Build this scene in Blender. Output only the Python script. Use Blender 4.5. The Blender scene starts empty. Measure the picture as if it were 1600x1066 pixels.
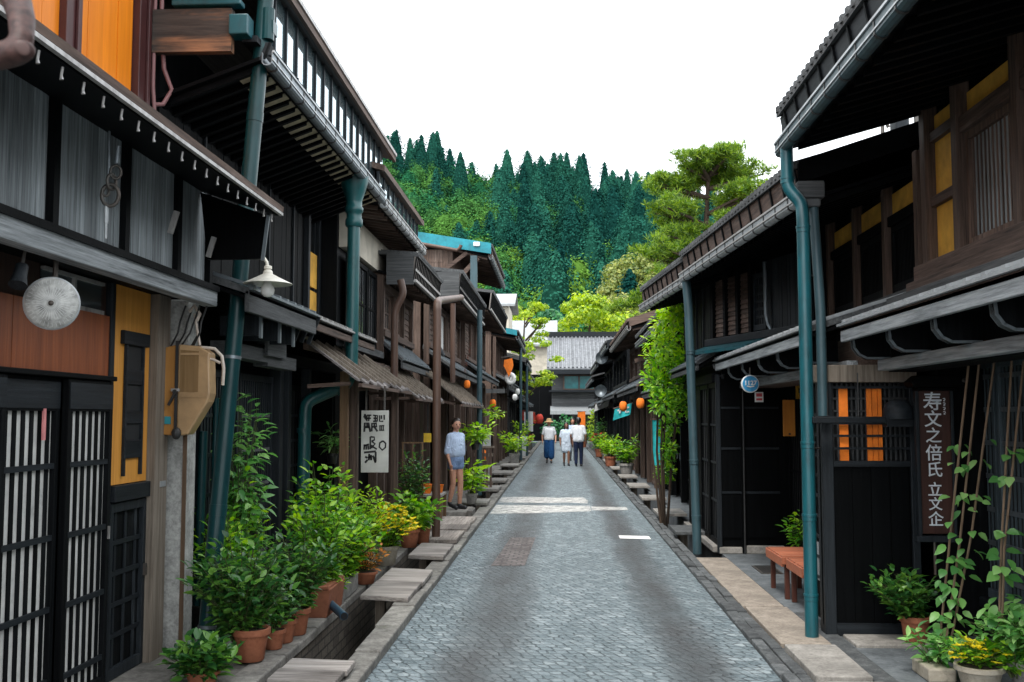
import bpy, math, random
import numpy as np
from mathutils import Vector, Matrix, Euler

S = bpy.context.scene
COL = S.collection
PI = math.pi
random.seed(7)
RND = random.Random(11)


def V(*a):
    return Vector(a)


# ------------------------------------------------------------------ objects
def tag(o, label=None, cat=None, group=None, kind=None):
    if label: o['label'] = label
    if cat: o['category'] = cat
    if group: o['group'] = group
    if kind: o['kind'] = kind
    return o


def thing(name, label, cat, loc=(0, 0, 0), group=None, rz=0.0):
    o = bpy.data.objects.new(name, None)
    o.empty_display_size = 0.2
    COL.objects.link(o)
    o.location = loc
    o.rotation_euler = (0, 0, rz)
    return tag(o, label, cat, group)


def root_of(o):
    while o.parent is not None:
        o = o.parent
    return o


def copy_tree(o, parent=None):
    c = o.copy()
    COL.objects.link(c)
    c.parent = parent
    for ch in list(o.children):
        copy_tree(ch, c)
    return c


class Fr:
    """A wall frame: u runs along the wall, n points out of it, z up."""
    def __init__(self, o=(0, 0, 0), u=(1, 0, 0), n=(0, 1, 0)):
        self.o = Vector(o); self.u = Vector(u).normalized(); self.n = Vector(n).normalized()
        self.flip = self.u.cross(self.n).z < 0

    def p(self, u, n, z):
        return self.o + self.u * u + self.n * n + Vector((0, 0, z))


WORLD = Fr()


def fr_left(x): return Fr((x, 0, 0), (0, 1, 0), (1, 0, 0))
def fr_right(x): return Fr((x, 0, 0), (0, 1, 0), (-1, 0, 0))
def fr_front(y): return Fr((0, y, 0), (1, 0, 0), (0, -1, 0))


class MB:
    """Collects shapes and links them as one mesh object."""
    def __init__(self, fr=WORLD):
        self.v = []; self.f = []; self.fr = fr

    def add(self, pts, faces, world=False):
        b = len(self.v)
        fr = self.fr
        if world:
            self.v += [tuple(p) for p in pts]
            self.f += [tuple(i + b for i in f) for f in faces]
        else:
            self.v += [tuple(fr.p(*p)) for p in pts]
            if fr.flip:
                self.f += [tuple(i + b for i in reversed(f)) for f in faces]
            else:
                self.f += [tuple(i + b for i in f) for f in faces]
        return self

    def box(self, u0, u1, n0, n1, z0, z1):
        if u0 > u1: u0, u1 = u1, u0
        if n0 > n1: n0, n1 = n1, n0
        if z0 > z1: z0, z1 = z1, z0
        p = [(u0, n0, z0), (u1, n0, z0), (u1, n1, z0), (u0, n1, z0),
             (u0, n0, z1), (u1, n0, z1), (u1, n1, z1), (u0, n1, z1)]
        return self.add(p, [(0, 3, 2, 1), (4, 5, 6, 7), (0, 1, 5, 4), (1, 2, 6, 5), (2, 3, 7, 6), (3, 0, 4, 7)])

    def extr(self, poly, u0, u1):
        """poly of (n, z) swept along u"""
        k = len(poly)
        p = [(u0, a, b) for a, b in poly] + [(u1, a, b) for a, b in poly]
        area = sum(poly[i][0] * poly[(i + 1) % k][1] - poly[(i + 1) % k][0] * poly[i][1] for i in range(k))
        fs = [tuple(range(k))[::-1], tuple(range(k, 2 * k))]
        fs += [(i, (i + 1) % k, k + (i + 1) % k, k + i) for i in range(k)]
        if area < 0: fs = [tuple(reversed(f)) for f in fs]
        return self.add(p, fs)

    def prism(self, poly, n0, n1):
        """poly of (u, z) swept along n"""
        k = len(poly)
        p = [(a, n0, b) for a, b in poly] + [(a, n1, b) for a, b in poly]
        area = sum(poly[i][0] * poly[(i + 1) % k][1] - poly[(i + 1) % k][0] * poly[i][1] for i in range(k))
        fs = [tuple(range(k)), tuple(range(k, 2 * k))[::-1]]
        fs += [(k + i, k + (i + 1) % k, (i + 1) % k, i) for i in range(k)]
        if area < 0: fs = [tuple(reversed(f)) for f in fs]
        return self.add(p, fs)

    def slab(self, poly, z0, z1):
        """poly of (u, n) swept along z"""
        k = len(poly)
        p = [(a, b, z0) for a, b in poly] + [(a, b, z1) for a, b in poly]
        area = sum(poly[i][0] * poly[(i + 1) % k][1] - poly[(i + 1) % k][0] * poly[i][1] for i in range(k))
        fs = [tuple(range(k))[::-1], tuple(range(k, 2 * k))]
        fs += [(i, (i + 1) % k, k + (i + 1) % k, k + i) for i in range(k)]
        if area < 0: fs = [tuple(reversed(f)) for f in fs]
        return self.add(p, fs)

    def bar(self, a, b, w, h=None):
        """a square bar between two frame points"""
        h = h or w
        A = self.fr.p(*a); B = self.fr.p(*b)
        d = (B - A).normalized()
        up = Vector((0, 0, 1)) if abs(d.z) < .95 else self.fr.n
        s = d.cross(up).normalized(); t = s.cross(d)
        p = []
        for c in (A, B):
            for i, j in ((-1, -1), (1, -1), (1, 1), (-1, 1)):
                p.append(c + s * (i * w / 2) + t * (j * h / 2))
        return self.add(p, [(0, 1, 2, 3), (7, 6, 5, 4), (0, 4, 5, 1), (1, 5, 6, 2), (2, 6, 7, 3), (3, 7, 4, 0)], True)

    def tube(self, pts, r, n=10, r2=None, world=False):
        P = [Vector(p) if world else self.fr.p(*p) for p in pts]
        k = len(P)
        rs = [r + ((r2 if r2 is not None else r) - r) * i / max(1, k - 1) for i in range(k)] if not isinstance(r, (list, tuple)) else r
        vs = []; prev = None
        for i, c in enumerate(P):
            d = (P[min(i + 1, k - 1)] - P[max(i - 1, 0)]).normalized()
            if prev is None:
                a = d.orthogonal().normalized()
            else:
                a = (prev - d * prev.dot(d))
                a = a.normalized() if a.length > 1e-6 else d.orthogonal().normalized()
            prev = a
            b = d.cross(a)
            for j in range(n):
                t = 2 * PI * j / n
                vs.append(c + (a * math.cos(t) + b * math.sin(t)) * rs[i])
        fs = []
        for i in range(k - 1):
            for j in range(n):
                fs.append((i * n + j, i * n + (j + 1) % n, (i + 1) * n + (j + 1) % n, (i + 1) * n + j))
        fs.append(tuple(range(n))[::-1]); fs.append(tuple((k - 1) * n + j for j in range(n)))
        return self.add(vs, fs, True)

    def lathe(self, prof, c, n=20, axis=(0, 0, 1)):
        """prof of (r, h) along axis from world point c"""
        c = Vector(c); d = Vector(axis).normalized(); a = d.orthogonal().normalized(); b = d.cross(a)
        vs = []
        for r, h in prof:
            for j in range(n):
                t = 2 * PI * j / n
                vs.append(c + d * h + (a * math.cos(t) + b * math.sin(t)) * max(r, 1e-4))
        fs = []
        for i in range(len(prof) - 1):
            for j in range(n):
                fs.append((i * n + j, i * n + (j + 1) % n, (i + 1) * n + (j + 1) % n, (i + 1) * n + j))
        fs.append(tuple(range(n))[::-1]); fs.append(tuple((len(prof) - 1) * n + j for j in range(n)))
        return self.add(vs, fs, True)

    def ball(self, c, r, n=12, m=8):
        r = (r, r, r) if not isinstance(r, (tuple, list)) else r
        vs = []
        for i in range(m + 1):
            t = PI * i / m
            for j in range(n):
                q = 2 * PI * j / n
                vs.append((c[0] + r[0] * math.sin(t) * math.cos(q), c[1] + r[1] * math.sin(t) * math.sin(q), c[2] - r[2] * math.cos(t)))
        fs = [(i * n + j, i * n + (j + 1) % n, (i + 1) * n + (j + 1) % n, (i + 1) * n + j) for i in range(m) for j in range(n)]
        return self.add(vs, fs, True)

    def build(self, name, mat, parent=None, smooth=False, bev=0.0):
        off = Vector((0, 0, 0))
        if parent is not None:
            off = root_of(parent).location
        else:
            xs = [p[0] for p in self.v]; ys = [p[1] for p in self.v]; zs = [p[2] for p in self.v]
            off = Vector(((min(xs) + max(xs)) / 2, (min(ys) + max(ys)) / 2, min(zs)))
        me = bpy.data.meshes.new(name)
        me.from_pydata([(p[0] - off.x, p[1] - off.y, p[2] - off.z) for p in self.v], [], self.f)
        me.validate()
        o = bpy.data.objects.new(name, me)
        COL.objects.link(o)
        if parent is not None: o.parent = parent
        else: o.location = off
        me.materials.append(mat)
        if smooth:
            me.polygons.foreach_set('use_smooth', [True] * len(me.polygons))
            me.set_sharp_from_angle(angle=math.radians(50))
        if bev > 0:
            m = o.modifiers.new('bevel', 'BEVEL'); m.width = bev; m.segments = 2; m.limit_method = 'ANGLE'
            m.angle_limit = math.radians(40)
        return o


def np_mesh(name, verts, faces, mat, parent=None, loc=(0, 0, 0)):
    """fast mesh from numpy arrays: faces (N, k)"""
    me = bpy.data.meshes.new(name)
    nv, nf, k = len(verts), len(faces), faces.shape[1]
    me.vertices.add(nv); me.loops.add(nf * k); me.polygons.add(nf)
    me.vertices.foreach_set('co', np.asarray(verts, np.float32).ravel())
    me.loops.foreach_set('vertex_index', np.asarray(faces, np.int32).ravel())
    me.polygons.foreach_set('loop_start', np.arange(0, nf * k, k, dtype=np.int32))
    me.polygons.foreach_set('loop_total', np.full(nf, k, np.int32))
    me.update(); me.validate()
    o = bpy.data.objects.new(name, me)
    COL.objects.link(o); me.materials.append(mat)
    if parent is not None: o.parent = parent
    else: o.location = loc
    return o


# ------------------------------------------------------------------ materials
def sr(r, g, b):
    f = lambda c: (c / 255 / 12.92) if c / 255 <= .04045 else ((c / 255 + .055) / 1.055) ** 2.4
    return (f(r), f(g), f(b), 1)


def newmat(name):
    m = bpy.data.materials.new(name); m.use_nodes = True
    nt = m.node_tree
    return m, nt, nt.nodes['Principled BSDF'], nt.nodes['Material Output']


def nd(nt, t, **kw):
    n = nt.nodes.new(t)
    for k, v in kw.items():
        if k.startswith('i_'):
            n.inputs[k[2:].replace('_', ' ')].default_value = v
        else:
            setattr(n, k, v)
    return n


def ramp(nt, stops, src=None):
    r = nt.nodes.new('ShaderNodeValToRGB')
    e = r.color_ramp.elements
    while len(e) < len(stops): e.new(.5)
    for i, (p, c) in enumerate(stops):
        e[i].position = p; e[i].color = c if len(c) == 4 else (*c, 1)
    if src is not None: nt.links.new(src, r.inputs[0])
    return r


def noise(nt, vec, scale, detail=5, rough=.6, dist=0.0):
    n = nd(nt, 'ShaderNodeTexNoise')
    n.inputs['Scale'].default_value = scale; n.inputs['Detail'].default_value = detail
    n.inputs['Roughness'].default_value = rough; n.inputs['Distortion'].default_value = dist
    nt.links.new(vec, n.inputs['Vector'])
    return n


def mapping(nt, scale=(1, 1, 1), src='Object'):
    tc = nd(nt, 'ShaderNodeTexCoord')
    mp = nd(nt, 'ShaderNodeMapping')
    mp.inputs['Scale'].default_value = scale
    nt.links.new(tc.outputs[src], mp.inputs['Vector'])
    return mp.outputs['Vector']


def mix(nt, a, b, fac, blend='MIX'):
    m = nd(nt, 'ShaderNodeMix', data_type='RGBA', blend_type=blend)
    for sock, val in ((m.inputs[0], fac), (m.inputs[6], a), (m.inputs[7], b)):
        if hasattr(val, 'is_linked') or isinstance(val, bpy.types.NodeSocket): nt.links.new(val, sock)
        else: sock.default_value = val
    return m.outputs[2]


def math_(nt, op, a, b=None, clamp=False):
    m = nd(nt, 'ShaderNodeMath', operation=op); m.use_clamp = clamp
    for i, val in enumerate((a, b)):
        if val is None: continue
        if isinstance(val, bpy.types.NodeSocket): nt.links.new(val, m.inputs[i])
        else: m.inputs[i].default_value = val
    return m.outputs[0]


def bump(nt, bs, h, strength=.3, dist=.01):
    b = nd(nt, 'ShaderNodeBump'); b.inputs['Strength'].default_value = strength; b.inputs['Distance'].default_value = dist
    nt.links.new(h, b.inputs['Height']); nt.links.new(b.outputs['Normal'], bs.inputs['Normal'])


def island(nt, var):
    g = nd(nt, 'ShaderNodeNewGeometry')
    mr = nd(nt, 'ShaderNodeMapRange'); mr.inputs['To Min'].default_value = 1 - var; mr.inputs['To Max'].default_value = 1 + var
    nt.links.new(g.outputs['Random Per Island'], mr.inputs['Value'])
    return mr.outputs['Result']


def wood(name, dark, base, grain='z', fine=26, rough=.72, var=.3, worn=None, wornamt=.0, bs=.35, spec=.35):
    m, nt, b, out = newmat(name)
    sc = {'z': (fine, fine, 1.1), 'y': (fine, 1.1, fine), 'x': (1.1, fine, fine)}[grain]
    v = mapping(nt, sc)
    n1 = noise(nt, v, 1.0, 7, .68, .4)
    n0 = noise(nt, v, 2.7, 4, .7)
    r1 = ramp(nt, [(.33, dark), (.66, base)], math_(nt, 'ADD', math_(nt, 'MULTIPLY', n1.outputs['Fac'], .62), math_(nt, 'MULTIPLY', n0.outputs['Fac'], .38)))
    col = r1.outputs['Color']
    v2 = mapping(nt, {'z': (2.2, 2.2, .5), 'y': (2.2, .5, 2.2), 'x': (.5, 2.2, 2.2)}[grain])
    n2 = noise(nt, v2, 1.4, 5, .6)
    if worn:
        r2 = ramp(nt, [(.62 - wornamt, (0, 0, 0)), (.78 - wornamt, (1, 1, 1))], n2.outputs['Fac'])
        n3 = ramp(nt, [(.4, (0, 0, 0)), (.6, (1, 1, 1))], n1.outputs['Fac'])
        col = mix(nt, col, worn, math_(nt, 'MULTIPLY', r2.outputs[0], math_(nt, 'ADD', n3.outputs[0], .25, True)))
    else:
        col = mix(nt, col, dark, math_(nt, 'MULTIPLY', n2.outputs['Fac'], .6))
    hs = nd(nt, 'ShaderNodeHueSaturation')
    nt.links.new(col, hs.inputs['Color']); nt.links.new(island(nt, var), hs.inputs['Value'])
    nt.links.new(hs.outputs['Color'], b.inputs['Base Color'])
    b.inputs['Roughness'].default_value = rough
    b.inputs['Specular IOR Level'].default_value = spec
    bump(nt, b, n1.outputs['Fac'], bs, .006)
    return m


def stone(name, c1, c2, scale=6, rough=.85, var=.15, moss=None, bs=.5, spots=True):
    m, nt, b, out = newmat(name)
    v = mapping(nt)
    n1 = noise(nt, v, scale, 8, .7)
    n2 = noise(nt, v, scale * .22, 4, .6)
    n4 = noise(nt, v, scale * 5, 4, .75)
    c0 = tuple(x * .45 for x in c1[:3]) + (1,)
    col = ramp(nt, [(.30, c0), (.45, c1), (.68, c2)], math_(nt, 'ADD', math_(nt, 'MULTIPLY', n1.outputs['Fac'], .6), math_(nt, 'MULTIPLY', n4.outputs['Fac'], .4))).outputs['Color']
    dk = tuple(x * .35 for x in c1[:3]) + (1,)
    col = mix(nt, col, dk, ramp(nt, [(.5, (0, 0, 0)), (.75, (.7, .7, .7))], n2.outputs['Fac']).outputs[0])
    if moss:
        n3 = noise(nt, v, 2.3, 6, .7)
        col = mix(nt, col, moss, ramp(nt, [(.6, (0, 0, 0)), (.72, (.8, .8, .8))], n3.outputs['Fac']).outputs[0])
    hs = nd(nt, 'ShaderNodeHueSaturation')
    nt.links.new(col, hs.inputs['Color']); nt.links.new(island(nt, var), hs.inputs['Value'])
    nt.links.new(hs.outputs['Color'], b.inputs['Base Color'])
    b.inputs['Roughness'].default_value = rough
    bump(nt, b, n1.outputs['Fac'], bs, .01)
    return m


def metal(name, col, rough=.35, met=0.0, dirt=(.02, .02, .02, 1), amt=.35, spec=.5):
    m, nt, b, out = newmat(name)
    v = mapping(nt, (3, 3, .8))
    n1 = noise(nt, v, 3, 7, .7)
    n2 = noise(nt, mapping(nt), 40, 3, .6)
    c = mix(nt, col, dirt, math_(nt, 'MULTIPLY', ramp(nt, [(.45, (0, 0, 0)), (.75, (1, 1, 1))], n1.outputs['Fac']).outputs[0], amt))
    nt.links.new(c, b.inputs['Base Color'])
    b.inputs['Metallic'].default_value = met
    b.inputs['Specular IOR Level'].default_value = spec
    mr = nd(nt, 'ShaderNodeMapRange'); mr.inputs['To Min'].default_value = rough - .08; mr.inputs['To Max'].default_value = rough + .2
    nt.links.new(n1.outputs['Fac'], mr.inputs['Value']); nt.links.new(mr.outputs[0], b.inputs['Roughness'])
    bump(nt, b, n2.outputs['Fac'], .05, .004)
    return m


def plain(name, col, rough=.6, var=.08, scale=8, emit=None, spec=.5, sss=0):
    m, nt, b, out = newmat(name)
    n1 = noise(nt, mapping(nt), scale, 5, .6)
    d = tuple(x * (1 - 2.2 * var) for x in col[:3]) + (1,)
    l = tuple(min(1, x * (1 + 2 * var)) for x in col[:3]) + (1,)
    nt.links.new(ramp(nt, [(.3, d), (.7, l)], n1.outputs['Fac']).outputs[0], b.inputs['Base Color'])
    b.inputs['Roughness'].default_value = rough
    b.inputs['Specular IOR Level'].default_value = spec
    if sss:
        b.inputs['Subsurface Weight'].default_value = sss
        b.inputs['Subsurface Radius'].default_value = (.02, .008, .004)
        b.inputs['Subsurface Scale'].default_value = .3
    if emit:
        b.inputs['Emission Color'].default_value = emit[:3] + (1,) if len(emit) > 3 else emit
        b.inputs['Emission Strength'].default_value = emit[3]
    bump(nt, b, n1.outputs['Fac'], .08, .004)
    return m


def cloth(name, col, scale=9):
    m, nt, b, out = newmat(name)
    v = mapping(nt, (1, 1, .55)); n1 = noise(nt, v, scale, 3, .55, 1.2); n2 = noise(nt, mapping(nt), 160, 2, .5)
    d = tuple(x * .72 for x in col[:3]) + (1,)
    nt.links.new(ramp(nt, [(.3, d), (.6, col)], n2.outputs['Fac']).outputs[0], b.inputs['Base Color'])
    b.inputs['Roughness'].default_value = .9; b.inputs['Specular IOR Level'].default_value = .2
    bump(nt, b, n1.outputs['Fac'], 1.0, .05)
    return m


def leafmat(name, c1, c2, c3, rough=.42, trans=.3):
    m, nt, b, out = newmat(name)
    g = nd(nt, 'ShaderNodeNewGeometry')
    r = ramp(nt, [(0, c1), (.55, c2), (1, c3)], g.outputs['Random Per Island'])
    nt.links.new(r.outputs[0], b.inputs['Base Color'])
    b.inputs['Roughness'].default_value = rough
    b.inputs['Specular IOR Level'].default_value = .45
    tr = nd(nt, 'ShaderNodeBsdfTranslucent')
    hs = nd(nt, 'ShaderNodeHueSaturation'); hs.inputs['Value'].default_value = 1.5; hs.inputs['Saturation'].default_value = 1.1
    nt.links.new(r.outputs[0], hs.inputs['Color']); nt.links.new(hs.outputs[0], tr.inputs['Color'])
    mx = nd(nt, 'ShaderNodeMixShader'); mx.inputs[0].default_value = trans
    nt.links.new(b.outputs[0], mx.inputs[1]); nt.links.new(tr.outputs[0], mx.inputs[2])
    nt.links.new(mx.outputs[0], out.inputs['Surface'])
    return m


def glassmat(name, tint, refl=.35, alpha=.25, rough=.04):
    m, nt, b, out = newmat(name)
    b.inputs['Base Color'].default_value = tint; b.inputs['Roughness'].default_value = .5
    gl = nd(nt, 'ShaderNodeBsdfGlossy'); gl.inputs['Roughness'].default_value = rough; gl.inputs['Color'].default_value = (.85, .95, 1, 1)
    tp = nd(nt, 'ShaderNodeBsdfTransparent'); tp.inputs['Color'].default_value = (.8, .9, .92, 1)
    m1 = nd(nt, 'ShaderNodeMixShader'); m1.inputs[0].default_value = alpha
    nt.links.new(b.outputs[0], m1.inputs[1]); nt.links.new(tp.outputs[0], m1.inputs[2])
    fr = nd(nt, 'ShaderNodeFresnel'); fr.inputs['IOR'].default_value = 1.5
    f = math_(nt, 'ADD', fr.outputs[0], refl, True)
    m2 = nd(nt, 'ShaderNodeMixShader'); nt.links.new(f, m2.inputs[0])
    nt.links.new(m1.outputs[0], m2.inputs[1]); nt.links.new(gl.outputs[0], m2.inputs[2])
    nt.links.new(m2.outputs[0], out.inputs['Surface'])
    return m


M = {}
M['black_v'] = wood('charred_wood_upright', (0.0007502, 0.0009548, 0.001159, 1), (0.00682, 0.007843, 0.008866, 1), 'z', 34, .6, .5, spec=.07, worn=(0.01925, 0.0209, 0.0231, 1), wornamt=.04)
M['black_y'] = wood('charred_wood_long', (0.0007502, 0.0009548, 0.001159, 1), (0.00682, 0.007843, 0.008866, 1), 'y', 34, .6, .5, spec=.07)
M['black_x'] = wood('charred_wood_cross', (0.000693, 0.0008855, 0.001155, 1), (0.005005, 0.005775, 0.00693, 1), 'x', 34, .6, .5, spec=.07)
M['ink_v'] = wood('black_lacquer_wood', (0.0005115, 0.000682, 0.0008866, 1), (0.002728, 0.00324, 0.003751, 1), 'z', 30, .5, .4, spec=.07)
M['slate_v'] = wood('slate_black_wood', (0.003456, 0.004608, 0.006048, 1), (0.02074, 0.02592, 0.0311, 1), 'z', 30, .55, .25, spec=.2, worn=(0.056, 0.064, 0.0704, 1), wornamt=.04)
M['slate_y'] = wood('slate_black_wood_long', (0.003456, 0.004608, 0.006048, 1), (0.02304, 0.0288, 0.03456, 1), 'y', 30, .55, .25, spec=.2)
M['slate_x'] = wood('slate_black_wood_cross', (0.003456, 0.004608, 0.006048, 1), (0.02304, 0.0288, 0.03456, 1), 'x', 30, .55, .25, spec=.2)
M['grey_v'] = wood('weathered_grey_boards', (0.057, 0.0684, 0.0741, 1), (0.513, 0.5605, 0.5795, 1), 'z', 38, .82, .28, bs=.7)
M['grey_y'] = wood('weathered_grey_beam', (0.0675, 0.0756, 0.081, 1), (0.4455, 0.4725, 0.486, 1), 'y', 26, .85, .2, worn=(0.081, 0.0891, 0.0945, 1), wornamt=.06, bs=.9)
M['dgrey_y'] = wood('weathered_dark_beam', (.018, .020, .022, 1), (.155, .16, .162, 1), 'y', 30, .8, .3, bs=.8)
M['dgrey_v'] = wood('weathered_dark_post', (.016, .017, .018, 1), (.075, .078, .08, 1), 'z', 30, .8, .3, bs=.6)
M['dgrey_x'] = wood('weathered_dark_rail', (.018, .020, .022, 1), (.155, .16, .162, 1), 'x', 30, .8, .3, bs=.6)
M['brown_v'] = wood('brown_timber_post', (.014, .009, .007, 1), (.175, .115, .088, 1), 'z', 26, .72, .35, bs=.6, worn=(.23, .17, .14, 1), wornamt=.03)
M['brown_y'] = wood('brown_timber_beam', (.016, .010, .0075, 1), (.16, .105, .082, 1), 'y', 26, .75, .35, bs=.6, worn=(.23, .17, .14, 1), wornamt=.03)
M['brown_x'] = wood('brown_timber_cross', (.016, .010, .0075, 1), (.16, .105, .082, 1), 'x', 26, .75, .35, bs=.6, worn=(.23, .17, .14, 1), wornamt=.03)
M['tan_v'] = wood('tan_timber_post', (.09, .05, .026, 1), (.27, .165, .09, 1), 'z', 26, .75, .2)
M['greige_v'] = wood('grey_brown_post', (.085, .066, .050, 1), (.36, .305, .245, 1), 'z', 28, .8, .2, bs=.6)
M['plank'] = wood('weathered_plank', (.085, .072, .064, 1), (.48, .435, .40, 1), 'x', 24, .88, .28, worn=(.075, .062, .055, 1), wornamt=.10, bs=1.0)
M['plank_y'] = wood('weathered_plank_long', (.085, .072, .064, 1), (.48, .42, .37, 1), 'y', 24, .88, .28, worn=(.075, .062, .055, 1), wornamt=.10, bs=1.0)
M['awning'] = wood('weathered_awning_boards', (.045, .038, .036, 1), (.36, .32, .305, 1), 'x', 22, .85, .45, bs=.9)
M['panel'] = wood('varnished_brown_panel', (.13, .032, .010, 1), (.34, .095, .030, 1), 'z', 22, .45, .12)
M['orange'] = wood('bright_orange_boards', (.66, .17, .004, 1), (.92, .29, .010, 1), 'z', 16, .5, .10, bs=.15)
M['ochre'] = wood('honey_wood_panel', (.46, .19, .026, 1), (.78, .37, .075, 1), 'z', 22, .55, .1)
M['maroon'] = plain('maroon_paint', (.055, .014, .014, 1), .45)
M['plaster'] = plain('ochre_plaster', (.62, .33, .045, 1), .9, .12, 5)
M['paper'] = stone('door_paper', (.42, .42, .40, 1), (.62, .61, .58, 1), 2.2, .9, .08, bs=.05)
M['white'] = plain('white_paint', (0.612, 0.6205, 0.612, 1), .6, .06)
M['whitewall'] = plain('white_render', (.70, .70, .68, 1), .9, .10, 2.5)
M['cream'] = plain('cream_render', (.50, .46, .38, 1), .9, .12, 2.5)
M['enamel'] = plain('old_white_enamel', (.66, .63, .55, 1), .35, .10, 14)
M['opal'] = plain('opal_glass', (.75, .75, .72, 1), .2, .03, 10)
M['ribglass'] = plain('frosted_glass_disc', (.42, .42, .40, 1), .35, .25, 22)
M['dark'] = plain('dark_interior', (.006, .007, .008, 1), .8)
M['iron'] = metal('old_iron', (.10, .095, .088, 1), .5, .7, (.10, .045, .02, 1), .5)
M['lip'] = metal('bare_metal_lip', (.40, .39, .38, 1), .45, .5, (.07, .05, .04, 1), .75)
M['zinc'] = metal('zinc_gutter', (.20, .23, .25, 1), .38, .6, (.03, .035, .04, 1), .5)
M['zincl'] = metal('pale_zinc', (.40, .42, .43, 1), .42, .5, (.05, .05, .05, 1), .4)
M['pole_dark'] = metal('dark_green_pipe_paint', (.006, .042, .046, 1), .26, 0, (.003, .010, .010, 1), .6, .32)
M['teal'] = metal('teal_pipe_paint', (.007, .085, .105, 1), .3, 0, (.006, .018, .022, 1), .85, .6)
M['tealpost'] = metal('green_teal_pipe_paint', (.009, .085, .088, 1), .33, 0, (.006, .02, .022, 1), .85, .55)
M['bluegrey'] = metal('blue_grey_pipe_paint', (.035, .075, .09, 1), .4, 0, (.012, .02, .022, 1), .6, .5)
M['brownpipe'] = metal('brown_pipe_paint', (.085, .045, .030, 1), .45, 0, (.02, .012, .01, 1), .5)
M['turq'] = plain('turquoise_board_paint', (.006, .20, .25, 1), .6, .16, 6)
M['wire'] = plain('black_cable', (.02, .02, .02, 1), .5)
M['wiregrey'] = plain('grey_cable', (.22, .21, .2, 1), .5)
M['amber'] = wood('amber_meter_cover', (.30, .13, .030, 1), (.52, .27, .085, 1), 'z', 14, .3, .05)
M['beige'] = plain('beige_meter_cover', (.40, .255, .13, 1), .35, .14, 5)
M['terracotta'] = stone('terracotta', (.26, .085, .04, 1), (.42, .155, .08, 1), 5, .8, .18)
M['potgrey'] = stone('grey_pot', (.20, .19, .18, 1), (.42, .40, .37, 1), 6, .85, .15)
M['potcream'] = stone('cream_planter', (0.336, 0.296, 0.232, 1), (0.48, 0.44, 0.368, 1), 6, .7, .1)
M['potblack'] = plain('black_plastic_pot', (.012, .012, .012, 1), .4)
M['soil'] = stone('potting_soil', (.02, .013, .008, 1), (.06, .04, .025, 1), 40, .95)
M['concrete'] = stone('stained_concrete', (.30, .30, .285, 1), (.62, .62, .59, 1), 8, .9, .1)
M['slabstone'] = stone('pale_stone_slab', (.22, .205, .185, 1), (.42, .395, .36, 1), 7, .88, .16)
M['slabtan'] = stone('tan_stone_slab', (.22, .185, .15, 1), (.40, .345, .285, 1), 9, .88, .12)
M['terrace'] = stone('grey_terrace_concrete', (.075, .085, .092, 1), (.17, .185, .195, 1), 5, .8, .1)
M['walk'] = stone('walkway_concrete', (.13, .12, .108, 1), (.31, .29, .26, 1), 6, .9, .16, moss=(.06, .06, .035, 1))
M['kerb'] = stone('kerb_stone', (.15, .14, .125, 1), (.34, .325, .295, 1), 9, .9, .25, moss=(.10, .115, .035, 1))
M['kerbdark'] = stone('dark_kerb_stone', (.05, .055, .058, 1), (.15, .155, .155, 1), 14, .85, .3)
M['skin'] = plain('warm_skin', (.52, .27, .18, 1), .5, .06, 30, sss=.15)
M['skind'] = plain('tanned_skin', (.044, .021, .018, 1), .55, .32, 110, spec=.25, sss=.05)
M['skinb'] = plain('brown_skin', (.20, .095, .06, 1), .5, .06, 30, sss=.1)
M['nail'] = plain('finger_nail', (.060, .031, .027, 1), .5, .05, spec=.3)
M['hair'] = plain('dark_brown_hair', (.022, .013, .009, 1), .4, .2, 60)
M['hairb'] = plain('black_hair', (.008, .007, .007, 1), .35, .2, 60)
M['eye'] = plain('dark_eye', (.01, .008, .008, 1), .2)
M['lipcol'] = plain('lip_colour', (.32, .11, .09, 1), .4)
M['denim'] = cloth('pale_blue_denim', (.20, .29, .47, 1))
M['shirtb'] = cloth('pale_blue_shirt', (.52, .63, .82, 1))
M['shirtw'] = cloth('white_cotton', (.74, .77, .82, 1))
M['dress'] = cloth('white_blue_dress', (.60, .69, .80, 1))
M['navy'] = cloth('navy_cloth', (.012, .020, .05, 1))
M['indigo'] = cloth('indigo_cloth', (.012, .06, .17, 1))
M['shoe'] = plain('dark_shoe', (.015, .015, .017, 1), .5)
M['straw'] = plain('straw_weave', (.40, .26, .13, 1), .8, .2, 60)
M['greycloth'] = cloth('grey_cloth', (.12, .13, .14, 1))
M['redcloth'] = plain('red_cloth', (.55, .05, .03, 1), .8, .15, 10)
M['orangecloth'] = plain('orange_cloth', (.85, .19, .012, 1), .8, .12, 8)
M['yellow'] = plain('yellow_board', (.75, .48, .03, 1), .6, .1, 8)
M['redbench'] = wood('red_brown_slats', (.22, .065, .032, 1), (.46, .155, .080, 1), 'x', 26, .55, .2)
M['redleg'] = wood('dark_red_legs', (.05, .016, .01, 1), (.13, .04, .025, 1), 'z', 20, .6, .2)
M['signwood'] = wood('dark_red_sign_board', (.028, .010, .007, 1), (.070, .026, .018, 1), 'z', 20, .5, .1)
M['signpink'] = wood('pale_sign_plank', (.30, .17, .12, 1), (.50, .31, .23, 1), 'z', 18, .7, .1)
M['signwhite'] = plain('painted_sign_white', (0.51, 0.5015, 0.4675, 1), .7, .10, 3)
M['ink'] = plain('black_brush_ink', (.012, .011, .012, 1), .6, .2)
M['silver'] = plain('pale_lettering', (.62, .66, .70, 1), .5, .06)
M['bluesign'] = plain('blue_enamel_sign', (.03, .22, .42, 1), .35, .2, 20)
M['turqcloth'] = plain('turquoise_banner', (.02, .42, .44, 1), .8, .12, 6)
M['rope'] = wood('climbing_rope', (.10, .065, .04, 1), (.26, .18, .12, 1), 'z', 60, .9, .1)
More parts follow.
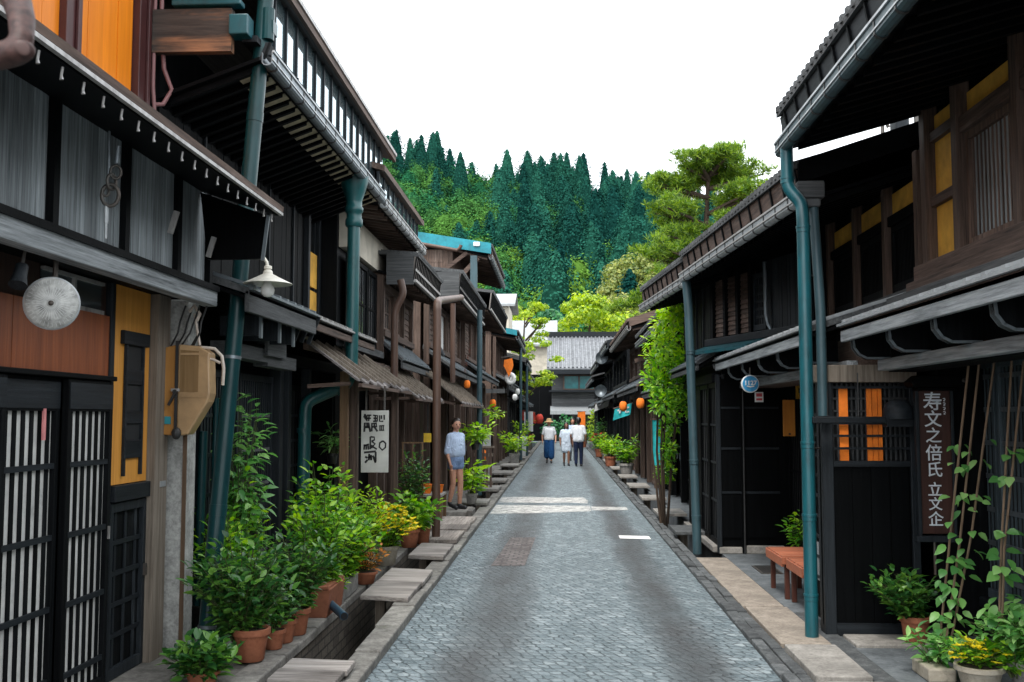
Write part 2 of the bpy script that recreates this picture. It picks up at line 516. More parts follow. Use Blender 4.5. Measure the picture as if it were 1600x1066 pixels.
M['bark'] = wood('tree_bark', (.025, .016, .011, 1), (.10, .068, .046, 1), 'z', 10, .9, .2, bs=1.0)
M['stem'] = wood('green_stem', (.03, .045, .012, 1), (.10, .12, .04, 1), 'z', 20, .7, .3)
M['glassband'] = glassmat('roof_glass', (.05, .10, .11, 1), .30, .25)
M['glass'] = glassmat('window_glass', (.025, .032, .036, 1), .06, .1, .08)
M['tealglass'] = plain('teal_window_screen', (.010, .14, .15, 1), .3, .15, 3)
M['fascia_pale'] = wood('bleached_fascia_planks', (.05, .043, .038, 1), (.36, .325, .30, 1), 'z', 24, .85, .35, bs=.9)
M['slatebar'] = wood('blue_black_lattice_bars', (.03, .042, .05, 1), (.11, .145, .165, 1), 'z', 30, .5, .2)
M['sunpatch'] = None
M['tile'] = None
# leaves
M['leaf_dark'] = leafmat('leaf_deep_green', (.018, .075, .022, 1), (.055, .175, .036, 1), (.19, .38, .06, 1), .30, .35)
M['leaf_mid'] = leafmat('leaf_fresh_green', (.05, .17, .022, 1), (.16, .39, .035, 1), (.44, .66, .06, 1), .34, .4)
M['leaf_lime'] = leafmat('leaf_lime_green', (.13, .30, .02, 1), (.32, .54, .03, 1), (.58, .74, .06, 1), .42, .4)
M['leaf_vine'] = leafmat('leaf_vine_green', (.07, .22, .06, 1), (.17, .40, .10, 1), (.38, .62, .22, 1), .38, .4)
M['leaf_yellow'] = leafmat('leaf_yellow', (.40, .40, .02, 1), (.80, .62, .02, 1), (.90, .74, .03, 1), .5, .3)
M['leaf_orange'] = leafmat('leaf_orange', (.12, .16, .03, 1), (.50, .17, .03, 1), (.62, .26, .06, 1), .5, .3)
M['needle'] = leafmat('pine_needles', (.035, .09, .012, 1), (.115, .215, .020, 1), (.30, .41, .032, 1), .5, .4)
M['tree_lime'] = leafmat('tree_leaf_lime', (.10, .20, .010, 1), (.26, .38, .015, 1), (.48, .56, .03, 1), .5, .4)
M['tree_olive'] = leafmat('tree_leaf_olive', (.09, .13, .03, 1), (.20, .25, .055, 1), (.36, .36, .10, 1), .5, .35)
M['tree_green'] = leafmat('tree_leaf_green', (.015, .09, .04, 1), (.035, .17, .07, 1), (.09, .28, .085, 1), .5, .35)
# ------------------------------------------------------------------ camera, world, sun
cam = bpy.data.cameras.new('camera'); camo = bpy.data.objects.new('camera', cam); COL.objects.link(camo)
cam.sensor_width = 36; cam.lens = 36.0
PITCH = math.atan(119 / 1600); YAW = math.atan(75 * math.cos(PITCH) / 1600)
camo.location = (0, 0, 1.75); camo.rotation_euler = (PI / 2 + PITCH, 0, YAW)
cam.clip_start = .05; cam.clip_end = 3000
cam.dof.use_dof = True; cam.dof.focus_distance = 9.5; cam.dof.aperture_fstop = 16.0
S.camera = camo
S.render.resolution_x = 1024; S.render.resolution_y = 682

SUN_EL, SUN_AZ = 58, 200            # azimuth: where the light comes from, clockwise from +Y
w = bpy.data.worlds.new('World'); S.world = w; w.use_nodes = True
nt = w.node_tree
bg = nt.nodes['Background']
sky = nt.nodes.new('ShaderNodeTexSky'); sky.sky_type = 'NISHITA'; sky.sun_disc = False
sky.sun_elevation = math.radians(SUN_EL); sky.sun_rotation = math.radians(SUN_AZ)
sky.air_density = 1.0; sky.dust_density = 4.0; sky.ozone_density = 1.0; sky.altitude = 500
hs = nt.nodes.new('ShaderNodeHueSaturation'); hs.inputs['Saturation'].default_value = .10
nt.links.new(sky.outputs[0], hs.inputs['Color'])
# an even overcast layer: clouds as white as the sky behind them is bright
tc = nt.nodes.new('ShaderNodeTexCoord')
cn = nt.nodes.new('ShaderNodeTexNoise'); cn.inputs['Scale'].default_value = 2.2; cn.inputs['Detail'].default_value = 4
nt.links.new(tc.outputs['Generated'], cn.inputs['Vector'])
cr = nt.nodes.new('ShaderNodeValToRGB')
cr.color_ramp.elements[0].color = (9.0, 9.6, 10.2, 1); cr.color_ramp.elements[1].color = (10.1, 10.6, 11.0, 1)
cr.color_ramp.elements[0].position = .3; cr.color_ramp.elements[1].position = .7
nt.links.new(cn.outputs['Fac'], cr.inputs[0])
mx = nt.nodes.new('ShaderNodeMix'); mx.data_type = 'RGBA'; mx.inputs[0].default_value = .8
nt.links.new(hs.outputs[0], mx.inputs[6]); nt.links.new(cr.outputs[0], mx.inputs[7])
nt.links.new(mx.outputs[2], bg.inputs['Color'])
bg.inputs['Strength'].default_value = .10

sl = bpy.data.lights.new('sun', 'SUN'); slo = bpy.data.objects.new('sun', sl); COL.objects.link(slo)
sl.energy = 1.2; sl.angle = math.radians(14); sl.color = (1.0, .96, .9)
az = math.radians(SUN_AZ)
sd = Vector((math.sin(az) * math.cos(math.radians(SUN_EL)), math.cos(az) * math.cos(math.radians(SUN_EL)), math.sin(math.radians(SUN_EL))))
slo.rotation_euler = sd.to_track_quat('Z', 'Y').to_euler()
slo.location = (0, 0, 60)
S.view_settings.view_transform = 'Standard'; S.view_settings.look = 'None'
S.view_settings.exposure = 1.55; S.view_settings.gamma = 1.0


# ------------------------------------------------------------------ paving material
def road_mat():
    m, nt, b, out = newmat('street_paving')
    v = mapping(nt)
    nz = noise(nt, v, 6.0, 4, .7)
    sub = nd(nt, 'ShaderNodeVectorMath', operation='SUBTRACT'); sub.inputs[1].default_value = (.5, .5, .5)
    nt.links.new(nz.outputs['Color'], sub.inputs[0])
    scl = nd(nt, 'ShaderNodeVectorMath', operation='SCALE'); scl.inputs['Scale'].default_value = .05
    nt.links.new(sub.outputs[0], scl.inputs[0])
    add = nd(nt, 'ShaderNodeVectorMath', operation='ADD')
    nt.links.new(v, add.inputs[0]); nt.links.new(scl.outputs[0], add.inputs[1])
    mp1 = nd(nt, 'ShaderNodeMapping'); mp1.inputs['Scale'].default_value = (12.8, 10.8, 1); nt.links.new(add.outputs[0], mp1.inputs['Vector'])
    sx_ = nd(nt, 'ShaderNodeSeparateXYZ'); nt.links.new(mp1.outputs[0], sx_.inputs[0])
    mp2 = nd(nt, 'ShaderNodeCombineXYZ'); nt.links.new(math_(nt, 'ADD', sx_.outputs['X'], math_(nt, 'MULTIPLY', sx_.outputs['Y'], .5)), mp2.inputs['X']); nt.links.new(sx_.outputs['Y'], mp2.inputs['Y'])
    br = nd(nt, 'ShaderNodeTexBrick'); br.inputs['Scale'].default_value = 1; br.inputs['Brick Width'].default_value = 1; br.inputs['Row Height'].default_value = 1
    br.inputs['Mortar Size'].default_value = .07; br.inputs['Mortar Smooth'].default_value = 1; br.offset = .5
    br.inputs['Color1'].default_value = (0, 0, 0, 1); br.inputs['Color2'].default_value = (1, 1, 1, 1); br.inputs['Mortar'].default_value = (.5, .5, .5, 1)
    nt.links.new(mp2.outputs[0], br.inputs['Vector'])
    vo = nd(nt, 'ShaderNodeTexVoronoi', voronoi_dimensions='2D', feature='DISTANCE_TO_EDGE'); vo.inputs['Scale'].default_value = 1; vo.inputs['Randomness'].default_value = .5
    vc = nd(nt, 'ShaderNodeTexVoronoi', voronoi_dimensions='2D', feature='F1'); vc.inputs['Scale'].default_value = 1; vc.inputs['Randomness'].default_value = .5
    for q in (vo, vc): nt.links.new(mp2.outputs[0], q.inputs['Vector'])
    tone = math_(nt, 'ADD', math_(nt, 'MULTIPLY', vc.outputs['Color'], .6), math_(nt, 'MULTIPLY', br.outputs['Color'], .4))
    col = ramp(nt, [(.1, (.074, .104, .118)), (.5, (.142, .180, .196)), (.95, (.285, .33, .347))], tone).outputs[0]
    jt = ramp(nt, [(.0, (1, 1, 1)), (.05, (.8, .8, .8)), (.13, (0, 0, 0))], vo.outputs['Distance']).outputs[0]
    nj = noise(nt, v, 11, 4, .7)
    jt = math_(nt, 'MULTIPLY', jt, ramp(nt, [(.36, (.25, .25, .25)), (.56, (1, 1, 1))], nj.outputs['Fac']).outputs[0])
    col = mix(nt, col, (.018, .025, .029, 1), jt)
    n1 = noise(nt, v, 38, 6, .75)
    col = mix(nt, col, (.38, .43, .45, 1), math_(nt, 'MULTIPLY', ramp(nt, [(.48, (0, 0, 0)), (.75, (1, 1, 1))], n1.outputs['Fac']).outputs[0], .5))
    # worn wheel tracks, darker and browner, with ragged edges
    sp = nd(nt, 'ShaderNodeSeparateXYZ'); nt.links.new(v, sp.inputs[0])
    n2 = noise(nt, mapping(nt, (1.6, .35, 1)), 1.5, 5, .65)
    n4 = noise(nt, mapping(nt, (.9, .22, 1)), 1.0, 3, .5)
    def track(x0, wd):
        d = math_(nt, 'ABSOLUTE', math_(nt, 'ADD', math_(nt, 'SUBTRACT', sp.outputs['X'], x0), math_(nt, 'MULTIPLY', math_(nt, 'SUBTRACT', n2.outputs['Fac'], .5), .35)))
        return ramp(nt, [(0, (1, 1, 1)), (wd, (.75, .75, .75)), (wd * 1.9, (0, 0, 0))], d).outputs[0]
    t = math_(nt, 'ADD', track(-.60, .20), track(.93, .15), True)
    t = math_(nt, 'MULTIPLY', t, ramp(nt, [(.28, (.35, .35, .35)), (.5, (1, 1, 1))], n4.outputs['Fac']).outputs[0])
    col = mix(nt, col, (.040, .039, .040, 1), math_(nt, 'MULTIPLY', t, .92))
    n3 = noise(nt, v, .8, 5, .65)
    col = mix(nt, col, (.09, .115, .125, 1), math_(nt, 'MULTIPLY', ramp(nt, [(.45, (0, 0, 0)), (.75, (1, 1, 1))], n3.outputs['Fac']).outputs[0], .55))
    nt.links.new(col, b.inputs['Base Color'])
    b.inputs['Roughness'].default_value = .62
    b.inputs['Specular IOR Level'].default_value = .35
    h = math_(nt, 'ADD', math_(nt, 'MULTIPLY', math_(nt, 'SUBTRACT', 1.0, jt), .8), math_(nt, 'MULTIPLY', n1.outputs['Fac'], .6))
    bump(nt, b, h, .9, .014)
    return m


def sun_patch_mat():  # sunlight between the houses, put into a ragged pale colour
    m, nt, b, out = newmat('painted_sun_patch')
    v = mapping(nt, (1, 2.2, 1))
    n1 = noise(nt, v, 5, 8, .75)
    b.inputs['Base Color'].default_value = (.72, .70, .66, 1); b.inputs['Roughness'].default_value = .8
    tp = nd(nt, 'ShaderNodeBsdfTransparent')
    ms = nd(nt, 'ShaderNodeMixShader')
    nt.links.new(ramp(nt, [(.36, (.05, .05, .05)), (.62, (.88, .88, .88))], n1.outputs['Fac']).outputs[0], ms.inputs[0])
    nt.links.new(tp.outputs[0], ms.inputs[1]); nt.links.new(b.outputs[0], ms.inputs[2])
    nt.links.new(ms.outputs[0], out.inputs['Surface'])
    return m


def patch_mat():
    m, nt, b, out = newmat('brown_paving_patch')
    v = mapping(nt)
    br = nd(nt, 'ShaderNodeTexBrick'); br.inputs['Scale'].default_value = 1
    br.inputs['Brick Width'].default_value = .12; br.inputs['Row Height'].default_value = .13; br.inputs['Mortar Size'].default_value = .012
    br.inputs['Color1'].default_value = (.045, .032, .030, 1); br.inputs['Color2'].default_value = (.12, .10, .095, 1)
    br.inputs['Mortar'].default_value = (.035, .03, .028, 1)
    nt.links.new(v, br.inputs['Vector'])
    n1 = noise(nt, v, 14, 6, .75)
    c = mix(nt, br.outputs['Color'], (.32, .30, .29, 1), math_(nt, 'MULTIPLY', ramp(nt, [(.52, (0, 0, 0)), (.7, (1, 1, 1))], n1.outputs['Fac']).outputs[0], .6))
    nt.links.new(c, b.inputs['Base Color']); b.inputs['Roughness'].default_value = .75
    bump(nt, b, br.outputs['Fac'], -.5, .01)
    return m


def tile_mat():
    m, nt, b, out = newmat('grey_roof_tiles')
    v = mapping(nt)
    n1 = noise(nt, v, 4, 6, .7)
    c = ramp(nt, [(.3, (.085, .09, .10, 1)), (.7, (.24, .25, .265, 1))], n1.outputs['Fac']).outputs[0]
    hsn = nd(nt, 'ShaderNodeHueSaturation'); nt.links.new(c, hsn.inputs['Color']); nt.links.new(island(nt, .25), hsn.inputs['Value'])
    nt.links.new(hsn.outputs[0], b.inputs['Base Color']); b.inputs['Roughness'].default_value = .5
    bump(nt, b, n1.outputs['Fac'], .3, .01)
    return m


M['road'] = road_mat(); M['sunpatch'] = sun_patch_mat(); M['patch'] = patch_mat(); M['tile'] = tile_mat()


def struct(mb, name, mat, **kw):
    o = mb.build(name, mat, **kw); o['kind'] = 'structure'
    return o


YEND = 72.0
# earth out to the horizon, below the drains
g = MB(); g.add([(-900, -60, -.5), (900, -60, -.5), (900, 900, -.5), (-900, 900, -.5)], [(0, 1, 2, 3)])
struct(g, 'ground', stone('bare_earth', (.05, .045, .038, 1), (.12, .11, .09, 1), 1.5))
g = MB(); g.box(-1.30, 1.47, -12, YEND, -.5, 0)
g.box(-30, 30, YEND, YEND + 3.0, -.5, 0)
struct(g, 'road', M['road'])

# kerb stones: one by one along both edges
r_ = random.Random(3)
k = MB(); y = -4.0
while y < YEND:
    L = r_.uniform(.62, .95)
    k.box(-1.50 + r_.uniform(-.012, .012), -1.30 + r_.uniform(-.008, .004), y + .006, y + L - .006, -.5, .07 + r_.uniform(-.012, .012))
    y += L
struct(k, 'kerb', M['kerb'], bev=.012)
k = MB(); y = -4.0
while y < YEND:
    L = r_.uniform(.30, .55)
    for x0, x1 in ((1.47, 1.565), (1.57, 1.655)):
        k.box(x0 + r_.uniform(-.004, .01), x1 - r_.uniform(.0, .006), y + .006, y + L - .008, -.5, .035 + r_.uniform(-.012, .012))
    y += L
struct(k, 'kerb', M['kerbdark'], bev=.008)

# the drain's side wall and the walkway behind it (left)
def stone_wall_mat():
    m, nt, b, out = newmat('drain_wall_stone')
    v = mapping(nt, (1, 1, 1))
    sw = nd(nt, 'ShaderNodeMapping'); sw.inputs['Rotation'].default_value = (PI / 2, 0, PI / 2)
    nt.links.new(v, sw.inputs['Vector'])
    br = nd(nt, 'ShaderNodeTexBrick'); br.inputs['Scale'].default_value = 1
    br.inputs['Brick Width'].default_value = .22; br.inputs['Row Height'].default_value = .085; br.inputs['Mortar Size'].default_value = .008
    br.inputs['Color1'].default_value = (.075, .058, .045, 1); br.inputs['Color2'].default_value = (.17, .14, .11, 1); br.inputs['Mortar'].default_value = (.03, .026, .02, 1)
    sx = nd(nt, 'ShaderNodeSeparateXYZ'); nt.links.new(v, sx.inputs[0])
    cb = nd(nt, 'ShaderNodeCombineXYZ'); nt.links.new(sx.outputs['Y'], cb.inputs['X']); nt.links.new(sx.outputs['Z'], cb.inputs['Y'])
    nt.links.new(cb.outputs[0], br.inputs['Vector'])
    n1 = noise(nt, v, 18, 7, .75)
    c = mix(nt, br.outputs['Color'], (.03, .026, .02, 1), math_(nt, 'MULTIPLY', n1.outputs['Fac'], .6))
    nt.links.new(c, b.inputs['Base Color']); b.inputs['Roughness'].default_value = .9
    bump(nt, b, math_(nt, 'SUBTRACT', n1.outputs['Fac'], br.outputs['Fac']), .6, .015)
    return m


g = MB(); g.box(-2.08, -1.96, -4, YEND, -.5, .0)
struct(g, 'drain_wall', stone_wall_mat())
k = MB(); y = -4.0
while y < YEND:
    L = r_.uniform(.8, 1.4)
    k.box(-2.14 + r_.uniform(-.01, .01), -1.945 + r_.uniform(-.012, .008), y + .005, y + L - .005, .001, .075 + r_.uniform(-.008, .008))
    y += L
struct(k, 'kerb', M['walk'], bev=.012)
g = MB(); g.box(-7, -2.146, -4, YEND, -.5, .055)
struct(g, 'pavement', M['walk'])
# a low ledge inside the drain
g = MB(); g.box(-1.58, -1.502, -4, YEND, -.5, -.12)
struct(g, 'drain_floor', M['walk'])
# right side: covered channel, terrace
g = MB(); g.box(2.05, 8, -4, YEND, -.5, .02)
struct(g, 'terrace_floor', M['terrace'])
g = MB(); g.box(1.66, 1.70, -4, YEND, -.5, .0)
struct(g, 'kerb', M['kerbdark'])

# sunlight painted as pale sheets, and a paving patch, all laid thin
def sheet(pts, z, name, mat):
    m = MB(); m.add([(x, y, z) for x, y in pts], [tuple(range(len(pts)))])
    return struct(m, name, mat)


sheet([(-1.28, 21.2), (-.2, 21.1), (.15, 21.25), (.55, 21.0), (.58, 21.7), (.50, 22.6), (-.1, 22.5), (-.75, 22.7), (-1.28, 22.6)], .004, 'sun_patch', M['sunpatch'])
sheet([(-1.28, 18.7), (-.4, 18.9), (.58, 19.3), (.58, 20.5), (-.3, 20.5), (-1.28, 20.6)], .004, 'sun_patch', M['sunpatch'])
sheet([(.60, 19.5), (1.28, 19.6), (1.28, 20.2), (.60, 20.3)], .004, 'sun_patch', M['sunpatch'])
sheet([(.86, 15.02), (1.30, 14.95), (1.30, 15.32), (.86, 15.4)], .004, 'sun_patch', plain('small_sun_patch', (.75, .74, .71, 1), .8, .06))  # small bright mark, sunlight put into the colour here too
sheet([(-.82, 12.2), (-.42, 12.25), (-.36, 15.1), (-.72, 15.05)], .004, 'road_patch', M['patch'])
# ------------------------------------------------------------------ building parts
def repeat(o, d, step, n):
    """n more copies of a part along d, all under the same parent"""
    for i in range(1, n + 1):
        c = o.copy(); COL.objects.link(c); c.parent = o.parent; c.location = o.location + Vector(d) * (step * i)
    return o



def eave(h, fr, u0, u1, ne, ze, nw, zw, fh=.22, pitch=.32, nr=-2.6, gutter='zinc', roofm='dgrey_y', fasciam='dgrey_y',
         sofm='black_x', rafm='black_x', gap=.38, raft=.28, straps=True, verge=None, teeth=True, roof=True):
    """an overhanging eave: roof slab, boarded soffit with rafters, fascia with battens, half-round gutter"""
    f = MB(fr)
    if roof:
        zr = ze + fh + (ne - nr) * pitch
        f.extr([(ne + .08, ze + fh), (nr, zr), (nr, zr + .07), (ne + .08, ze + fh + .05)], u0, u1)
        f.extr([(nr, zr), (nr - 2.2, zr - 2.2 * pitch), (nr - 2.2, zr - 2.2 * pitch + .07), (nr, zr + .07)], u0, u1)
        ro = f.build('roof', M[roofm], h)
        if teeth:
            t = MB(fr); u = u0 + .05
            while u < u1 - .05:
                t.extr([(ne + .095, ze + fh + .025), (ne + .095, ze + fh + .075), (ne - .5, ze + fh + .085 + .5 * pitch), (ne - .5, ze + fh + .035 + .5 * pitch)], u, u + .045)
                u += .13
            t.build('roof_batten', M[roofm], ro)
    s = MB(fr); s.extr([(ne - .03, ze), (nw, zw), (nw, zw + .03), (ne - .03, ze + .03)], u0 + .01, u1 - .01)
    s.build('soffit', M[sofm], h)
    if raft:
        r = MB(fr); u = u0 + .08
        while u < u1 - .05:
            r.extr([(ne - .05, ze - .055), (nw, zw - .055), (nw, zw - .002), (ne - .05, ze - .002)], u, u + .05)
            u += raft
        r.build('rafters', M[rafm], h)
    if fh > .06:
        b = MB(fr); b.extr([(ne - .03, ze), (ne, ze), (ne + .05, ze + fh), (ne + .02, ze + fh)], u0, u1); fo = b.build('fascia', M[fasciam], h)
        d = MB(fr); u = u0
        if True:
            d.extr([(ne + .002, ze + .01), (ne + .018, ze + .01), (ne + .066, ze + fh - .004), (ne + .049, ze + fh - .004)], u - .014, u + .014)
        repeat(d.build('batten', M['black_v'], fo), fr.u, gap, int((u1 - u0) / gap + .01))
    if gutter:
        gm = MB(fr)
        def gp(k): return [(ne + .045 + a * k, ze + .0 + b * k) for a, b in ((-.040, .05), (-.040, -.035), (-.025, -.052), (.0, -.058), (.025, -.052), (.04, -.035), (.042, .0), (.043, .03), (.044, .062))]
        prof = gp(1); inner = gp(.84)
        k = len(prof)
        for i in range(k - 1):
            gm.extr([prof[i], prof[i + 1], inner[i + 1], inner[i]], u0 - .04, u1 + .04)
        go = gm.build('gutter', M[gutter], h, smooth=True)
        if straps:
            sm = MB(fr); u = u0 + .1; out = gp(1.13)
            for i in range(k - 1): sm.extr([out[i], out[i + 1], prof[i + 1], prof[i]], u - .012, u + .012)
            sm.box(u - .012, u + .012, ne + .002, ne + .095, ze + .064, ze + .072)
            repeat(sm.build('strap', M['wire'], go), fr.u, gap, int((u1 - u) / gap))
        rl = MB(fr); rl.box(u0 - .04, u1 + .04, ne + .088, ne + .101, ze + .046, ze + .063); rl.box(u0 - .04, u1 + .04, ne + .084, ne + .095, ze - .016, ze - .004); rl.build('gutter_lip', M['lip'] if gutter in ('zincl', 'lip') else M['zincl'], go)
    if verge:
        zr = ze + fh + (ne - nr) * pitch
        for e in verge:
            uu = u0 if e == 0 else u1
            b = MB(fr)
            b.extr([(ne + .03, ze + fh - .12), (nr, zr - .12), (nr, zr + .075), (ne + .03, ze + fh + .075)], uu - .03, uu + .03)
            b.build('verge_board', M[verge[e]], h)


def pent(h, fr, u0, u1, ne, ze, nw, zw, fasciam='grey_y', roofm='dgrey_y', fh=.1, brk=.8, beam=None, lip='zincl', sofm='black_x', brkm='black_v', edge=True):
    """a low pent roof over the ground floor: slab, fascia board, pale lip, curved bracket plates"""
    r = MB(fr); r.extr([(ne, ze), (nw, zw), (nw, zw + .06), (ne, ze + .05)], u0, u1); ro = r.build('pent_roof', M[roofm], h)
    if lip:
        t = MB(fr); u = u0 + .04
        while u < u1:
            t.extr([(ne + .02, ze + .052), (nw, zw + .062), (nw, zw + .085), (ne + .02, ze + .078)], u, u + .05); u += .24
        t.build('roof_batten', M[lip], ro)
        l = MB(fr); l.box(u0, u1, ne + .001, ne + .03, ze + .035, ze + .055); l.build('roof_lip', M[lip], ro)
    f = MB(fr); f.box(u0, u1, ne - .035, ne, ze - fh, ze + .03); f.build('fascia', M[fasciam], h, bev=.006)
    s = MB(fr); s.extr([(ne - .04, ze - .03), (nw, zw - .03), (nw, zw - .004), (ne - .04, ze - .004)], u0 + .01, u1 - .01); s.build('soffit', M[sofm], h)
    if beam:
        nb, zb = beam
        b = MB(fr); b.box(u0, u1, nb - .05, nb + .04, zb, zb + .085); b.build('beam', M[fasciam], h, bev=.006)
    if brk:
        u = u0 + brk * .5
        while u < u1:
            bm = MB(fr)
            nn = ne - .05; nb = (beam[0] if beam else nw); zb = (beam[1] + .085 if beam else ze - .28)
            top = ze - .035
            pts = [(nn, top), (nn - .01, top - (top - zb) * .55), (nn - .05, zb + .03), (nn - .11, zb), (nb - .02, zb), (nb - .02, top)]
            bm.extr(pts, u, u + .05); bo = bm.build('bracket', M[brkm], h)
            e = MB(fr)
            pth = pts[:5]
            for i in range(4):
                a, c = pth[i], pth[i + 1]
                dx, dz = c[0] - a[0], c[1] - a[1]; L = math.hypot(dx, dz); ox, oz = -dz / L * .016, dx / L * .016
                if i < 3 and False: pass
                e.extr([(a[0] - ox, a[1] - oz), (c[0] - ox, c[1] - oz), c, a], u - .008, u + .058)
            e.build('bracket_edge', M['zinc'], bo)
            u += brk


def lattice_panel(h, fr, u0, u1, z0, z1, n, name='lattice', bars=None, barm='ink_v', railm='slate_y', rails=4, w=.022, back='dark', d=.03, frame=True, rz=None, top=None, back_n=-.045):
    """frame, upright bars, rails, dark board behind; a part with its bars as sub-parts"""
    fm = MB(fr); t = .045; d = min(d, .008); bn = max(back_n, -.0215)
    if frame:
        fm.box(u0, u0 + t, n - .03, n + .010, z0, z1); fm.box(u1 - t, u1, n - .03, n + .010, z0, z1)
        fm.box(u0 + t, u1 - t, n - .03, n + .009, z0, z0 + .07); fm.box(u0 + t, u1 - t, n - .03, n + .009, z1 - (top or .06), z1)
    else:
        fm.box(u0, u1, n - .03, n + .02, z1 - .04, z1)
    po = fm.build(name, M[barm], h, bev=.003)
    a0, a1 = (u0 + t, u1 - t) if frame else (u0, u1)
    b0, b1 = (z0 + .07, z1 - (top or .06)) if frame else (z0, z1 - .04)
    bk = MB(fr); bk.box(a0, a1, n + bn - .015, n + bn, b0, b1); bk.build('pane' if back in ('paper', 'glass') else 'backboard', M[back], po)
    bars = bars or max(2, int((a1 - a0) / .07))
    bm = MB(fr)
    for i in range(bars):
        u = a0 + (i + .5) * (a1 - a0) / bars
        bm.box(u - w / 2, u + w / 2, n - .02, n - .02 + d, b0, b1)
    bm.build('bars', M[barm], po)
    if rails:
        st = (b1 - b0) / (rails + 1); z = b0 + st
        rm = MB(fr); rm.box(a0, a1, n - .0195, n - .006, z - .015, z + .015)
        repeat(rm.build('rail', M[railm], po), (0, 0, 1), st, rails - 1)
    return po


def boards(h, fr, u0, u1, z0, z1, n, mat='black_v', w=.16, name='cladding', batten=None, bm='black_v', rnd=None):
    """upright boards, each a hair proud or shy of its neighbour"""
    b = MB(fr); u = u0; r = random.Random(int(u0 * 100) + int(z0 * 10))
    while u < u1 - .01:
        e = min(u + w, u1); j = r.uniform(0, .008)
        b.box(u + .002, e - .002, n - .05, n + j, z0, z1); u = e
    o = b.build(name, M[mat], h)
    if batten:
        c = MB(fr); u = u0 + batten
        if u < u1 - .02:
            c.box(u - .018, u + .018, n + .009, n + .03, z0, z1)
            repeat(c.build('batten', M[bm], o), fr.u, batten, int((u1 - .02 - u) / batten))
    return o


def siding(h, fr, u0, u1, z0, z1, n, mat='brown_y', w=.11, name='cladding'):
    b = MB(fr); z = z0; r = random.Random(int(u0 * 77))
    while z < z1 - .01:
        e = min(z + w, z1)
        b.extr([(n - .05, z), (n + .018, z + .003), (n + .002, e), (n - .05, e)], u0, u1); z = e
    return b.build(name, M[mat], h)


def post(h, fr, u, n, z0, z1, w=.10, mat='brown_v', name='post'):
    b = MB(fr); b.box(u - w / 2, u + w / 2, n - w / 2, n + w / 2, z0, z1)
    return b.build(name, M[mat], h, bev=.006)


def rail(h, fr, u0, u1, n, z, w=.08, d=.06, mat='brown_y', name='sill'):
    b = MB(fr); b.box(u0, u1, n - d / 2, n + d / 2, z, z + w)
    return b.build(name, M[mat], h, bev=.005)


def pipe(h, pts, r, mat, name='downpipe', rings=(), n=14):
    """pts in world space; round the corners a little"""
    P = [Vector(p) for p in pts]; Q = [P[0]]
    for i in range(1, len(P) - 1):
        a, b, c = P[i - 1], P[i], P[i + 1]
        k = min(.09, (b - a).length * .4, (c - b).length * .4)
        s = b + (a - b).normalized() * k; e = b + (c - b).normalized() * k
        Q += [s * (1 - t) ** 2 + b * 2 * t * (1 - t) + e * t * t for t in (0, .33, .66, 1)]
    Q.append(P[-1])
    m = MB(); m.tube(Q, r, n, world=True)
    o = m.build(name, M[mat], h, smooth=True)
    if rings:
        for (p, d) in rings:
            g = MB(); d = Vector(d).normalized(); p = Vector(p)
            g.tube([p - d * .045, p - d * .044, p - d * .010, p - d * .009, p + d * .009, p + d * .010, p + d * .011], [r * 1.0, r * 1.06, r * 1.06, r * 1.13, r * 1.13, r * 1.0, r * .9], n, world=True)
            g.build('pipe_ring', M[mat], o, smooth=True)
    return o


def text_mesh(txt, size, mat, name, parent, origin, udir, zdir=(0, 0, 1), depth=.004, align='CENTER', bold=0.0):
    """lettering as real, slightly raised shapes"""
    cu = bpy.data.curves.new(name, 'FONT'); cu.body = txt; cu.size = size; cu.align_x = align; cu.align_y = 'CENTER'; cu.extrude = depth; cu.offset = bold
    o = bpy.data.objects.new(name, cu); COL.objects.link(o)
    dg = bpy.context.evaluated_depsgraph_get(); me = bpy.data.meshes.new_from_object(o.evaluated_get(dg))
    bpy.data.objects.remove(o); bpy.data.curves.remove(cu)
    u = Vector(udir).normalized(); z = Vector(zdir).normalized(); nn = u.cross(z)
    off = root_of(parent).location
    mt = Matrix(((u.x, z.x, nn.x, origin[0] - off.x), (u.y, z.y, nn.y, origin[1] - off.y), (u.z, z.z, nn.z, origin[2] - off.z), (0, 0, 0, 1)))
    me.transform(mt)
    me.materials.clear(); me.materials.append(M[mat])
    ob = bpy.data.objects.new(name, me); COL.objects.link(ob); ob.parent = parent
    return ob


def strokes(paths, o, u, z, s, wd, mat, name, parent, depth=.004):
    """brush strokes: each path a list of (x, y, width factor) in a unit cell"""
    o = Vector(o); u = Vector(u).normalized(); z = Vector(z).normalized(); n = u.cross(z)
    m = MB()
    for p in paths:
        pts = [(o + u * (a[0] * s) + z * (a[1] * s)) for a in p]
        ws = [(a[2] if len(a) > 2 else 1) * wd for a in p]
        L = []; R_ = []
        for i, c in enumerate(pts):
            d = (pts[min(i + 1, len(pts) - 1)] - pts[max(i - 1, 0)]).normalized()
            t = n.cross(d)
            L.append(c + t * ws[i] / 2); R_.append(c - t * ws[i] / 2)
        k = len(pts)
        # rounded ends
        vs = [q + n * .0005 for q in L] + [q + n * .0005 for q in R_] + [q + n * depth for q in L] + [q + n * depth for q in R_]
        fs = []
        for i in range(k - 1):
            fs += [(2 * k + i, 3 * k + i, 3 * k + i + 1, 2 * k + i + 1), (i, 2 * k + i, 2 * k + i + 1, i + 1), (k + i, k + i + 1, 3 * k + i + 1, 3 * k + i)]
        fs += [(0, k, 3 * k, 2 * k), (k - 1, 3 * k - 1, 4 * k - 1, 2 * k - 1)]
        m.add(vs, fs, True)
    return m.build(name, M[mat], parent)


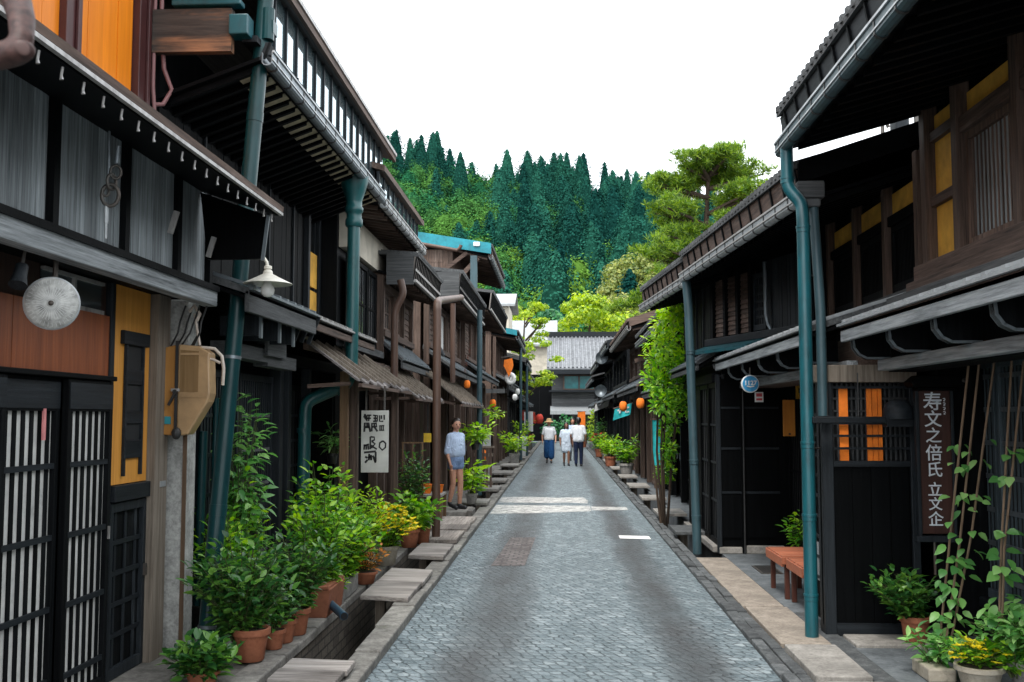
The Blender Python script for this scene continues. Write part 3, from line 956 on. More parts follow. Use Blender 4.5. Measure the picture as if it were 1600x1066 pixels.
# ------------------------------------------------------------------ leaves and plants
def leaf_arrays(pos, dr, up, L, W, bend=.25, fold=.18):
    """leaf blades with a folded midrib: 4 triangles each"""
    dr = dr / np.linalg.norm(dr, axis=1, keepdims=True)
    sd = np.cross(dr, up); sd /= np.linalg.norm(sd, axis=1, keepdims=True) + 1e-9
    nn = np.cross(sd, dr)
    L = L[:, None]; W = W[:, None]
    def at(f, w, s): return pos + dr * L * f * (1 - .06 * bend) + sd * W * w * s + nn * (W * fold * abs(s) * w * 2 - L * bend * f * f)
    n = len(pos)
    vs = np.stack([at(0, 0, 0), at(.16, .34, 1), at(.2, 0, 0), at(.16, .34, -1), at(.46, .5, 1), at(.5, 0, 0), at(.46, .5, -1), at(.76, .31, 1), at(.78, 0, 0), at(.76, .31, -1), at(1, 0, 0)], 1).reshape(-1, 3)
    base = (np.arange(n) * 11)[:, None]
    tri = np.array([[0, 2, 1], [0, 3, 2], [1, 2, 4], [2, 5, 4], [2, 3, 6], [2, 6, 5], [4, 5, 7], [5, 8, 7], [5, 6, 9], [5, 9, 8], [7, 8, 10], [8, 9, 10]])
    fs = (base[:, :, None] + tri[None]).reshape(-1, 3)
    return vs, fs


def unit(a): return a / (np.linalg.norm(a, axis=1, keepdims=True) + 1e-9)


def stem_plant(parent, seed, base, h, spread, stems, per, ll, lw, mat, name='foliage', bend=.3, stemr=.006, upness=.35, start=.12, stemmat='stem', lean=(0, 0), bush=.0):
    """a plant grown as arching stems carrying leaves; base in world space"""
    r = np.random.default_rng(seed); rr = random.Random(seed)
    off = np.array(root_of(parent).location)
    P = []; D = []; sm = MB()
    for s in range(stems):
        a = r.uniform(0, 2 * PI); rad = spread * math.sqrt(r.uniform(.05, 1)); hh = h * r.uniform(.62, 1.0) * (1 - .35 * (rad / max(spread, 1e-4)) ** 2)
        p0 = np.array(base) + np.array([math.cos(a), math.sin(a), 0]) * rad * .18
        p2 = np.array(base) + np.array([math.cos(a) * rad + lean[0], math.sin(a) * rad + lean[1], hh])
        p1 = (p0 + p2) / 2 + np.array([-math.cos(a), -math.sin(a), .5]) * rad * .25
        T = np.linspace(0, 1, 6)
        curve = [(1 - t) ** 2 * p0 + 2 * t * (1 - t) * p1 + t * t * p2 for t in T]
        sm.tube([tuple(c) for c in curve], stemr, 5, r2=stemr * .4, world=True)
        for i in range(per):
            t = start + (1 - start) * ((i + r.uniform(0, 1)) / per)
            if bush and r.uniform() < bush: t = start + (1 - start) * math.sqrt(r.uniform())
            c = (1 - t) ** 2 * p0 + 2 * t * (1 - t) * p1 + t * t * p2
            q = 2.4 * i + r.uniform(-.5, .5) + a
            d = np.array([math.cos(q), math.sin(q), upness + r.uniform(-.45, .45) + (.6 if t > .9 else 0)])
            P.append(c + d * .01); D.append(d)
    P = np.array(P); D = np.array(D); n = len(P)
    # short petioles spread the blades off the stem
    P = P + unit(D) * r.uniform(.0, ll * .6, (n, 1))
    U = np.tile([[0, 0, 1.0]], (n, 1)) + r.normal(0, .35, (n, 3))
    v, f = leaf_arrays(P, D, U, r.uniform(.6, 1.15, n) * ll, r.uniform(.75, 1.1, n) * lw, bend)
    o = np_mesh(name, v - off, f, M[mat], parent)
    sm.build('stems', M[stemmat], parent)
    return o


def flowers(parent, seed, base, h, spread, n, size, mat, name='flowers'):
    r = np.random.default_rng(seed); off = np.array(root_of(parent).location)
    P = []; D = []
    for i in range(n):
        a = r.uniform(0, 2 * PI); rad = spread * math.sqrt(r.uniform()); z = h * (1 - .5 * (rad / spread) ** 2) * r.uniform(.75, 1.08)
        c = np.array(base) + np.array([math.cos(a) * rad, math.sin(a) * rad, z])
        tilt = r.normal(0, .35, 3)
        for k in range(6):
            q = k * PI / 3 + r.uniform(-.2, .2)
            P.append(c); D.append(np.array([math.cos(q), math.sin(q), .5]) + tilt)
    P = np.array(P); D = np.array(D)
    v, f = leaf_arrays(P, D, np.tile([[0, 0, 1.0]], (len(P), 1)), np.full(len(P), size) * r.uniform(.8, 1.2, len(P)), np.full(len(P), size * .6), .1)
    return np_mesh(name, v - off, f, M[mat], parent)


def pot(parent, c, r, h, mat='terracotta', soil=True):
    m = MB()
    m.lathe([(r * .66, 0), (r * .70, .004), (r * .90, h * .80), (r * .92, h * .80), (r * 1.02, h * .81), (r * 1.03, h * .99), (r * 1.0, h), (r * .90, h), (r * .88, h * .86), (r * .5, h * .85)], c, 24)
    o = m.build('pot', M[mat], parent, smooth=True)
    s = MB(); s.lathe([(r * .87, 0), (r * .87, .012), (r * .3, .02)], (c[0], c[1], c[2] + h * .86), 16); s.build('soil', M['soil'], o)
    return o


def crown_np(seed, clumps, per, ls, squash=1.0, droop=0.0, tri=False):
    """leaf cards through many clumps: clumps are (x, y, z, rx, ry, rz)"""
    r = np.random.default_rng(seed)
    P = []; N = []
    for (x, y, z, rx, ry, rz) in clumps:
        d = unit(r.normal(0, 1, (per, 3))); rad = r.uniform(.35, 1.0, (per, 1)) ** .6
        P.append(np.array([x, y, z]) + d * rad * np.array([rx, ry, rz])); N.append(d)
    P = np.concatenate(P); N = np.concatenate(N); n = len(P)
    U = unit(N + r.normal(0, .38, (n, 3)) + np.array([0, 0, .45]))
    D = unit(np.cross(U, r.normal(0, 1, (n, 3))))
    S_ = np.cross(D, U); S_ = unit(S_)
    L = ls * r.uniform(.6, 1.3, (n, 1)); W = L * .62
    v = np.stack([P - D * L * .5, P + S_ * W * .5, P + D * L * .5, P - S_ * W * .5], 1).reshape(-1, 3)
    f = np.arange(n * 4).reshape(n, 4)
    return v, f


# ------------------------------------------------------------------ people
def body_mesh(caps, mat, name, parent, vox=.012, smooth=4, balls=()):
    """one continuous skin over tapered limbs: union of limbs, voxel-remeshed and smoothed"""
    m = MB()
    for (a, ra, b, rb) in caps:
        A, B = Vector(a), Vector(b); d = (B - A); L = d.length
        if L < 1e-5: d = Vector((0, 0, 1)); L = 1e-5
        d.normalize(); k = 5
        pts = []; rs = []
        for i in range(k): t = PI / 2 * i / k; pts.append(A - d * ra * math.cos(t)); rs.append(max(1e-4, ra * math.sin(t)))
        pts.append(A); rs.append(ra); pts.append(B); rs.append(rb)
        for i in range(1, k + 1): t = PI / 2 * i / k; pts.append(B + d * rb * math.sin(t)); rs.append(max(1e-4, rb * math.cos(t)))
        m.tube(pts, rs, 14, world=True)
    for (c, r) in balls: m.ball(c, r, 18, 12)
    o = m.build(name, M[mat], parent)
    rm = o.modifiers.new('r', 'REMESH'); rm.mode = 'VOXEL'; rm.voxel_size = vox; rm.use_smooth_shade = True
    if smooth:
        sm = o.modifiers.new('s', 'SMOOTH'); sm.factor = .5; sm.iterations = smooth
    dg = bpy.context.evaluated_depsgraph_get(); me = bpy.data.meshes.new_from_object(o.evaluated_get(dg))
    old = o.data; o.modifiers.clear(); o.data = me; bpy.data.meshes.remove(old)
    me.polygons.foreach_set('use_smooth', [True] * len(me.polygons))
    me.materials.clear(); me.materials.append(M[mat])
    return o


def hand_caps(w, fwd, side, s=1.0, curl=.6):
    """palm, four fingers and a thumb from wrist w; fwd along the hand, side towards the thumb"""
    w = Vector(w); f = Vector(fwd).normalized(); sd = Vector(side); sd = (sd - f * sd.dot(f)).normalized(); n = f.cross(sd)
    C = []
    C.append((w, .023 * s, w + f * .04 * s, .026 * s))
    for i, (o, L) in enumerate(((.027, .070), (.009, .078), (-.009, .073), (-.026, .058))):
        b = w + f * .085 * s + sd * o * s
        C.append((w + f * .02 * s + sd * o * .6 * s, .014 * s, b, .012 * s))
        p = b; d = f.copy()
        for j in range(3):
            ang = curl * (.5 + .35 * j) + .06 * i
            d = (d * math.cos(ang * .6) + n * math.sin(ang * .6)).normalized()
            q = p + d * L * s * (.45, .31, .24)[j]
            C.append((p, (.0095, .0088, .0080)[j] * s, q, (.0088, .0080, .0068)[j] * s)); p = q
    b = w + f * .03 * s + sd * .024 * s
    d = (f * .7 + sd * .7 + n * .25).normalized(); q = b + d * .042 * s
    C.append((b, .013 * s, q, .011 * s))
    d2 = (f * .95 + sd * .2 + n * .3).normalized(); C.append((q, .0105 * s, q + d2 * .032 * s, .0085 * s))
    return C


def face_parts(h, c, fwd, s, skin, hair, style='short', hat=False):
    """eyes, brows, lips and hair for a head centred at c"""
    f = Vector(fwd).normalized(); up = Vector((0, 0, 1)); sd = f.cross(up).normalized(); c = Vector(c)
    e = MB()
    for k in (-1, 1): e.ball(c + f * .082 * s + sd * k * .032 * s + up * .004 * s, .011 * s, 8, 6)
    e.build('eyes', M['eye'], h, smooth=True)
    l = MB(); l.tube([c + f * .083 * s - sd * .022 * s - up * .058 * s, c + f * .094 * s - up * .056 * s, c + f * .083 * s + sd * .022 * s - up * .058 * s], .007 * s, 6, world=True)
    l.build('lips', M['lipcol'], h, smooth=True)
    caps = []
    B = [(c - f * .026 * s + up * .046 * s, (.098 * s, .098 * s, .094 * s))]
    if style == 'long':
        caps = [(c - f * .05 * s, .075 * s, c - f * .07 * s - up * .20 * s, .055 * s), (c + sd * .06 * s, .035 * s, c + sd * .07 * s - up * .19 * s, .03 * s), (c - sd * .06 * s, .035 * s, c - sd * .07 * s - up * .19 * s, .03 * s)]
    elif style == 'tied':
        caps = [(c - f * .055 * s, .085 * s, c - f * .065 * s - up * .055 * s, .066 * s), (c - f * .10 * s + up * .01 * s, .042 * s, c - f * .12 * s - up * .11 * s, .02 * s)]
    else:
        caps = [(c - f * .05 * s + up * .01 * s, .084 * s, c - f * .058 * s - up * .04 * s, .068 * s)]
    body_mesh(caps, hair, 'hair', h, .008, 2, balls=B)


def head_caps(c, fwd, s):
    f = Vector(fwd).normalized(); up = Vector((0, 0, 1)); sd = f.cross(up).normalized(); c = Vector(c)
    caps = [(c + up * .03 * s, .083 * s, c + f * .012 * s - up * .02 * s, .074 * s),
            (c + f * .02 * s - up * .03 * s, .062 * s, c + f * .042 * s - up * .088 * s, .034 * s),
            (c + f * .082 * s + up * .006 * s, .010 * s, c + f * .104 * s - up * .028 * s, .015 * s),
            (c - f * .01 * s + sd * .080 * s - up * .004 * s, .014 * s, c - f * .006 * s + sd * .078 * s - up * .034 * s, .011 * s),
            (c - f * .01 * s - sd * .080 * s - up * .004 * s, .014 * s, c - f * .006 * s - sd * .078 * s - up * .034 * s, .011 * s),
            (c - f * .02 * s - up * .06 * s, .052 * s, c - f * .025 * s - up * .16 * s, .056 * s)]
    return caps


def person(label, loc, ang, H, skin, hairm, style, top, bottom, kind, hat=None, stride=.0, arms=((.1, .05), (.1, .05)), look=0.0, shoes='shoe', sleeve='short', lean=0.0, long_top=0.0, arm=None, vox=.0115, smooth=3):
    """ang: heading about z (0 looks along -y, towards the camera)"""
    h = thing('person', label, 'person', loc)
    s = H / 1.70
    ca, sa = math.cos(ang), math.sin(ang)
    def W(x, y, z):            # x: to the person's left, y: forward
        fx, fy = sa, -ca       # forward
        lx, ly = ca, sa        # left
        return Vector((loc[0] + (lx * x + fx * y) * s, loc[1] + (ly * x + fy * y) * s, loc[2] + z * s))
    fwd = (W(0, 1, 0) - W(0, 0, 0)).normalized()
    la = ang + look; hf = Vector((math.sin(la), -math.cos(la), 0))
    head = W(0, .015 + lean * .5, 1.575)
    C = head_caps(head, hf, s)
    hipz, shz = .90, 1.36
    LL = []
    for k, st in ((1, stride), (-1, -stride)):
        hip = W(.085 * k, 0, hipz); knee = W(.085 * k, st * .55 + .03, .49); ank = W(.08 * k, st - (.05 if st < 0 else 0), .085 + (.04 if st < 0 else 0))
        toe = W(.09 * k, st + .13, .035)
        heel = W(.08 * k, st - .03, .045 + (.04 if st < 0 else 0))
        LL.append((hip, knee, ank, toe, heel))
        C += [(hip, .083 * s, knee, .055 * s), (knee, .053 * s, knee.lerp(ank, .35), .056 * s), (knee.lerp(ank, .35), .055 * s, ank, .036 * s), (heel, .034 * s, toe, .03 * s)]
    C += [(W(.06, 0, .93), .105 * s, W(-.06, 0, .93), .105 * s)] + [(W(.055 * k, .0, .93), .105 * s, W(.06 * k, .01, 1.28), .098 * s) for k in (-1, 0, 1)] + [(W(.06, .01, 1.22), .104 * s, W(-.06, .01, 1.22), .104 * s),
          (W(.13, 0, shz + .01), .062 * s, W(-.13, 0, shz + .01), .062 * s), (W(0, 0, shz), .075 * s, W(0, 0, 1.46), .055 * s)]
    AR = []
    for k, (out, fw) in ((1, arms[0]), (-1, arms[1])):
        if arm and k == arm[0]:
            sh, el, wr = W(.17 * k, 0, shz), Vector(arm[1]), Vector(arm[2])
            AR.append((sh, el, wr))
            C += [(sh, .052 * s, el, .042 * s), (el, .041 * s, el.lerp(wr, .3), .043 * s), (el.lerp(wr, .3), .043 * s, wr, .027 * s)] + arm[3]
            continue
        sh = W(.17 * k, 0, shz); el = W((.20 + out) * k, fw * .3 - .03, shz - .29); wr = W((.20 + out * .9) * k, fw + .02, shz - .52 + abs(fw) * .35)
        AR.append((sh, el, wr))
        C += [(sh, .052 * s, el, .040 * s), (el, .039 * s, wr, .027 * s)]
        C += hand_caps(wr, wr - el, fwd, s, .5)
    body_mesh(C, skin, 'body', h, vox, smooth)
    face_parts(h, head, hf, s, skin, hairm, style)
    # clothes, each one garment over the same limbs
    T = [(W(.072 * k, .005, .97 - long_top), .134 * s, W(.075 * k, .01, 1.27), .116 * s) for k in (-1, -.5, 0, .5, 1)] + [
         (W(.135, 0, shz), .075 * s, W(-.135, 0, shz), .075 * s), (W(0, 0, shz - .02), .095 * s, W(0, 0, 1.42), .066 * s)]
    for sh, el, wr in AR:
        e = el.lerp(sh, .25) if sleeve == 'short' else (el.lerp(wr, .55) if sleeve == 'long' else el)
        T += [(sh, .066 * s, el if sleeve == 'long' else e, .058 * s)]
        if sleeve == 'long': T += [(el, .056 * s, e, .048 * s)]
    if kind == 'dress':
        T += [(W(.08, 0, .9), .13 * s, W(.10, 0, .62), .115 * s), (W(-.08, 0, .9), .13 * s, W(-.10, 0, .62), .115 * s), (W(0, .0, .9), .12 * s, W(0, 0, .62), .125 * s)]
    body_mesh(T, top, 'dress' if kind == 'dress' else 'shirt', h, .012, 7)
    if kind in ('trousers', 'shorts', 'wide'):
        B = [(W(.06, 0, .93), .122 * s, W(-.06, 0, .93), .122 * s)]
        for hip, knee, ank, toe, heel in LL:
            if kind == 'trousers':
                B += [(hip, .098 * s, knee, .07 * s), (knee, .069 * s, ank, .056 * s)]
            elif kind == 'wide':
                B += [(hip, .115 * s, knee, .125 * s), (knee, .125 * s, ank.lerp(knee, .45), .12 * s)]
            else:
                B += [(hip, .104 * s, hip.lerp(knee, .22), .102 * s)]
        body_mesh(B, bottom, {'shorts': 'shorts', 'trousers': 'trousers', 'wide': 'wide_trousers'}[kind], h, .013, 4)
    SH = []
    for hip, knee, ank, toe, heel in LL: SH += [(heel, .043 * s, toe, .038 * s), (heel, .04 * s, ank, .042 * s)]
    body_mesh(SH, shoes, 'shoes', h, .012, 3)
    if hat:
        m = MB(); p = head + Vector((0, 0, .055 * s)) - hf * .005
        m.lathe([(.19 * s, -.03 * s), (.185 * s, -.022 * s), (.11 * s, .012 * s), (.10 * s, .02 * s), (.095 * s, .09 * s), (.06 * s, .115 * s), (.0, .118 * s)], p, 24)
        m.build('hat', M[hat], h, smooth=True)
    return h
# ================================================================== LEFT SIDE
# ------------------------------------------------------------------ nearest house
h = thing('wooden_house', 'black wooden house with bright orange upper boards and a paper-backed lattice door', 'house', (-3.2, 5.2, .05))
F = fr_left(-2.9)
m = MB(F); m.box(2.4, 7.34, -4.5, -.12, 0.05, 3.6); m.box(2.4, 7.56, -4.5, -.42, 3.6, 5.9); m.build('wall', M['black_v'], h)
# sliding doors
for i, (a, b) in enumerate(((3.95, 4.57), (4.58, 5.20), (5.22, 5.855), (5.87, 6.47))):
    n = -.02 if i % 2 == 0 else .02
    d = lattice_panel(h, F, a, b, .06, 1.975, n, 'sliding_door', 6, 'black_v', 'slate_y', 0, .040, 'paper', .006, True, None, .19, back_n=-.021)
    for z in (1.47, 1.06, .655, .25):
        rm = MB(F); rm.box(a + .045, b - .045, n - .012, n + .006, z - .016, z + .016); rm.build('rail', M['slate_y'], d)
    rm = MB(F); rm.box(a + .012, b - .012, n + .0095, n + .016, 1.80, 1.955); rm.build('top_rail', M['slate_y'], d)
    if i == 3:
        q = MB(F); q.box(b - .032, b - .017, n + .011, n + .022, .98, 1.06); q.build('handle', M['lip'], d)
    if i == 2:
        q = MB(F); q.box(5.66, 5.69, -.018, -.008, 1.62, 1.80); q.build('sticker', plain('faded_pink_paper', (.62, .22, .22, 1), .8, .15), d)
post(h, F, 6.503, -.022, .05, 2.66, .055, 'slate_v')
rail(h, F, 3.5, 6.48, .0, 1.98, .03, .10, 'black_y', 'door_head')
# brown panel above the doors
m = MB(F); r_ = random.Random(5); u = 3.5
for (a, b) in ((3.5, 4.4), (4.4, 5.30), (5.3, 6.475)): m.box(a + .003, b - .003, -.06, -.01, 2.012, 2.40)
m.build('door_panel', M['panel'], h)
m = MB(F); m.box(3.5, 6.48, -.08, -.04, 2.40, 2.68); m.build('upper_panel', wood('dark_red_brown_boards', (.012, .006, .004, 1), (.05, .024, .016, 1), 'z', 24, .6), h)
w_ = MB(F); w_.box(5.62, 6.38, -.035, -.005, 2.40, 2.425); w_.box(5.62, 6.38, -.035, -.005, 2.585, 2.605); w_.box(5.98, 6.0, -.035, -.005, 2.42, 2.585)
wo = w_.build('transom_window', M['lip'], h)
g = MB(F); g.box(5.62, 6.38, -.036, -.028, 2.42, 2.59); g.build('pane', M['glass'], wo)
# honey coloured panel with the black slotted vent
m = MB(F); m.box(6.535, 7.10, -.06, .0, 1.31, 2.66); m.build('side_panel', M['ochre'], h)
m = MB(F); m.box(6.62, 7.04, .0, .03, 2.235, 2.325)
m.box(6.68, 6.70, .0, .024, 1.36, 2.235); m.box(6.955, 6.975, .0, .024, 1.36, 2.235)
for z, t in ((2.02, .10), (1.75, .085), (1.535, .12)): m.box(6.70, 6.955, .0, .018, z - t / 2, z + t / 2)
vo = m.build('vent_frame', M['slate_y'], h, bev=.003)
m = MB(F); m.box(6.70, 6.955, -.002, .004, 1.55, 2.235); m.build('backboard', M['dark'], vo)
m = MB(F); m.box(6.53, 7.10, -.05, .035, 1.20, 1.305); m.build('rail', M['slate_y'], h, bev=.004)
d = lattice_panel(h, F, 6.53, 7.10, .06, 1.19, .0, 'low_door', 3, 'slate_v', 'slate_y', 4, .03, 'black_v', .02)
q = MB(F); q.box(7.062, 7.085, .011, .03, .66, .74); q.build('handle', M['iron'], d)
m = MB(F); m.box(7.11, 7.335, -.1, .06, .05, 2.66); m.build('corner_post', M['greige_v'], h, bev=.008)
q = MB(F); q.box(7.20, 7.30, .06, .066, 1.255, 1.295); q.build('address_plate', M['zincl'], h)
# fascia over the doors, grey boards above it
m = MB(F); m.box(2.4, 7.34, .30, .40, 2.555, 2.685); m.build('fascia', M['grey_y'], h, bev=.008)
m = MB(F); m.box(2.4, 7.33, .405, .42, 2.66, 2.70); m.box(2.4, 7.33, -.1, .30, 2.62, 2.66); m.build('canopy_soffit', M['black_x'], h)
boards(h, F, 2.6, 7.32, 2.70, 3.36, .34, 'grey_v', .115, 'cladding')
for u in (3.35, 4.15, 4.95, 5.80, 6.62, 7.24):
    m = MB(F); m.box(u - .03, u + .03, .345, .385, 2.70, 3.36); m.build('batten', M['black_v'], h)
for u, z0 in ((6.25, 2.90), (6.95, 2.86)):
    m = MB(F); m.bar((u, .46, z0), (u, .50, z0 + .14), .03); m.build('bracket', M['lip'], h)
# the eave over it, with a bare metal lip and a row of pegs
m = MB(F)
m.extr([(.905, 3.203), (-.3, 3.62), (-.3, 3.66), (.905, 3.235)], 2.4, 7.14)
ro = m.build('pent_roof', M['brown_y'], h)
m = MB(F); m.extr([(.90, 3.175), (.90, 3.203), (.34, 3.40), (.34, 3.36)], 2.4, 7.13); m.build('soffit', M['black_x'], h)
m = MB(F); m.extr([(.906, 3.184), (.93, 3.184), (.93, 3.204), (.906, 3.204)], 2.4, 7.145); m.build('roof_lip', M['lip'], ro)
m = MB(F); m.extr([(.908, 3.208), (.928, 3.208), (.935, 3.245), (.908, 3.245)], 2.4, 7.145); m.build('roof_edge', M['brown_y'], ro)
u = 2.65
while u < 7.1:
    m = MB(F); m.tube([(u, .885, 3.17), (u, .88, 3.135), (u, .882, 3.118)], [.006, .006, .009], 8); m.build('peg', M['lip'], ro)
    u += .19
m = MB(F); m.extr([(.84, 3.17), (.80, 2.86), (.42, 2.86), (.36, 3.34)], 7.05, 7.09); eo = m.build('eave_end_board', M['ink_v'], h)
m = MB(F); m.bar((7.05, .85, 3.17), (7.05, .815, 2.85), .022); m.build('edge_strip', M['zinc'], eo)
# upper floor
U = fr_left(-3.22)
boards(h, U, 3.9, 6.28, 3.6, 5.9, .0, 'orange', .24, 'orange_boards')
boards(h, U, 6.44, 7.40, 3.6, 5.9, .0, 'orange', .235, 'orange_boards')
for u, wd in ((6.36, .16), (7.49, .16), (4.2, .14)):
    m = MB(U); m.box(u - wd / 2, u + wd / 2, -.05, .06, 3.55, 5.9); m.box(u + wd / 2 - .05, u + wd / 2, .06, .085, 3.55, 5.9); m.build('post', M['maroon'], h, bev=.006)
m = MB(); m.tube([(-3.10, 7.64, 5.3), (-3.09, 7.64, 4.75), (-3.07, 7.66, 4.45), (-3.02, 7.70, 4.30), (-3.08, 7.68, 4.18), (-3.12, 7.62, 4.16)], .018, 8, world=True)
m.tube([(-3.13, 7.60, 5.3), (-3.13, 7.60, 4.3), (-3.11, 7.62, 3.95)], .016, 8, world=True)
m.build('conduit', plain('pink_brown_conduit', (.22, .10, .10, 1), .5), h, smooth=True)
m = MB(U); m.extr([(.55, 5.86), (-2.2, 6.6), (-2.2, 6.7), (.55, 5.96)], 2.0, 7.7); m.extr([(-2.2, 6.6), (-4.8, 5.9), (-4.8, 6.0), (-2.2, 6.7)], 2.0, 7.7); m.build('roof', M['tile'], h)

# lamp disc under the canopy
t = thing('disc_lamp', 'round frosted disc lamp with fine ribs under the canopy above the lattice door', 'wall lamp', (-2.50, 5.02, 2.32))
ax = Vector((.42, -1, -.06)).normalized(); c0 = Vector((-2.548, 5.0, 2.32))
m = MB(); m.lathe([(.118, -.03), (.127, -.022), (.129, -.004), (.122, .006), (.09, .020), (.05, .028), (.014, .031)], c0, 40, ax); sh = m.build('shade', M['ribglass'], t, smooth=True)
m = MB()
a_ = ax.orthogonal().normalized(); b_ = ax.cross(a_)
for i in range(36):
    q = a_ * math.cos(i * PI / 18) + b_ * math.sin(i * PI / 18)
    m.tube([c0 + q * .022 + ax * .031, c0 + q * .07 + ax * .0255, c0 + q * .118 + ax * .0085], .0012, 4, world=True)
m.build('ribs', M['white'], sh)
m = MB(); m.lathe([(.012, .028), (.013, .040), (.006, .046)], c0, 14, ax); m.build('knob', M['iron'], t, smooth=True)
m = MB(); m.lathe([(.131, -.034), (.134, -.028), (.134, -.006), (.129, -.002)], c0, 40, ax); m.build('rim', M['zincl'], t, smooth=True)
m = MB(); m.tube([c0 - ax * .03, c0 - ax * .16, c0 - ax * .20 + V(0, 0, .34)], .014, 8, world=True); m.build('bracket', M['iron'], t)
# spot lamp
t = thing('spot_lamp', 'small dark spot lamp hanging from the canopy at the left of the disc lamp', 'spot lamp', (-2.62, 4.82, 2.40))
m = MB(); m.lathe([(.0, .07), (.03, .065), (.034, .0), (.044, -.05), (.040, -.05)], (-2.62, 4.82, 2.43), 18, (-.1, .5, 1)); m.build('lamp_body', M['slate_v'], t, smooth=True)
m = MB(); m.tube([(-2.62, 4.84, 2.49), (-2.62, 4.86, 2.56), (-2.60, 4.86, 2.62)], .009, 8, world=True); m.build('bracket', M['iron'], t)
# iron hook and chain hanging in front of the grey boards
t = thing('hanging_hook', 'old iron hook and ring hanging from the eave before the grey boards', 'hook', (-2.30, 5.10, 2.72))
m = MB(); m.tube([(-2.315, 5.08, 3.22), (-2.312, 5.08, 3.02), (-2.318, 5.08, 2.95)], .007, 8, world=True); m.tube([(-2.265, 5.08, 3.14), (-2.272, 5.08, 3.05)], .014, 8, world=True); m.build('rod', M['zinc'], t, smooth=True)
m = MB()
def ring(c, r, tilt, rad=.007):
    c = Vector(c)
    m.tube([c + Vector((math.cos(q) * r * math.cos(tilt), math.cos(q) * r * math.sin(tilt), math.sin(q) * r * 1.35)) for q in [i * PI / 8 for i in range(17)]], rad, 8, world=True)
ring((-2.275, 5.08, 3.005), .026, .3); ring((-2.295, 5.08, 2.955), .03, 1.2, .008); ring((-2.300, 5.08, 2.885), .042, .2, .0105); ring((-2.325, 5.08, 2.905), .018, .9)
m.build('ring', M['iron'], t, smooth=True)
m = MB(); m.tube([(-2.318, 5.08, 2.83), (-2.318, 5.08, 2.74)], .012, 8, world=True); m.tube([(-2.318, 5.08, 2.745), (-2.318, 5.08, 2.66)], .008, 8, world=True); m.build('weight', M['zincl'], t)

# concrete post and meter box
t = thing('concrete_post', 'pale stained concrete post between the orange house corner and the leaning pipe', 'post', (-2.82, 7.55, .05))
m = MB(); m.box(-2.895, -2.735, 7.42, 7.62, .05, 2.62); m.build('shaft', M['concrete'], t, bev=.012)
m = MB(); m.box(-2.758, -2.728, 7.411, 7.418, .05, 1.62); m.build('edge_strip', wood('rust_brown_strip', (.06, .035, .02, 1), (.20, .13, .085, 1), 'z', 20, .9), t)
t = thing('meter_box', 'amber and beige meter box with a tapered bottom and black strap', 'meter box', (-2.7, 7.3, 1.6))
FB = Fr((0, 7.40, 0), (1, 0, 0), (0, -1, 0))
m = MB(FB); m.prism([(-2.872, 2.245), (-2.755, 2.275), (-2.755, 1.615), (-2.855, 1.625), (-2.872, 1.66)], .0, .15); bo = m.build('front_cover', M['amber'], t, bev=.008)
m = MB(FB); m.prism([(-2.752, 2.275), (-2.60, 2.262), (-2.525, 2.215), (-2.513, 1.92), (-2.528, 1.86), (-2.67, 1.625), (-2.752, 1.615)], .0, .142); so = m.build('side_cover', M['beige'], t, bev=.012)
m = MB(FB); m.prism([(-2.735, 2.235), (-2.60, 2.225), (-2.60, 1.93), (-2.735, 1.93)], .142, .1435); m.build('window', wood('smoked_meter_window', (.15, .085, .035, 1), (.30, .19, .09, 1), 'z', 30, .25), so)
for z in (2.205, 1.90):
    m = MB(FB); m.box(-2.74, -2.53, .1425, .147, z - .008, z + .008); m.build('ridge', M['beige'], so)
m = MB(FB); m.box(-2.765, -2.745, .15, .160, 1.60, 2.30); m.build('strap', M['wire'], t)
m = MB(FB); m.tube([(-2.755, .163, 1.93), (-2.755, .185, 1.93)], .018, 10); m.bar((-2.755, .178, 1.925), (-2.80, .178, 1.835), .016); ha = m.build('handle', M['wire'], t)
m = MB(FB); m.box(-2.785, -2.725, .163, .18, 1.935, 1.955); m.build('bolt', M['lip'], ha)
m = MB(FB); m.box(-2.835, -2.79, .151, .156, 1.70, 1.755); m.build('sticker', plain('teal_sticker', (.02, .22, .26, 1), .5), t)
m = MB(FB); m.ball((-2.745, 7.24, 1.635), (.035, .03, .045)); m.build('lock', M['wire'], t)
m = MB(FB)
for (a, b, c, d_) in ((-2.80, -2.72, .06, .02), (-2.76, -2.66, .09, .03), (-2.70, -2.62, .05, .02), (-2.66, -2.60, .11, .04), (-2.83, -2.76, .1, .05)):
    m.tube([(a, c, 2.25), ((a + b) / 2 + .03, c + .02, 2.36), (b, c, 2.44), (b + .04, c, 2.56)], .007, 6)
m.build('cables', M['wire'], t)
m = MB(FB)
m.tube([(-2.66, .08, 2.50), (-2.61, .10, 2.27)], .010, 8); m.tube([(-2.70, .07, 2.52), (-2.66, .09, 2.56), (-2.62, .08, 2.50), (-2.64, .09, 2.45)], .013, 8)
m.tube([(-2.60, .10, 2.255), (-2.50, .10, 2.245), (-2.445, .10, 2.19), (-2.43, .10, 2.10), (-2.435, .10, 1.98)], .012, 8)
m.tube([(-2.60, .12, 2.18), (-2.50, .12, 2.165), (-2.45, .12, 2.14)], .010, 8)
m.build('conduit', plain('cream_conduit', (.55, .47, .40, 1), .45), t, smooth=True)
m = MB(FB); m.tube([(-2.98, .02, 2.13), (-2.885, .10, 2.22), (-2.86, .08, 2.33)], .010, 6); m.tube([(-2.98, .02, 2.12), (-2.89, .12, 2.19)], .009, 6); m.build('side_cable', M['wire'], t)

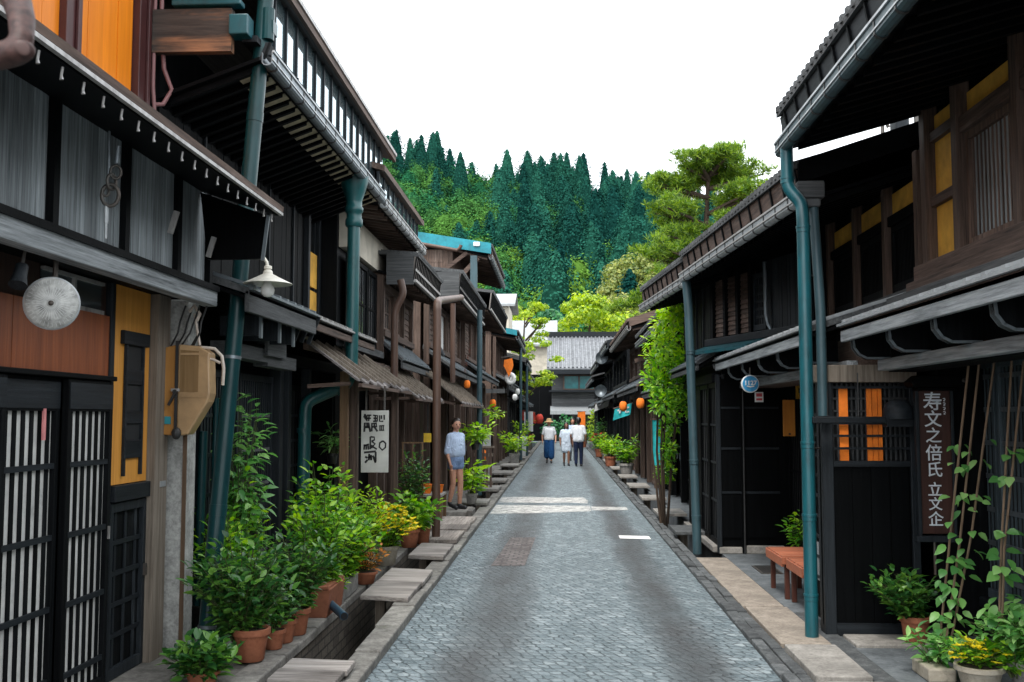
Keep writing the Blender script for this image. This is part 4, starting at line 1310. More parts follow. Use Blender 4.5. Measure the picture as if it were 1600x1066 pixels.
# leaning pipe and the thin pipe beside it
t = thing('drain_pipe', 'leaning dark green drain pipe rising from the potted shrubs to the roof gutter', 'drain pipe', (-2.56, 7.42, .06))
b_ = V(-2.565, 7.42, .06); t_ = V(-2.335, 7.86, 5.1); dd = t_ - b_
m = MB(); m.tube([b_, t_], .062, 18, world=True); m.build('pipe', M['pole_dark'], t, smooth=True)
for q in (.424, .60, .035):
    p = b_ + dd * q; d1 = dd.normalized()
    m = MB(); m.tube([p - d1 * .012, p - d1 * .0118, p + d1 * .0118, p + d1 * .012], [.060, .067, .067, .060], 18, world=True); m.build('pipe_ring', M['zinc'], t, smooth=True)
for q in (.2, .8):
    p = b_ + dd * q; d1 = dd.normalized()
    m = MB(); m.tube([p - d1 * .04, p - d1 * .0395, p + d1 * .0395, p + d1 * .04], [.060, .066, .066, .060], 18, world=True); m.build('sleeve', M['pole_dark'], t, smooth=True)
m = MB(); m.tube([(-2.3, 7.82, 4.98), (-2.30, 7.80, 4.72)], .05, 12, world=True); m.box(-2.35, -2.25, 7.78, 7.90, 4.78, 4.88); m.build('gutter_hopper', M['pole_dark'], t)
t = thing('thin_pipe', 'thin straight dark green pipe in the gap between concrete post and leaning pipe', 'pipe', (-2.82, 7.95, .05))
m = MB(); m.tube([(-2.82, 7.95, .05), (-2.80, 7.95, 1.64)], .034, 12, world=True); m.build('pipe', M['pole_dark'], t, smooth=True)
m = MB(); m.tube([(-2.72, 8.0, .05), (-2.72, 8.0, 1.9)], .022, 12, world=True); m.build('side_pipe', M['pole_dark'], t, smooth=True)

# enamel street lamp on a swan-neck arm
t = thing('wall_lamp', 'wide white enamel lamp shade with bulb on a curved arm before the leaning pipe', 'wall lamp', (-2.16, 7.45, 2.7))
c0 = V(-2.165, 7.46, 2.80)
m = MB(); m.tube([(-2.50, 7.42, 3.02), (-2.47, 7.43, 2.985), (-2.40, 7.44, 2.965), (-2.30, 7.45, 2.97), (-2.21, 7.46, 2.95), (-2.175, 7.46, 2.90), (-2.165, 7.46, 2.84)], .0125, 10, world=True); m.build('arm', M['enamel'], t, smooth=True)
m = MB(); m.lathe([(.016, .075), (.028, .07), (.03, .05), (.022, .045), (.034, .03), (.036, .012), (.05, .004), (.10, -.022), (.178, -.06), (.182, -.064), (.178, -.066), (.10, -.034), (.04, -.014)], c0, 36); sh = m.build('lamp_shade', M['enamel'], t, smooth=True)
m = MB(); m.lathe([(.024, -.012), (.026, -.04), (.03, -.06), (.046, -.085), (.052, -.11), (.046, -.138), (.025, -.158), (.004, -.163)], c0, 22); m.build('bulb', M['opal'], t, smooth=True)

# ------------------------------------------------------------------ second house, with the big glazed roof edge
h = thing('wooden_house', 'tall black house behind the leaning pipe with a deep dark soffit and glazed roof edge', 'house', (-3.2, 10.3, .05))
F = fr_left(-2.9)
m = MB(F); m.box(7.64, 12.95, -5, -.75, .05, 2.7); m.box(7.64, 12.95, -5, -.26, 2.7, 4.9); m.build('wall', M['black_v'], h)
# ground floor lattices
lattice_panel(h, F, 8.15, 9.12, .06, 2.15, .0, 'lattice', 12, 'slate_v', 'slate_y', 5, .03, 'black_v', .02)
lattice_panel(h, F, 9.16, 10.22, .06, 2.15, .0, 'lattice', 14, 'slate_v', 'dgrey_y', 5, .03, 'slate_v', .02)
for u in (10.30, 10.62): post(h, F, u, .02, .05, 2.3, .12, 'slate_v')
lattice_panel(h, F, 10.38, 10.55, .06, 2.1, -.03, 'lattice', 2, 'ink_v', 'slate_y', 6, .02, 'dark', .02)
lattice_panel(h, F, 10.70, 11.45, .06, 2.1, -.03, 'lattice', 4, 'ink_v', 'slate_y', 6, .025, 'dark', .02)
post(h, F, 11.52, .02, .05, 2.3, .10, 'slate_v')
lattice_panel(h, F, 11.60, 12.4, .06, 2.05, -.25, 'lattice', 4, 'ink_v', 'slate_y', 5, .025, 'dark', .02)
for (a, b) in ((8.0, 9.15), (9.15, 10.15)):
    m = MB(F); m.box(a, b, .12, .26, 2.24 + (.0 if a < 9 else -.03), 2.36 + (.0 if a < 9 else -.03)); m.build('beam', M['dgrey_y'], h, bev=.006)
m = MB(F); m.box(9.0, 9.62, .27, .30, 2.30, 2.47); m.build('panel', M['dgrey_y'], h)
rail(h, F, 7.7, 12.9, .0, 2.3, .12, .12, 'black_y', 'beam')
# pent roofs
pent(h, F, 7.45, 9.55, .60, 2.66, -.2, 2.92, 'dgrey_y', 'dgrey_y', .13, 0, None, 'zinc')
for u in (8.05, 8.6, 9.05):
    m = MB(F); m.box(u, u + .035, .18, .50, 2.40, 2.56); m.build('bracket', M['slate_v'], h)
    m = MB(F); m.box(u - .004, u + .039, .50, .52, 2.38, 2.58); m.build('bracket_edge', M['zinc'], h)
m = MB(F)
for i in range(6): m.bar((9.57 + .012 * i, .62 - i * .07, 2.70 + i * .022), (9.57 + .012 * i, .52 - i * .07, 2.44 + i * .018), .035)
m.build('slatted_end', M['slate_x'], h)
pent(h, F, 9.62, 12.9, .55, 2.66, -.25, 3.0, 'brown_y', 'dgrey_y', .07, 0, None, 'lip')
# upper wall
UF = fr_left(-3.12)
boards(h, UF, 7.7, 12.9, 2.8, 4.25, .0, 'black_v', .17, 'cladding', 1.0, 'slate_v')
for z0, z1 in ((3.02, 3.32), (3.37, 3.80)):
    m = MB(UF); m.box(12.35, 12.80, .0, .035, z0, z1); m.build('yellow_panel', M['plaster'], h)
for u in (12.30, 12.85): post(h, UF, u, .02, 2.8, 4.85, .09, 'slate_v')
# soffit, gutter and the glazed band
eave(h, F, 7.68, 12.75, .60, 4.52, -.30, 4.20, .14, .05, -.4, 'zinc', 'tile', 'slate_y', 'black_x', 'black_x', .42, .21, True, None, False, roof=False)
u = 7.76; bl_ = plain('bleached_board', (.42, .36, .24, 1), .85, .2)
while u < 12.6:
    m = MB(F); m.extr([(.565, 4.503), (.36, 4.428), (.36, 4.422), (.565, 4.497)], u + .055, u + .20); m.build('soffit_board', bl_, h); u += .21
m = MB(F); m.box(7.66, 13.75, .44, .56, 4.66, 4.71); m.build('band_sill', M['slate_y'], h)
gb = MB(F); gb.box(8.0, 13.7, .475, .485, 4.71, 5.36); go = gb.build('roof_glazing', M['glassband'], h)
m = MB(F); u = 8.0; m.box(u - .016, u + .016, .465, .505, 4.71, 5.36); repeat(m.build('mullion', M['slate_v'], go), (0, 1, 0), .36, 15)
m = MB(F); m.extr([(.56, 5.36), (.56, 5.44), (-1.5, 6.0), (-1.5, 5.92)], 7.6, 14.1); m.extr([(-1.5, 5.92), (-1.5, 6.0), (-5, 5.0), (-5, 4.92)], 7.6, 14.1); m.build('roof', M['dgrey_y'], h)
m = MB(F); m.box(7.58, 14.12, .562, .60, 5.335, 5.445); m.build('roof_edge', M['brown_y'], h)
m = MB(F); m.box(7.58, 14.12, .602, .615, 5.41, 5.455); m.build('roof_lip', M['lip'], h)
# gable end: the peeling board, teal gutter pieces
m = MB(); m.box(-3.14, -2.52, 7.58, 7.66, 4.56, 4.90); m.build('gable_board', wood('peeling_board', (.02, .018, .016, 1), (.09, .07, .06, 1), 'x', 18, .8, worn=(.36, .17, .085, 1), wornamt=.12, bs=.8), h)
m = MB(); m.box(-2.98, -2.44, 7.54, 7.66, 4.915, 4.96); m.build('gable_gutter', M['teal'], h, bev=.01)
m = MB(); m.box(-2.53, -2.38, 7.54, 7.70, 4.68, 4.84); m.build('corner_box', M['teal'], h, bev=.01)
m = MB(); m.box(-5.9, -3.14, 7.66, 7.70, 3.7, 5.0); m.build('gable_wall', M['black_v'], h)
# downpipe with hopper head and elbow
m = MB(); m.lathe([(.085, -.42), (.10, -.40), (.10, -.34), (.088, -.32), (.088, -.26), (.105, -.24), (.105, -.20), (.09, -.18), (.092, -.12), (.13, .0), (.16, .10), (.165, .16), (.15, .16)], (-2.36, 11.55, 4.35), 18); m.build('gutter_hopper', M['tealpost'], h, smooth=True)
pipe(h, [(-2.36, 11.55, 4.0), (-2.37, 11.55, 2.15), (-2.83, 11.3, 1.92), (-2.86, 11.3, .1)], .072, 'tealpost', rings=[((-2.37, 11.55, 2.24), (0, 0, 1)), ((-2.845, 11.3, 1.62), (0, 0, 1)), ((-2.85, 11.3, 1.0), (0, 0, 1)), ((-2.52, 11.47, 2.07), (-.46, -.25, -.23))])

# ------------------------------------------------------------------ low building behind with its own glazed roof edge
h = thing('wooden_house', 'lower glazed-roof house with a white plaster band under its gutter', 'house', (-3.2, 14.9, .05))
F = fr_left(-2.75)
m = MB(F); m.box(12.9, 15.2, -4, -.1, .05, 4.72); m.box(15.2, 16.7, -4, -.1, 3.95, 4.35); m.build('wall', M['black_v'], h)
m = MB(F); m.box(13.0, 16.68, -.1, .02, 3.95, 4.42); m.box(16.3, 16.74, -.1, .4, 4.05, 4.42); m.build('plaster_band', M['cream'], h)
eave(h, F, 12.9, 16.72, .45, 4.48, -.1, 4.56, .10, .1, -1.5, 'zincl', 'tile', 'dgrey_y', 'black_x', 'brown_x', .38, .24, True, None, False, roof=False)
gb = MB(F); gb.box(12.95, 16.66, .40, .41, 4.62, 4.92); go = gb.build('roof_glazing', M['glassband'], h)
m = MB(F); u = 12.95; m.box(u - .014, u + .014, .395, .43, 4.62, 4.92); repeat(m.build('mullion', M['slate_v'], go), (0, 1, 0), .4, 9)
m = MB(F); m.extr([(.50, 4.92), (.50, 5.0), (-2.4, 5.9), (-2.4, 5.82)], 12.93, 16.78); m.extr([(-2.4, 5.82), (-2.4, 5.9), (-4, 5.4), (-4, 5.3)], 12.93, 16.78); m.build('roof', M['brown_y'], h)
# first-floor windows
for (a, b) in ((13.1, 13.75), (13.8, 14.45), (14.5, 15.15)):
    lattice_panel(h, F, a, b, 2.75, 3.88, .0, 'window', 3, 'black_v', 'black_y', 1, .03, 'glass', .02)
rail(h, F, 13.0, 15.2, .05, 2.62, .10, .14, 'dgrey_y')
rail(h, F, 13.0, 15.2, .16, 2.42, .09, .10, 'brown_y', 'beam')
for u in (13.05, 14.5, 15.12): post(h, F, u, .10, .05, 2.5, .12, 'brown_v')
lattice_panel(h, F, 13.1, 14.4, .06, 2.1, -.12, 'lattice', 8, 'ink_v', 'slate_y', 3, .03, 'dark', .02)
lattice_panel(h, F, 14.55, 15.1, .06, 2.1, -.12, 'lattice', 8, 'ink_v', 'slate_y', 3, .03, 'dark', .02)
# ------------------------------------------------------------------ houses farther along, one builder with each house's own measures
def machiya(label, side, y0, y1, xw, xe, ze, zp, xp, upper='lattice', wv='black', fh=.2, gutter='zinc', verge=None, pitch=.28, ridge=3.0,
            bays=3, low='lattice', roofm='dgrey_y', upm=None, zbase=.05, pentf='dgrey_y', pl=None, soft=.16, gap=.38, brk=0, deep=4.5, endm=None, fascia=None):
    h = thing('wooden_house', label, 'house', (side * (xw + .4), (y0 + y1) / 2, zbase))
    F = fr_left(-xw) if side < 0 else fr_right(xw)
    ne = xw - xe; npn = xw - xp
    wv_, wy_ = wv + '_v', wv + '_y'
    m = MB(F); m.box(y0 + .02, y1 - .02, -deep, -.1, zbase, ze + fh + .05); m.build('wall', M[endm or wv_], h)
    eave(h, F, y0 - .06, y1 + .06, ne, ze, -.1, ze + soft, fh, pitch, -ridge, gutter, roofm, fascia or wy_, 'black_x', 'brown_x' if wv == 'brown' else 'black_x', gap, .3, True, verge, True)
    # upper floor
    L = y1 - y0; bw = L / bays
    for i in range(bays + 1): post(h, F, y0 + .05 + i * (L - .1) / bays, .02, zp - .2, ze + .1, .11, wv_)
    rail(h, F, y0, y1, .04, zp + .12, .1, .12, wy_)
    rail(h, F, y0, y1, .03, ze - .12, .12, .10, wy_, 'beam')
    r = random.Random(int(y0 * 10))
    for i in range(bays):
        a, b = y0 + .1 + i * (L - .1) / bays, y0 + (i + 1) * (L - .1) / bays
        st = upper if isinstance(upper, str) else upper[i % len(upper)]
        if st == 'lattice': lattice_panel(h, F, a, b, zp + .22, ze - .12, .0, 'window', max(4, int((b - a) / .09)), wv_, wy_, 2, .028, 'dark', .025)
        elif st == 'glass':
            k = max(1, int((b - a) / .7))
            for j in range(k): lattice_panel(h, F, a + j * (b - a) / k, a + (j + 1) * (b - a) / k - .01, zp + .22, ze - .12, .0, 'window', 2, wv_, wy_, 1, .03, 'glass', .02)
        elif st == 'siding': siding(h, F, a, b, zp + .22, ze - .12, .0, upm or wy_, .10)
        elif st == 'white':
            m = MB(F); m.box(a, b, -.06, .0, zp + .22, ze - .12); m.build('plaster_panel', M['whitewall'], h)
        else: boards(h, F, a, b, zp + .22, ze - .12, .0, upm or wv_, .15, 'cladding', .6, wv_)
    # pent roof
    pent(h, F, y0, y1, npn, zp - .28, -.05, zp + .10, pentf, roofm, .09, brk, (npn - .28, zp - .55) if brk else None, pl or 'zinc')
    # ground floor
    zg = zp - .35
    rail(h, F, y0, y1, .0, zg - .08, .14, .14, wy_, 'beam')
    for i in range(bays + 1): post(h, F, y0 + .06 + i * (L - .12) / bays, .03, zbase, zg, .12, wv_)
    for i in range(bays):
        a, b = y0 + .12 + i * (L - .12) / bays, y0 - .0 + (i + 1) * (L - .12) / bays
        st = low if isinstance(low, str) else low[i % len(low)]
        if st == 'lattice': lattice_panel(h, F, a, b, zbase, zg - .08, -.03, 'lattice', max(4, int((b - a) / .085)), 'ink_v' if wv == 'black' else wv_, 'slate_y' if wv == 'black' else wy_, 4, .03, 'dark', .03)
        elif st == 'door':
            k = (a + b) / 2
            for j, (c, d) in enumerate(((a, k), (k, b))):
                p = lattice_panel(h, F, c, d, zbase, zg - .08, -.05 - .04 * j, 'sliding_door', 5, 'ink_v' if wv == 'black' else wv_, 'slate_y', 3, .025, 'glass', .025)
                q = MB(F); q.box(d - .09, d - .06, -.01 - .04 * j, .01 - .04 * j, zbase + .8, zbase + .95); q.build('handle', M['zinc'], p)
        elif st == 'open':
            m = MB(F); m.box(a, b, -1.4, -1.35, zbase, zg - .08); m.build('shop_back', M['dark'], h)
        else: boards(h, F, a, b, zbase, zg - .08, -.04, wv_, .14, 'cladding', .5, wv_)
    return h, F


# ---- left
h, F = machiya('weathered brown house with three small windows and the first bleached plank fascia', -1, 15.25, 18.35, 2.72, 2.2, 3.80, 2.85, 2.35, ('glass', 'glass', 'siding'), 'brown', .36, None, None, .08, 2.0, 3,
               ('lattice', 'open', 'lattice'), 'dgrey_y', 'brown_y', fascia='fascia_pale', gap=.17)
m = MB(F); m.box(15.2, 18.4, .53, .57, 3.78, 3.82); m.box(15.2, 18.4, .525, .56, 3.95, 3.99); m.build('gutter', M['lip'], h)
m = MB(); m.box(-2.60, -2.19, 15.17, 15.22, 3.74, 4.20)
m.build('eave_end_board', M['dgrey_x'], h)
pipe(h, [(-2.32, 14.75, 3.75), (-2.27, 14.75, 3.55), (-2.40, 14.75, 3.30), (-2.40, 14.75, 2.28)], .055, 'brownpipe')

h, F = machiya('brown house with a grey slatted fascia, white plaster bay and curved brown pipe', -1, 19.3, 25.4, 2.55, 1.92, 4.05, 2.95, 2.05, ('siding', 'white', 'board', 'siding'), 'brown', .42, None, None, .12, 2.2, 4,
               ('open', 'lattice', 'door', 'lattice'), 'dgrey_y', 'brown_y', fascia='fascia_pale', gap=.16)
m = MB(F); m.box(19.25, 25.45, .63, .68, 4.03, 4.08); m.box(19.25, 25.45, .625, .66, 4.20, 4.24); m.build('gutter', M['lip'], h)
m = MB(); m.box(-2.40, -1.90, 19.17, 19.23, 3.98, 4.50); m.build('eave_end_board', M['dgrey_x'], h)
pipe(h, [(-1.70, 14.1, .06), (-1.70, 14.1, 3.32), (-1.74, 14.6, 3.42), (-1.87, 19.3, 4.02)], .058, 'brownpipe')
pipe(h, [(-1.76, 22.4, 4.1), (-1.76, 22.4, .06)], .06, 'bluegrey', rings=[((-1.76, 22.4, 3.1), (0, 0, 1)), ((-1.76, 22.4, 1.2), (0, 0, 1))])
pipe(h, [(-2.02, 19.25, 3.9), (-2.02, 19.25, 2.4)], .05, 'brownpipe')
m = MB(F); m.tube([(20.3, .10, 3.85), (20.3, .12, 3.2), (20.55, .2, 3.0)], .04, 8); m.build('vent_pipe', M['greycloth'], h, smooth=True)

h, F = machiya('brown house whose pale plank fascia hangs lowest over the lane before the turquoise verge', -1, 25.6, 32.6, 2.45, 1.75, 4.45, 3.1, 1.95, ('siding', 'board'), 'brown', .42, None, None, .12, 2.0, 4,
               ('door', 'board', 'open'), 'dgrey_y', 'brown_y', fascia='fascia_pale', gap=.16)
m = MB(F); m.box(25.55, 32.65, .70, .74, 4.43, 4.48); m.build('gutter', M['lip'], h)

# taller house behind with the turquoise verge
h = thing('wooden_house', 'tall house with a turquoise painted verge board high on its gable roof', 'house', (-4.2, 30.5, .05))
m = MB(); m.box(-6.4, -2.9, 27.5, 33.6, .05, 6.3); m.build('wall', M['brown_v'], h)
FG = fr_left(-2.9)
eave(h, FG, 27.35, 33.8, 1.0, 6.05, -.1, 6.35, .30, .17, -3.2, 'zinc', 'dgrey_y', 'brown_y', 'black_x', 'brown_x', .5, .45, True, None, True)
m = MB(FG); m.extr([(1.06, 6.14), (-3.3, 6.86), (-3.3, 7.15), (1.06, 6.43)], 27.27, 27.33); m.build('verge_board', M['turq'], h)
m = MB(); m.box(-2.32, -2.14, 27.22, 27.27, 6.34, 6.46); m.build('vent_cap', M['white'], h, bev=.02)
m = MB(); m.tube([(-3.7, 27.15, 6.40), (-2.75, 27.15, 6.22), (-2.66, 27.15, 6.30), (-2.64, 27.15, 6.36)], .05, 8, world=True); m.build('gutter_pipe', M['brownpipe'], h, smooth=True)
m = MB(); m.bar((-3.0, 27.42, 5.2), (-2.2, 27.42, 6.05), .12); m.bar((-3.4, 27.42, 5.5), (-2.5, 27.42, 6.2), .10); m.build('brace', M['brown_x'], h)
m = MB(); m.box(-4.4, -3.75, 27.3, 27.42, 5.2, 6.3); m.build('plaster_panel', M['whitewall'], h)
m = MB(); m.box(-2.40, -2.22, 27.3, 27.48, 4.6, 6.1); m.build('corner_post', M['bluegrey'], h)
lattice_panel(h, fr_front(27.5), -3.7, -3.1, 5.3, 6.0, .0, 'window', 2, 'brown_v', 'brown_x', 1, .04, 'glass', .02)

h, F = machiya('red-brown house with a turquoise verge beside the orange banner', -1, 36.4, 44.0, 2.35, 1.55, 4.55, 3.2, 1.7, ('board', 'lattice'), 'brown', .22, 'zinc', {0: 'turq'}, .22, 2.2, 4,
               ('lattice', 'door', 'open'), endm='brown_v')
pipe(h, [(-1.55, 40.5, 4.5), (-1.55, 40.5, .06)], .06, 'bluegrey')
m = MB(); m.box(-3.6, -1.95, 36.2, 36.3, 2.6, 2.75); m.build('beam', M['dgrey_x'], h)
h, F = machiya('dark house with a low eave just before the leafy street tree', -1, 44.6, 51.5, 2.3, 1.5, 4.05, 2.9, 1.6, ('lattice', 'board', 'glass'), 'dgrey', .2, 'zinc', {0: 'dgrey_x'}, .3, 2.2, 3, ('open', 'lattice', 'door'))
pipe(h, [(-1.45, 45.0, 4.0), (-1.45, 45.0, .06)], .06, 'bluegrey')
h, F = machiya('dark house by the street tree, last but one on its side', -1, 53.0, 60.5, 2.3, 1.6, 3.7, 2.7, 1.7, ('glass', 'lattice'), 'black', .2, 'zinc', None, .3, 2.2, 3, ('door', 'lattice', 'open'))
h, F = machiya('small dark house at the far corner beside the end building', -1, 61.0, 69.5, 2.4, 1.7, 3.9, 2.8, 1.8, ('lattice', 'board'), 'dgrey', .2, 'zinc', None, .3, 2.2, 3, ('open', 'lattice'))

# ---- right, beyond the second house
h, F = machiya('brown house with a stepped verge behind the big climbing shrub', 1, 24.9, 33.4, 2.35, 1.72, 3.90, 2.75, 1.85, ('board', 'lattice', 'siding', 'lattice'), 'brown', .16, 'lip', {0: 'brown_x'}, .33, 2.0, 4, ('lattice', 'open', 'door'), 'brown_y')
m = MB(F)
m.bar((24.8, .5, 3.5), (24.8, -.8, 3.9), .09); m.bar((24.75, .55, 3.1), (24.75, -.9, 3.45), .09); m.bar((24.9, .3, 2.6), (24.7, -.4, 3.2), .10); m.build('brace', M['brown_x'], h)
h, F = machiya('blue-black house with dish and round lamps under a short upper eave', 1, 34.0, 42.6, 2.3, 1.6, 4.05, 2.75, 1.75, ('glass', 'lattice'), 'slate', .16, 'zinc', {0: 'slate_x'}, .25, 2.0, 4, ('door', 'lattice', 'open'))
h, F = machiya('dark narrow house with a blue-grey roof before the far row', 1, 43.2, 51.0, 2.3, 1.6, 3.9, 2.6, 1.7, ('lattice', 'glass'), 'slate', .16, 'zinc', {0: 'slate_x'}, .3, 2.0, 3, ('open', 'lattice'))
h, F = machiya('low dark house with plants along its front near the lane end', 1, 51.6, 60.0, 2.3, 1.7, 3.6, 2.6, 1.8, ('board', 'lattice'), 'black', .16, 'zinc', None, .3, 2.0, 3, ('lattice', 'open'))
h, F = machiya('dark house at the far right corner of the lane', 1, 60.6, 69.5, 2.4, 1.8, 3.7, 2.7, 1.9, ('lattice', 'board'), 'dgrey', .16, 'zinc', None, .3, 2.0, 3, ('lattice', 'door'))

# ---- the building that closes the street
h = thing('town_building', 'wide building closing the street under a pale grey tiled roof with teal upper windows', 'building', (2, 78, 0))
FE = fr_front(75.0)
m = MB(FE); m.box(-5, -.601, -8, -.8, 0, 4.9); m.build('side_wall', M['black_x'], h); m = MB(FE); m.box(-.6, 9, -8, -.2, 0, 5.3); m.build('wall', M['dgrey_x'], h)
ro = MB(FE); ro.extr([(.9, 5.15), (-4.4, 7.85), (-4.4, 8.0), (.9, 5.3)], -.95, 9.6); ro.extr([(-4.4, 7.85), (-9, 5.2), (-9, 5.35), (-4.4, 8.0)], -.95, 9.6); roo = ro.build('roof', M['tile'], h)
tm = MB(FE); u = -.85
while u < 9.6:
    pts = [(.93, 5.31), (-4.38, 8.01)]
    tm.tube([(u, .93, 5.33), (u, -4.38, 8.03)], .075, 6); u += .30
tm.build('tile_row', stone('pale_tile_row', (.10, .105, .115, 1), (.25, .26, .275, 1), 5, .6, .2), roo, smooth=True)
m = MB(FE); m.box(-1.05, 9.7, -4.65, -4.15, 7.95, 8.35); m.build('roof_ridge', M['slate_x'], roo)
m = MB(FE); m.box(-.95, 9.6, .82, .92, 4.86, 5.2); m.build('fascia', M['slate_x'], h)
for a, b, mm in ((.25, 2.55, 'tealglass'), (2.75, 5.4, 'glass'), (5.7, 8.4, 'tealglass')):
    f = MB(FE); f.box(a, b, -.2, .02, 3.75, 3.83); f.box(a, b, -.2, .02, 4.75, 4.85); f.box(a, a + .08, -.2, .02, 3.83, 4.75); f.box(b - .08, b, -.2, .02, 3.83, 4.75); f.box((a + b) / 2 - .04, (a + b) / 2 + .04, -.2, .0, 3.83, 4.75)
    fo = f.build('window', M['brown_x'], h); g = MB(FE); g.box(a + .08, b - .08, -.15, -.1, 3.83, 4.75); g.build('pane', M[mm], fo)
siding(h, FE, -.6, 9, 2.45, 3.7, -.05, 'dgrey_x', .16)
m = MB(FE); m.box(-.8, 9.3, -.1, .9, 3.58, 3.70); m.build('ledge', M['slate_x'], h)
m = MB(FE); m.extr([(1.3, 2.1), (-.1, 2.5), (-.1, 2.56), (1.3, 2.16)], -.7, 6.2); m.box(-.7, 6.2, 1.27, 1.32, 1.95, 2.2); m.build('awning', M['zincl'], h)
for i, (a, b) in enumerate(((-.5, .7), (.8, 3.0), (3.2, 6.0))):
    lattice_panel(h, FE, a, b, .02, 1.95, .0, 'shop_front', 4, 'slate_v', 'slate_x', 1, .05, 'glass' if i % 2 else 'dark', .03)

# white buildings beyond the roofs on the left
def whitehouse(label, x0, x1, y, z1, roofz, wins):
    t = thing('white_building', label, 'building', ((x0 + x1) / 2, y + 3, 0))
    Fq = fr_front(y); m = MB(Fq); m.box(x0, x1, -6, 0, 0, z1); m.build('wall', M['cream'], t)
    m = MB(Fq); m.extr([(.5, z1 - .1), (-3, roofz), (-3, roofz + .15), (.5, z1 + .08)], x0 - .4, x1 + .5); m.extr([(-3, roofz), (-6.5, z1 - .1), (-6.5, z1 + .05), (-3, roofz + .15)], x0 - .4, x1 + .5)
    m.build('roof', plain('pale_sheet_roof', (.26, .275, .285, 1), .5, .12, 3), t)
    for a, b, c, d in wins:
        f = MB(Fq); f.box(a, b, .0, .04, c, c + .07); f.box(a, b, .0, .04, d - .07, d); f.box(a, a + .07, .0, .04, c, d); f.box(b - .07, b, .0, .04, c, d)
        fo = f.build('window', M['zinc'], t); g = MB(Fq); g.box(a + .06, b - .06, .001, .02, c + .06, d - .06); g.build('pane', M['glass'], fo)
    return t


whitehouse('white house with two small windows half hidden behind the brown roofs', -8.2, -3.9, 78, 10.3, 11.4, ((-5.3, -4.8, 9.2, 10.0), (-4.6, -4.2, 9.2, 10.0), (-7, -6, 9.1, 10)))
whitehouse('long white building under a pale sheet roof left of the grey tiled roof', -5.0, -.7, 88, 7.9, 10.2, ((-4.2, -3.2, 6, 7),))
# small house with the orange roof beyond the right-hand roofs
t = thing('orange_roof_house', 'house with an orange roof and skylight glimpsed under the eaves on the right', 'house', (8.0, 47, 0))
Fq = fr_front(45)
m = MB(Fq); m.box(5.5, 11.5, -6, 0, 0, 5.6); m.build('wall', M['cream'], t)
m = MB(Fq); m.extr([(.6, 5.5), (-3.2, 7.5), (-3.2, 7.62), (.6, 5.62)], 5.0, 12); m.extr([(-3.2, 7.5), (-6.6, 5.5), (-6.6, 5.62), (-3.2, 7.62)], 5, 12); ro = m.build('roof', plain('orange_roof_paint', (.60, .14, .05, 1), .6, .1, 4), t)
m = MB(Fq); m.extr([(-.3, 6.12), (-1.8, 6.91), (-1.8, 6.95), (-.3, 6.16)], 5.6, 6.6); m.build('skylight', M['zincl'], ro)
# ================================================================== RIGHT SIDE
h = thing('wooden_house', 'nearest dark timber house on the right with ochre plaster panels and a battened gutter eave', 'house', (3.3, 6.2, .02))
F = fr_right(3.0)
m = MB(F); m.box(2.4, 8.36, -4.5, -.10, 2.2, 4.5); m.box(2.4, 9.2, -4.5, -.46, .02, 2.2); m.build('wall', M['black_v'], h)
eave(h, F, 2.4, 8.52, 1.10, 3.98, -.1, 4.30, .27, .36, -2.4, 'bluegrey', 'dgrey_y', 'slate_y', 'black_x', 'black_x', .37, .20, True, {1: 'slate_x'}, True)
# upper wall, post and panel work
for u in (8.28, 7.62, 6.62, 5.6, 4.6, 3.6): post(h, F, u, .02, 2.75, 4.3, .11, 'brown_v')
for (a, b) in ((7.68, 8.22),):
    for z0, z1 in ((2.98, 3.42), (3.50, 3.94), (4.02, 4.16)):
        m = MB(F); m.box(a, b, -.06, -.01, z0, z1); m.build('plaster_panel', M['plaster'], h)
    for z in (3.42, 3.94): rail(h, F, a, b, .0, z, .08, .07, 'brown_y', 'rail')
for (a, b) in ((6.68, 7.56), (5.66, 6.56), (4.66, 5.54), (3.66, 4.54)):
    m = MB(F); m.box(a, b, -.06, -.01, 3.96, 4.14); m.build('plaster_panel', M['plaster'], h)
    rail(h, F, a, b, .01, 3.84, .12, .09, 'brown_y', 'beam')
    lattice_panel(h, F, a, b, 2.98, 3.84, .0, 'window', 12, 'brown_v', 'brown_y', 0, .014, 'grey_v', .008, back_n=-.022)
rail(h, F, 2.4, 8.36, .06, 2.84, .12, .16, 'brown_y'); rail(h, F, 2.4, 8.34, .10, 2.72, .10, .22, 'brown_y')
rail(h, F, 2.4, 8.34, .22, 2.60, .10, .3, 'dgrey_y', 'ledge')
pent(h, F, 2.4, 8.12, .80, 2.42, .05, 2.66, 'grey_y', 'brown_y', .085, .86, (.48, 2.11), 'zincl')
m = MB(F); m.box(2.4, 8.1, .20, .44, 2.10, 2.42); m.build('pent_wall', M['black_v'], h)
# lattice wall on the ground floor
L = fr_right(3.42)
for (a, b) in ((4.2, 5.5), (5.55, 6.9), (6.95, 8.15), (8.2, 9.3)):
    lattice_panel(h, L, a, b, .33, 2.2, .02, 'lattice', int((b - a) / .075), 'slatebar', 'slate_y', 0, .028, 'dark', .03)
    rm = MB(L); rm.box(a + .045, b - .045, .008, .016, .50 - .019, .50 + .019); repeat(rm.build('rail', M['zinc'], h), (0, 0, 1), .262, 6)
m = MB(L); m.box(3.2, 9.4, -.06, .06, .02, .25); m.box(3.2, 9.4, -.06, .10, .25, .33); m.build('base_board', M['slate_y'], h, bev=.008)

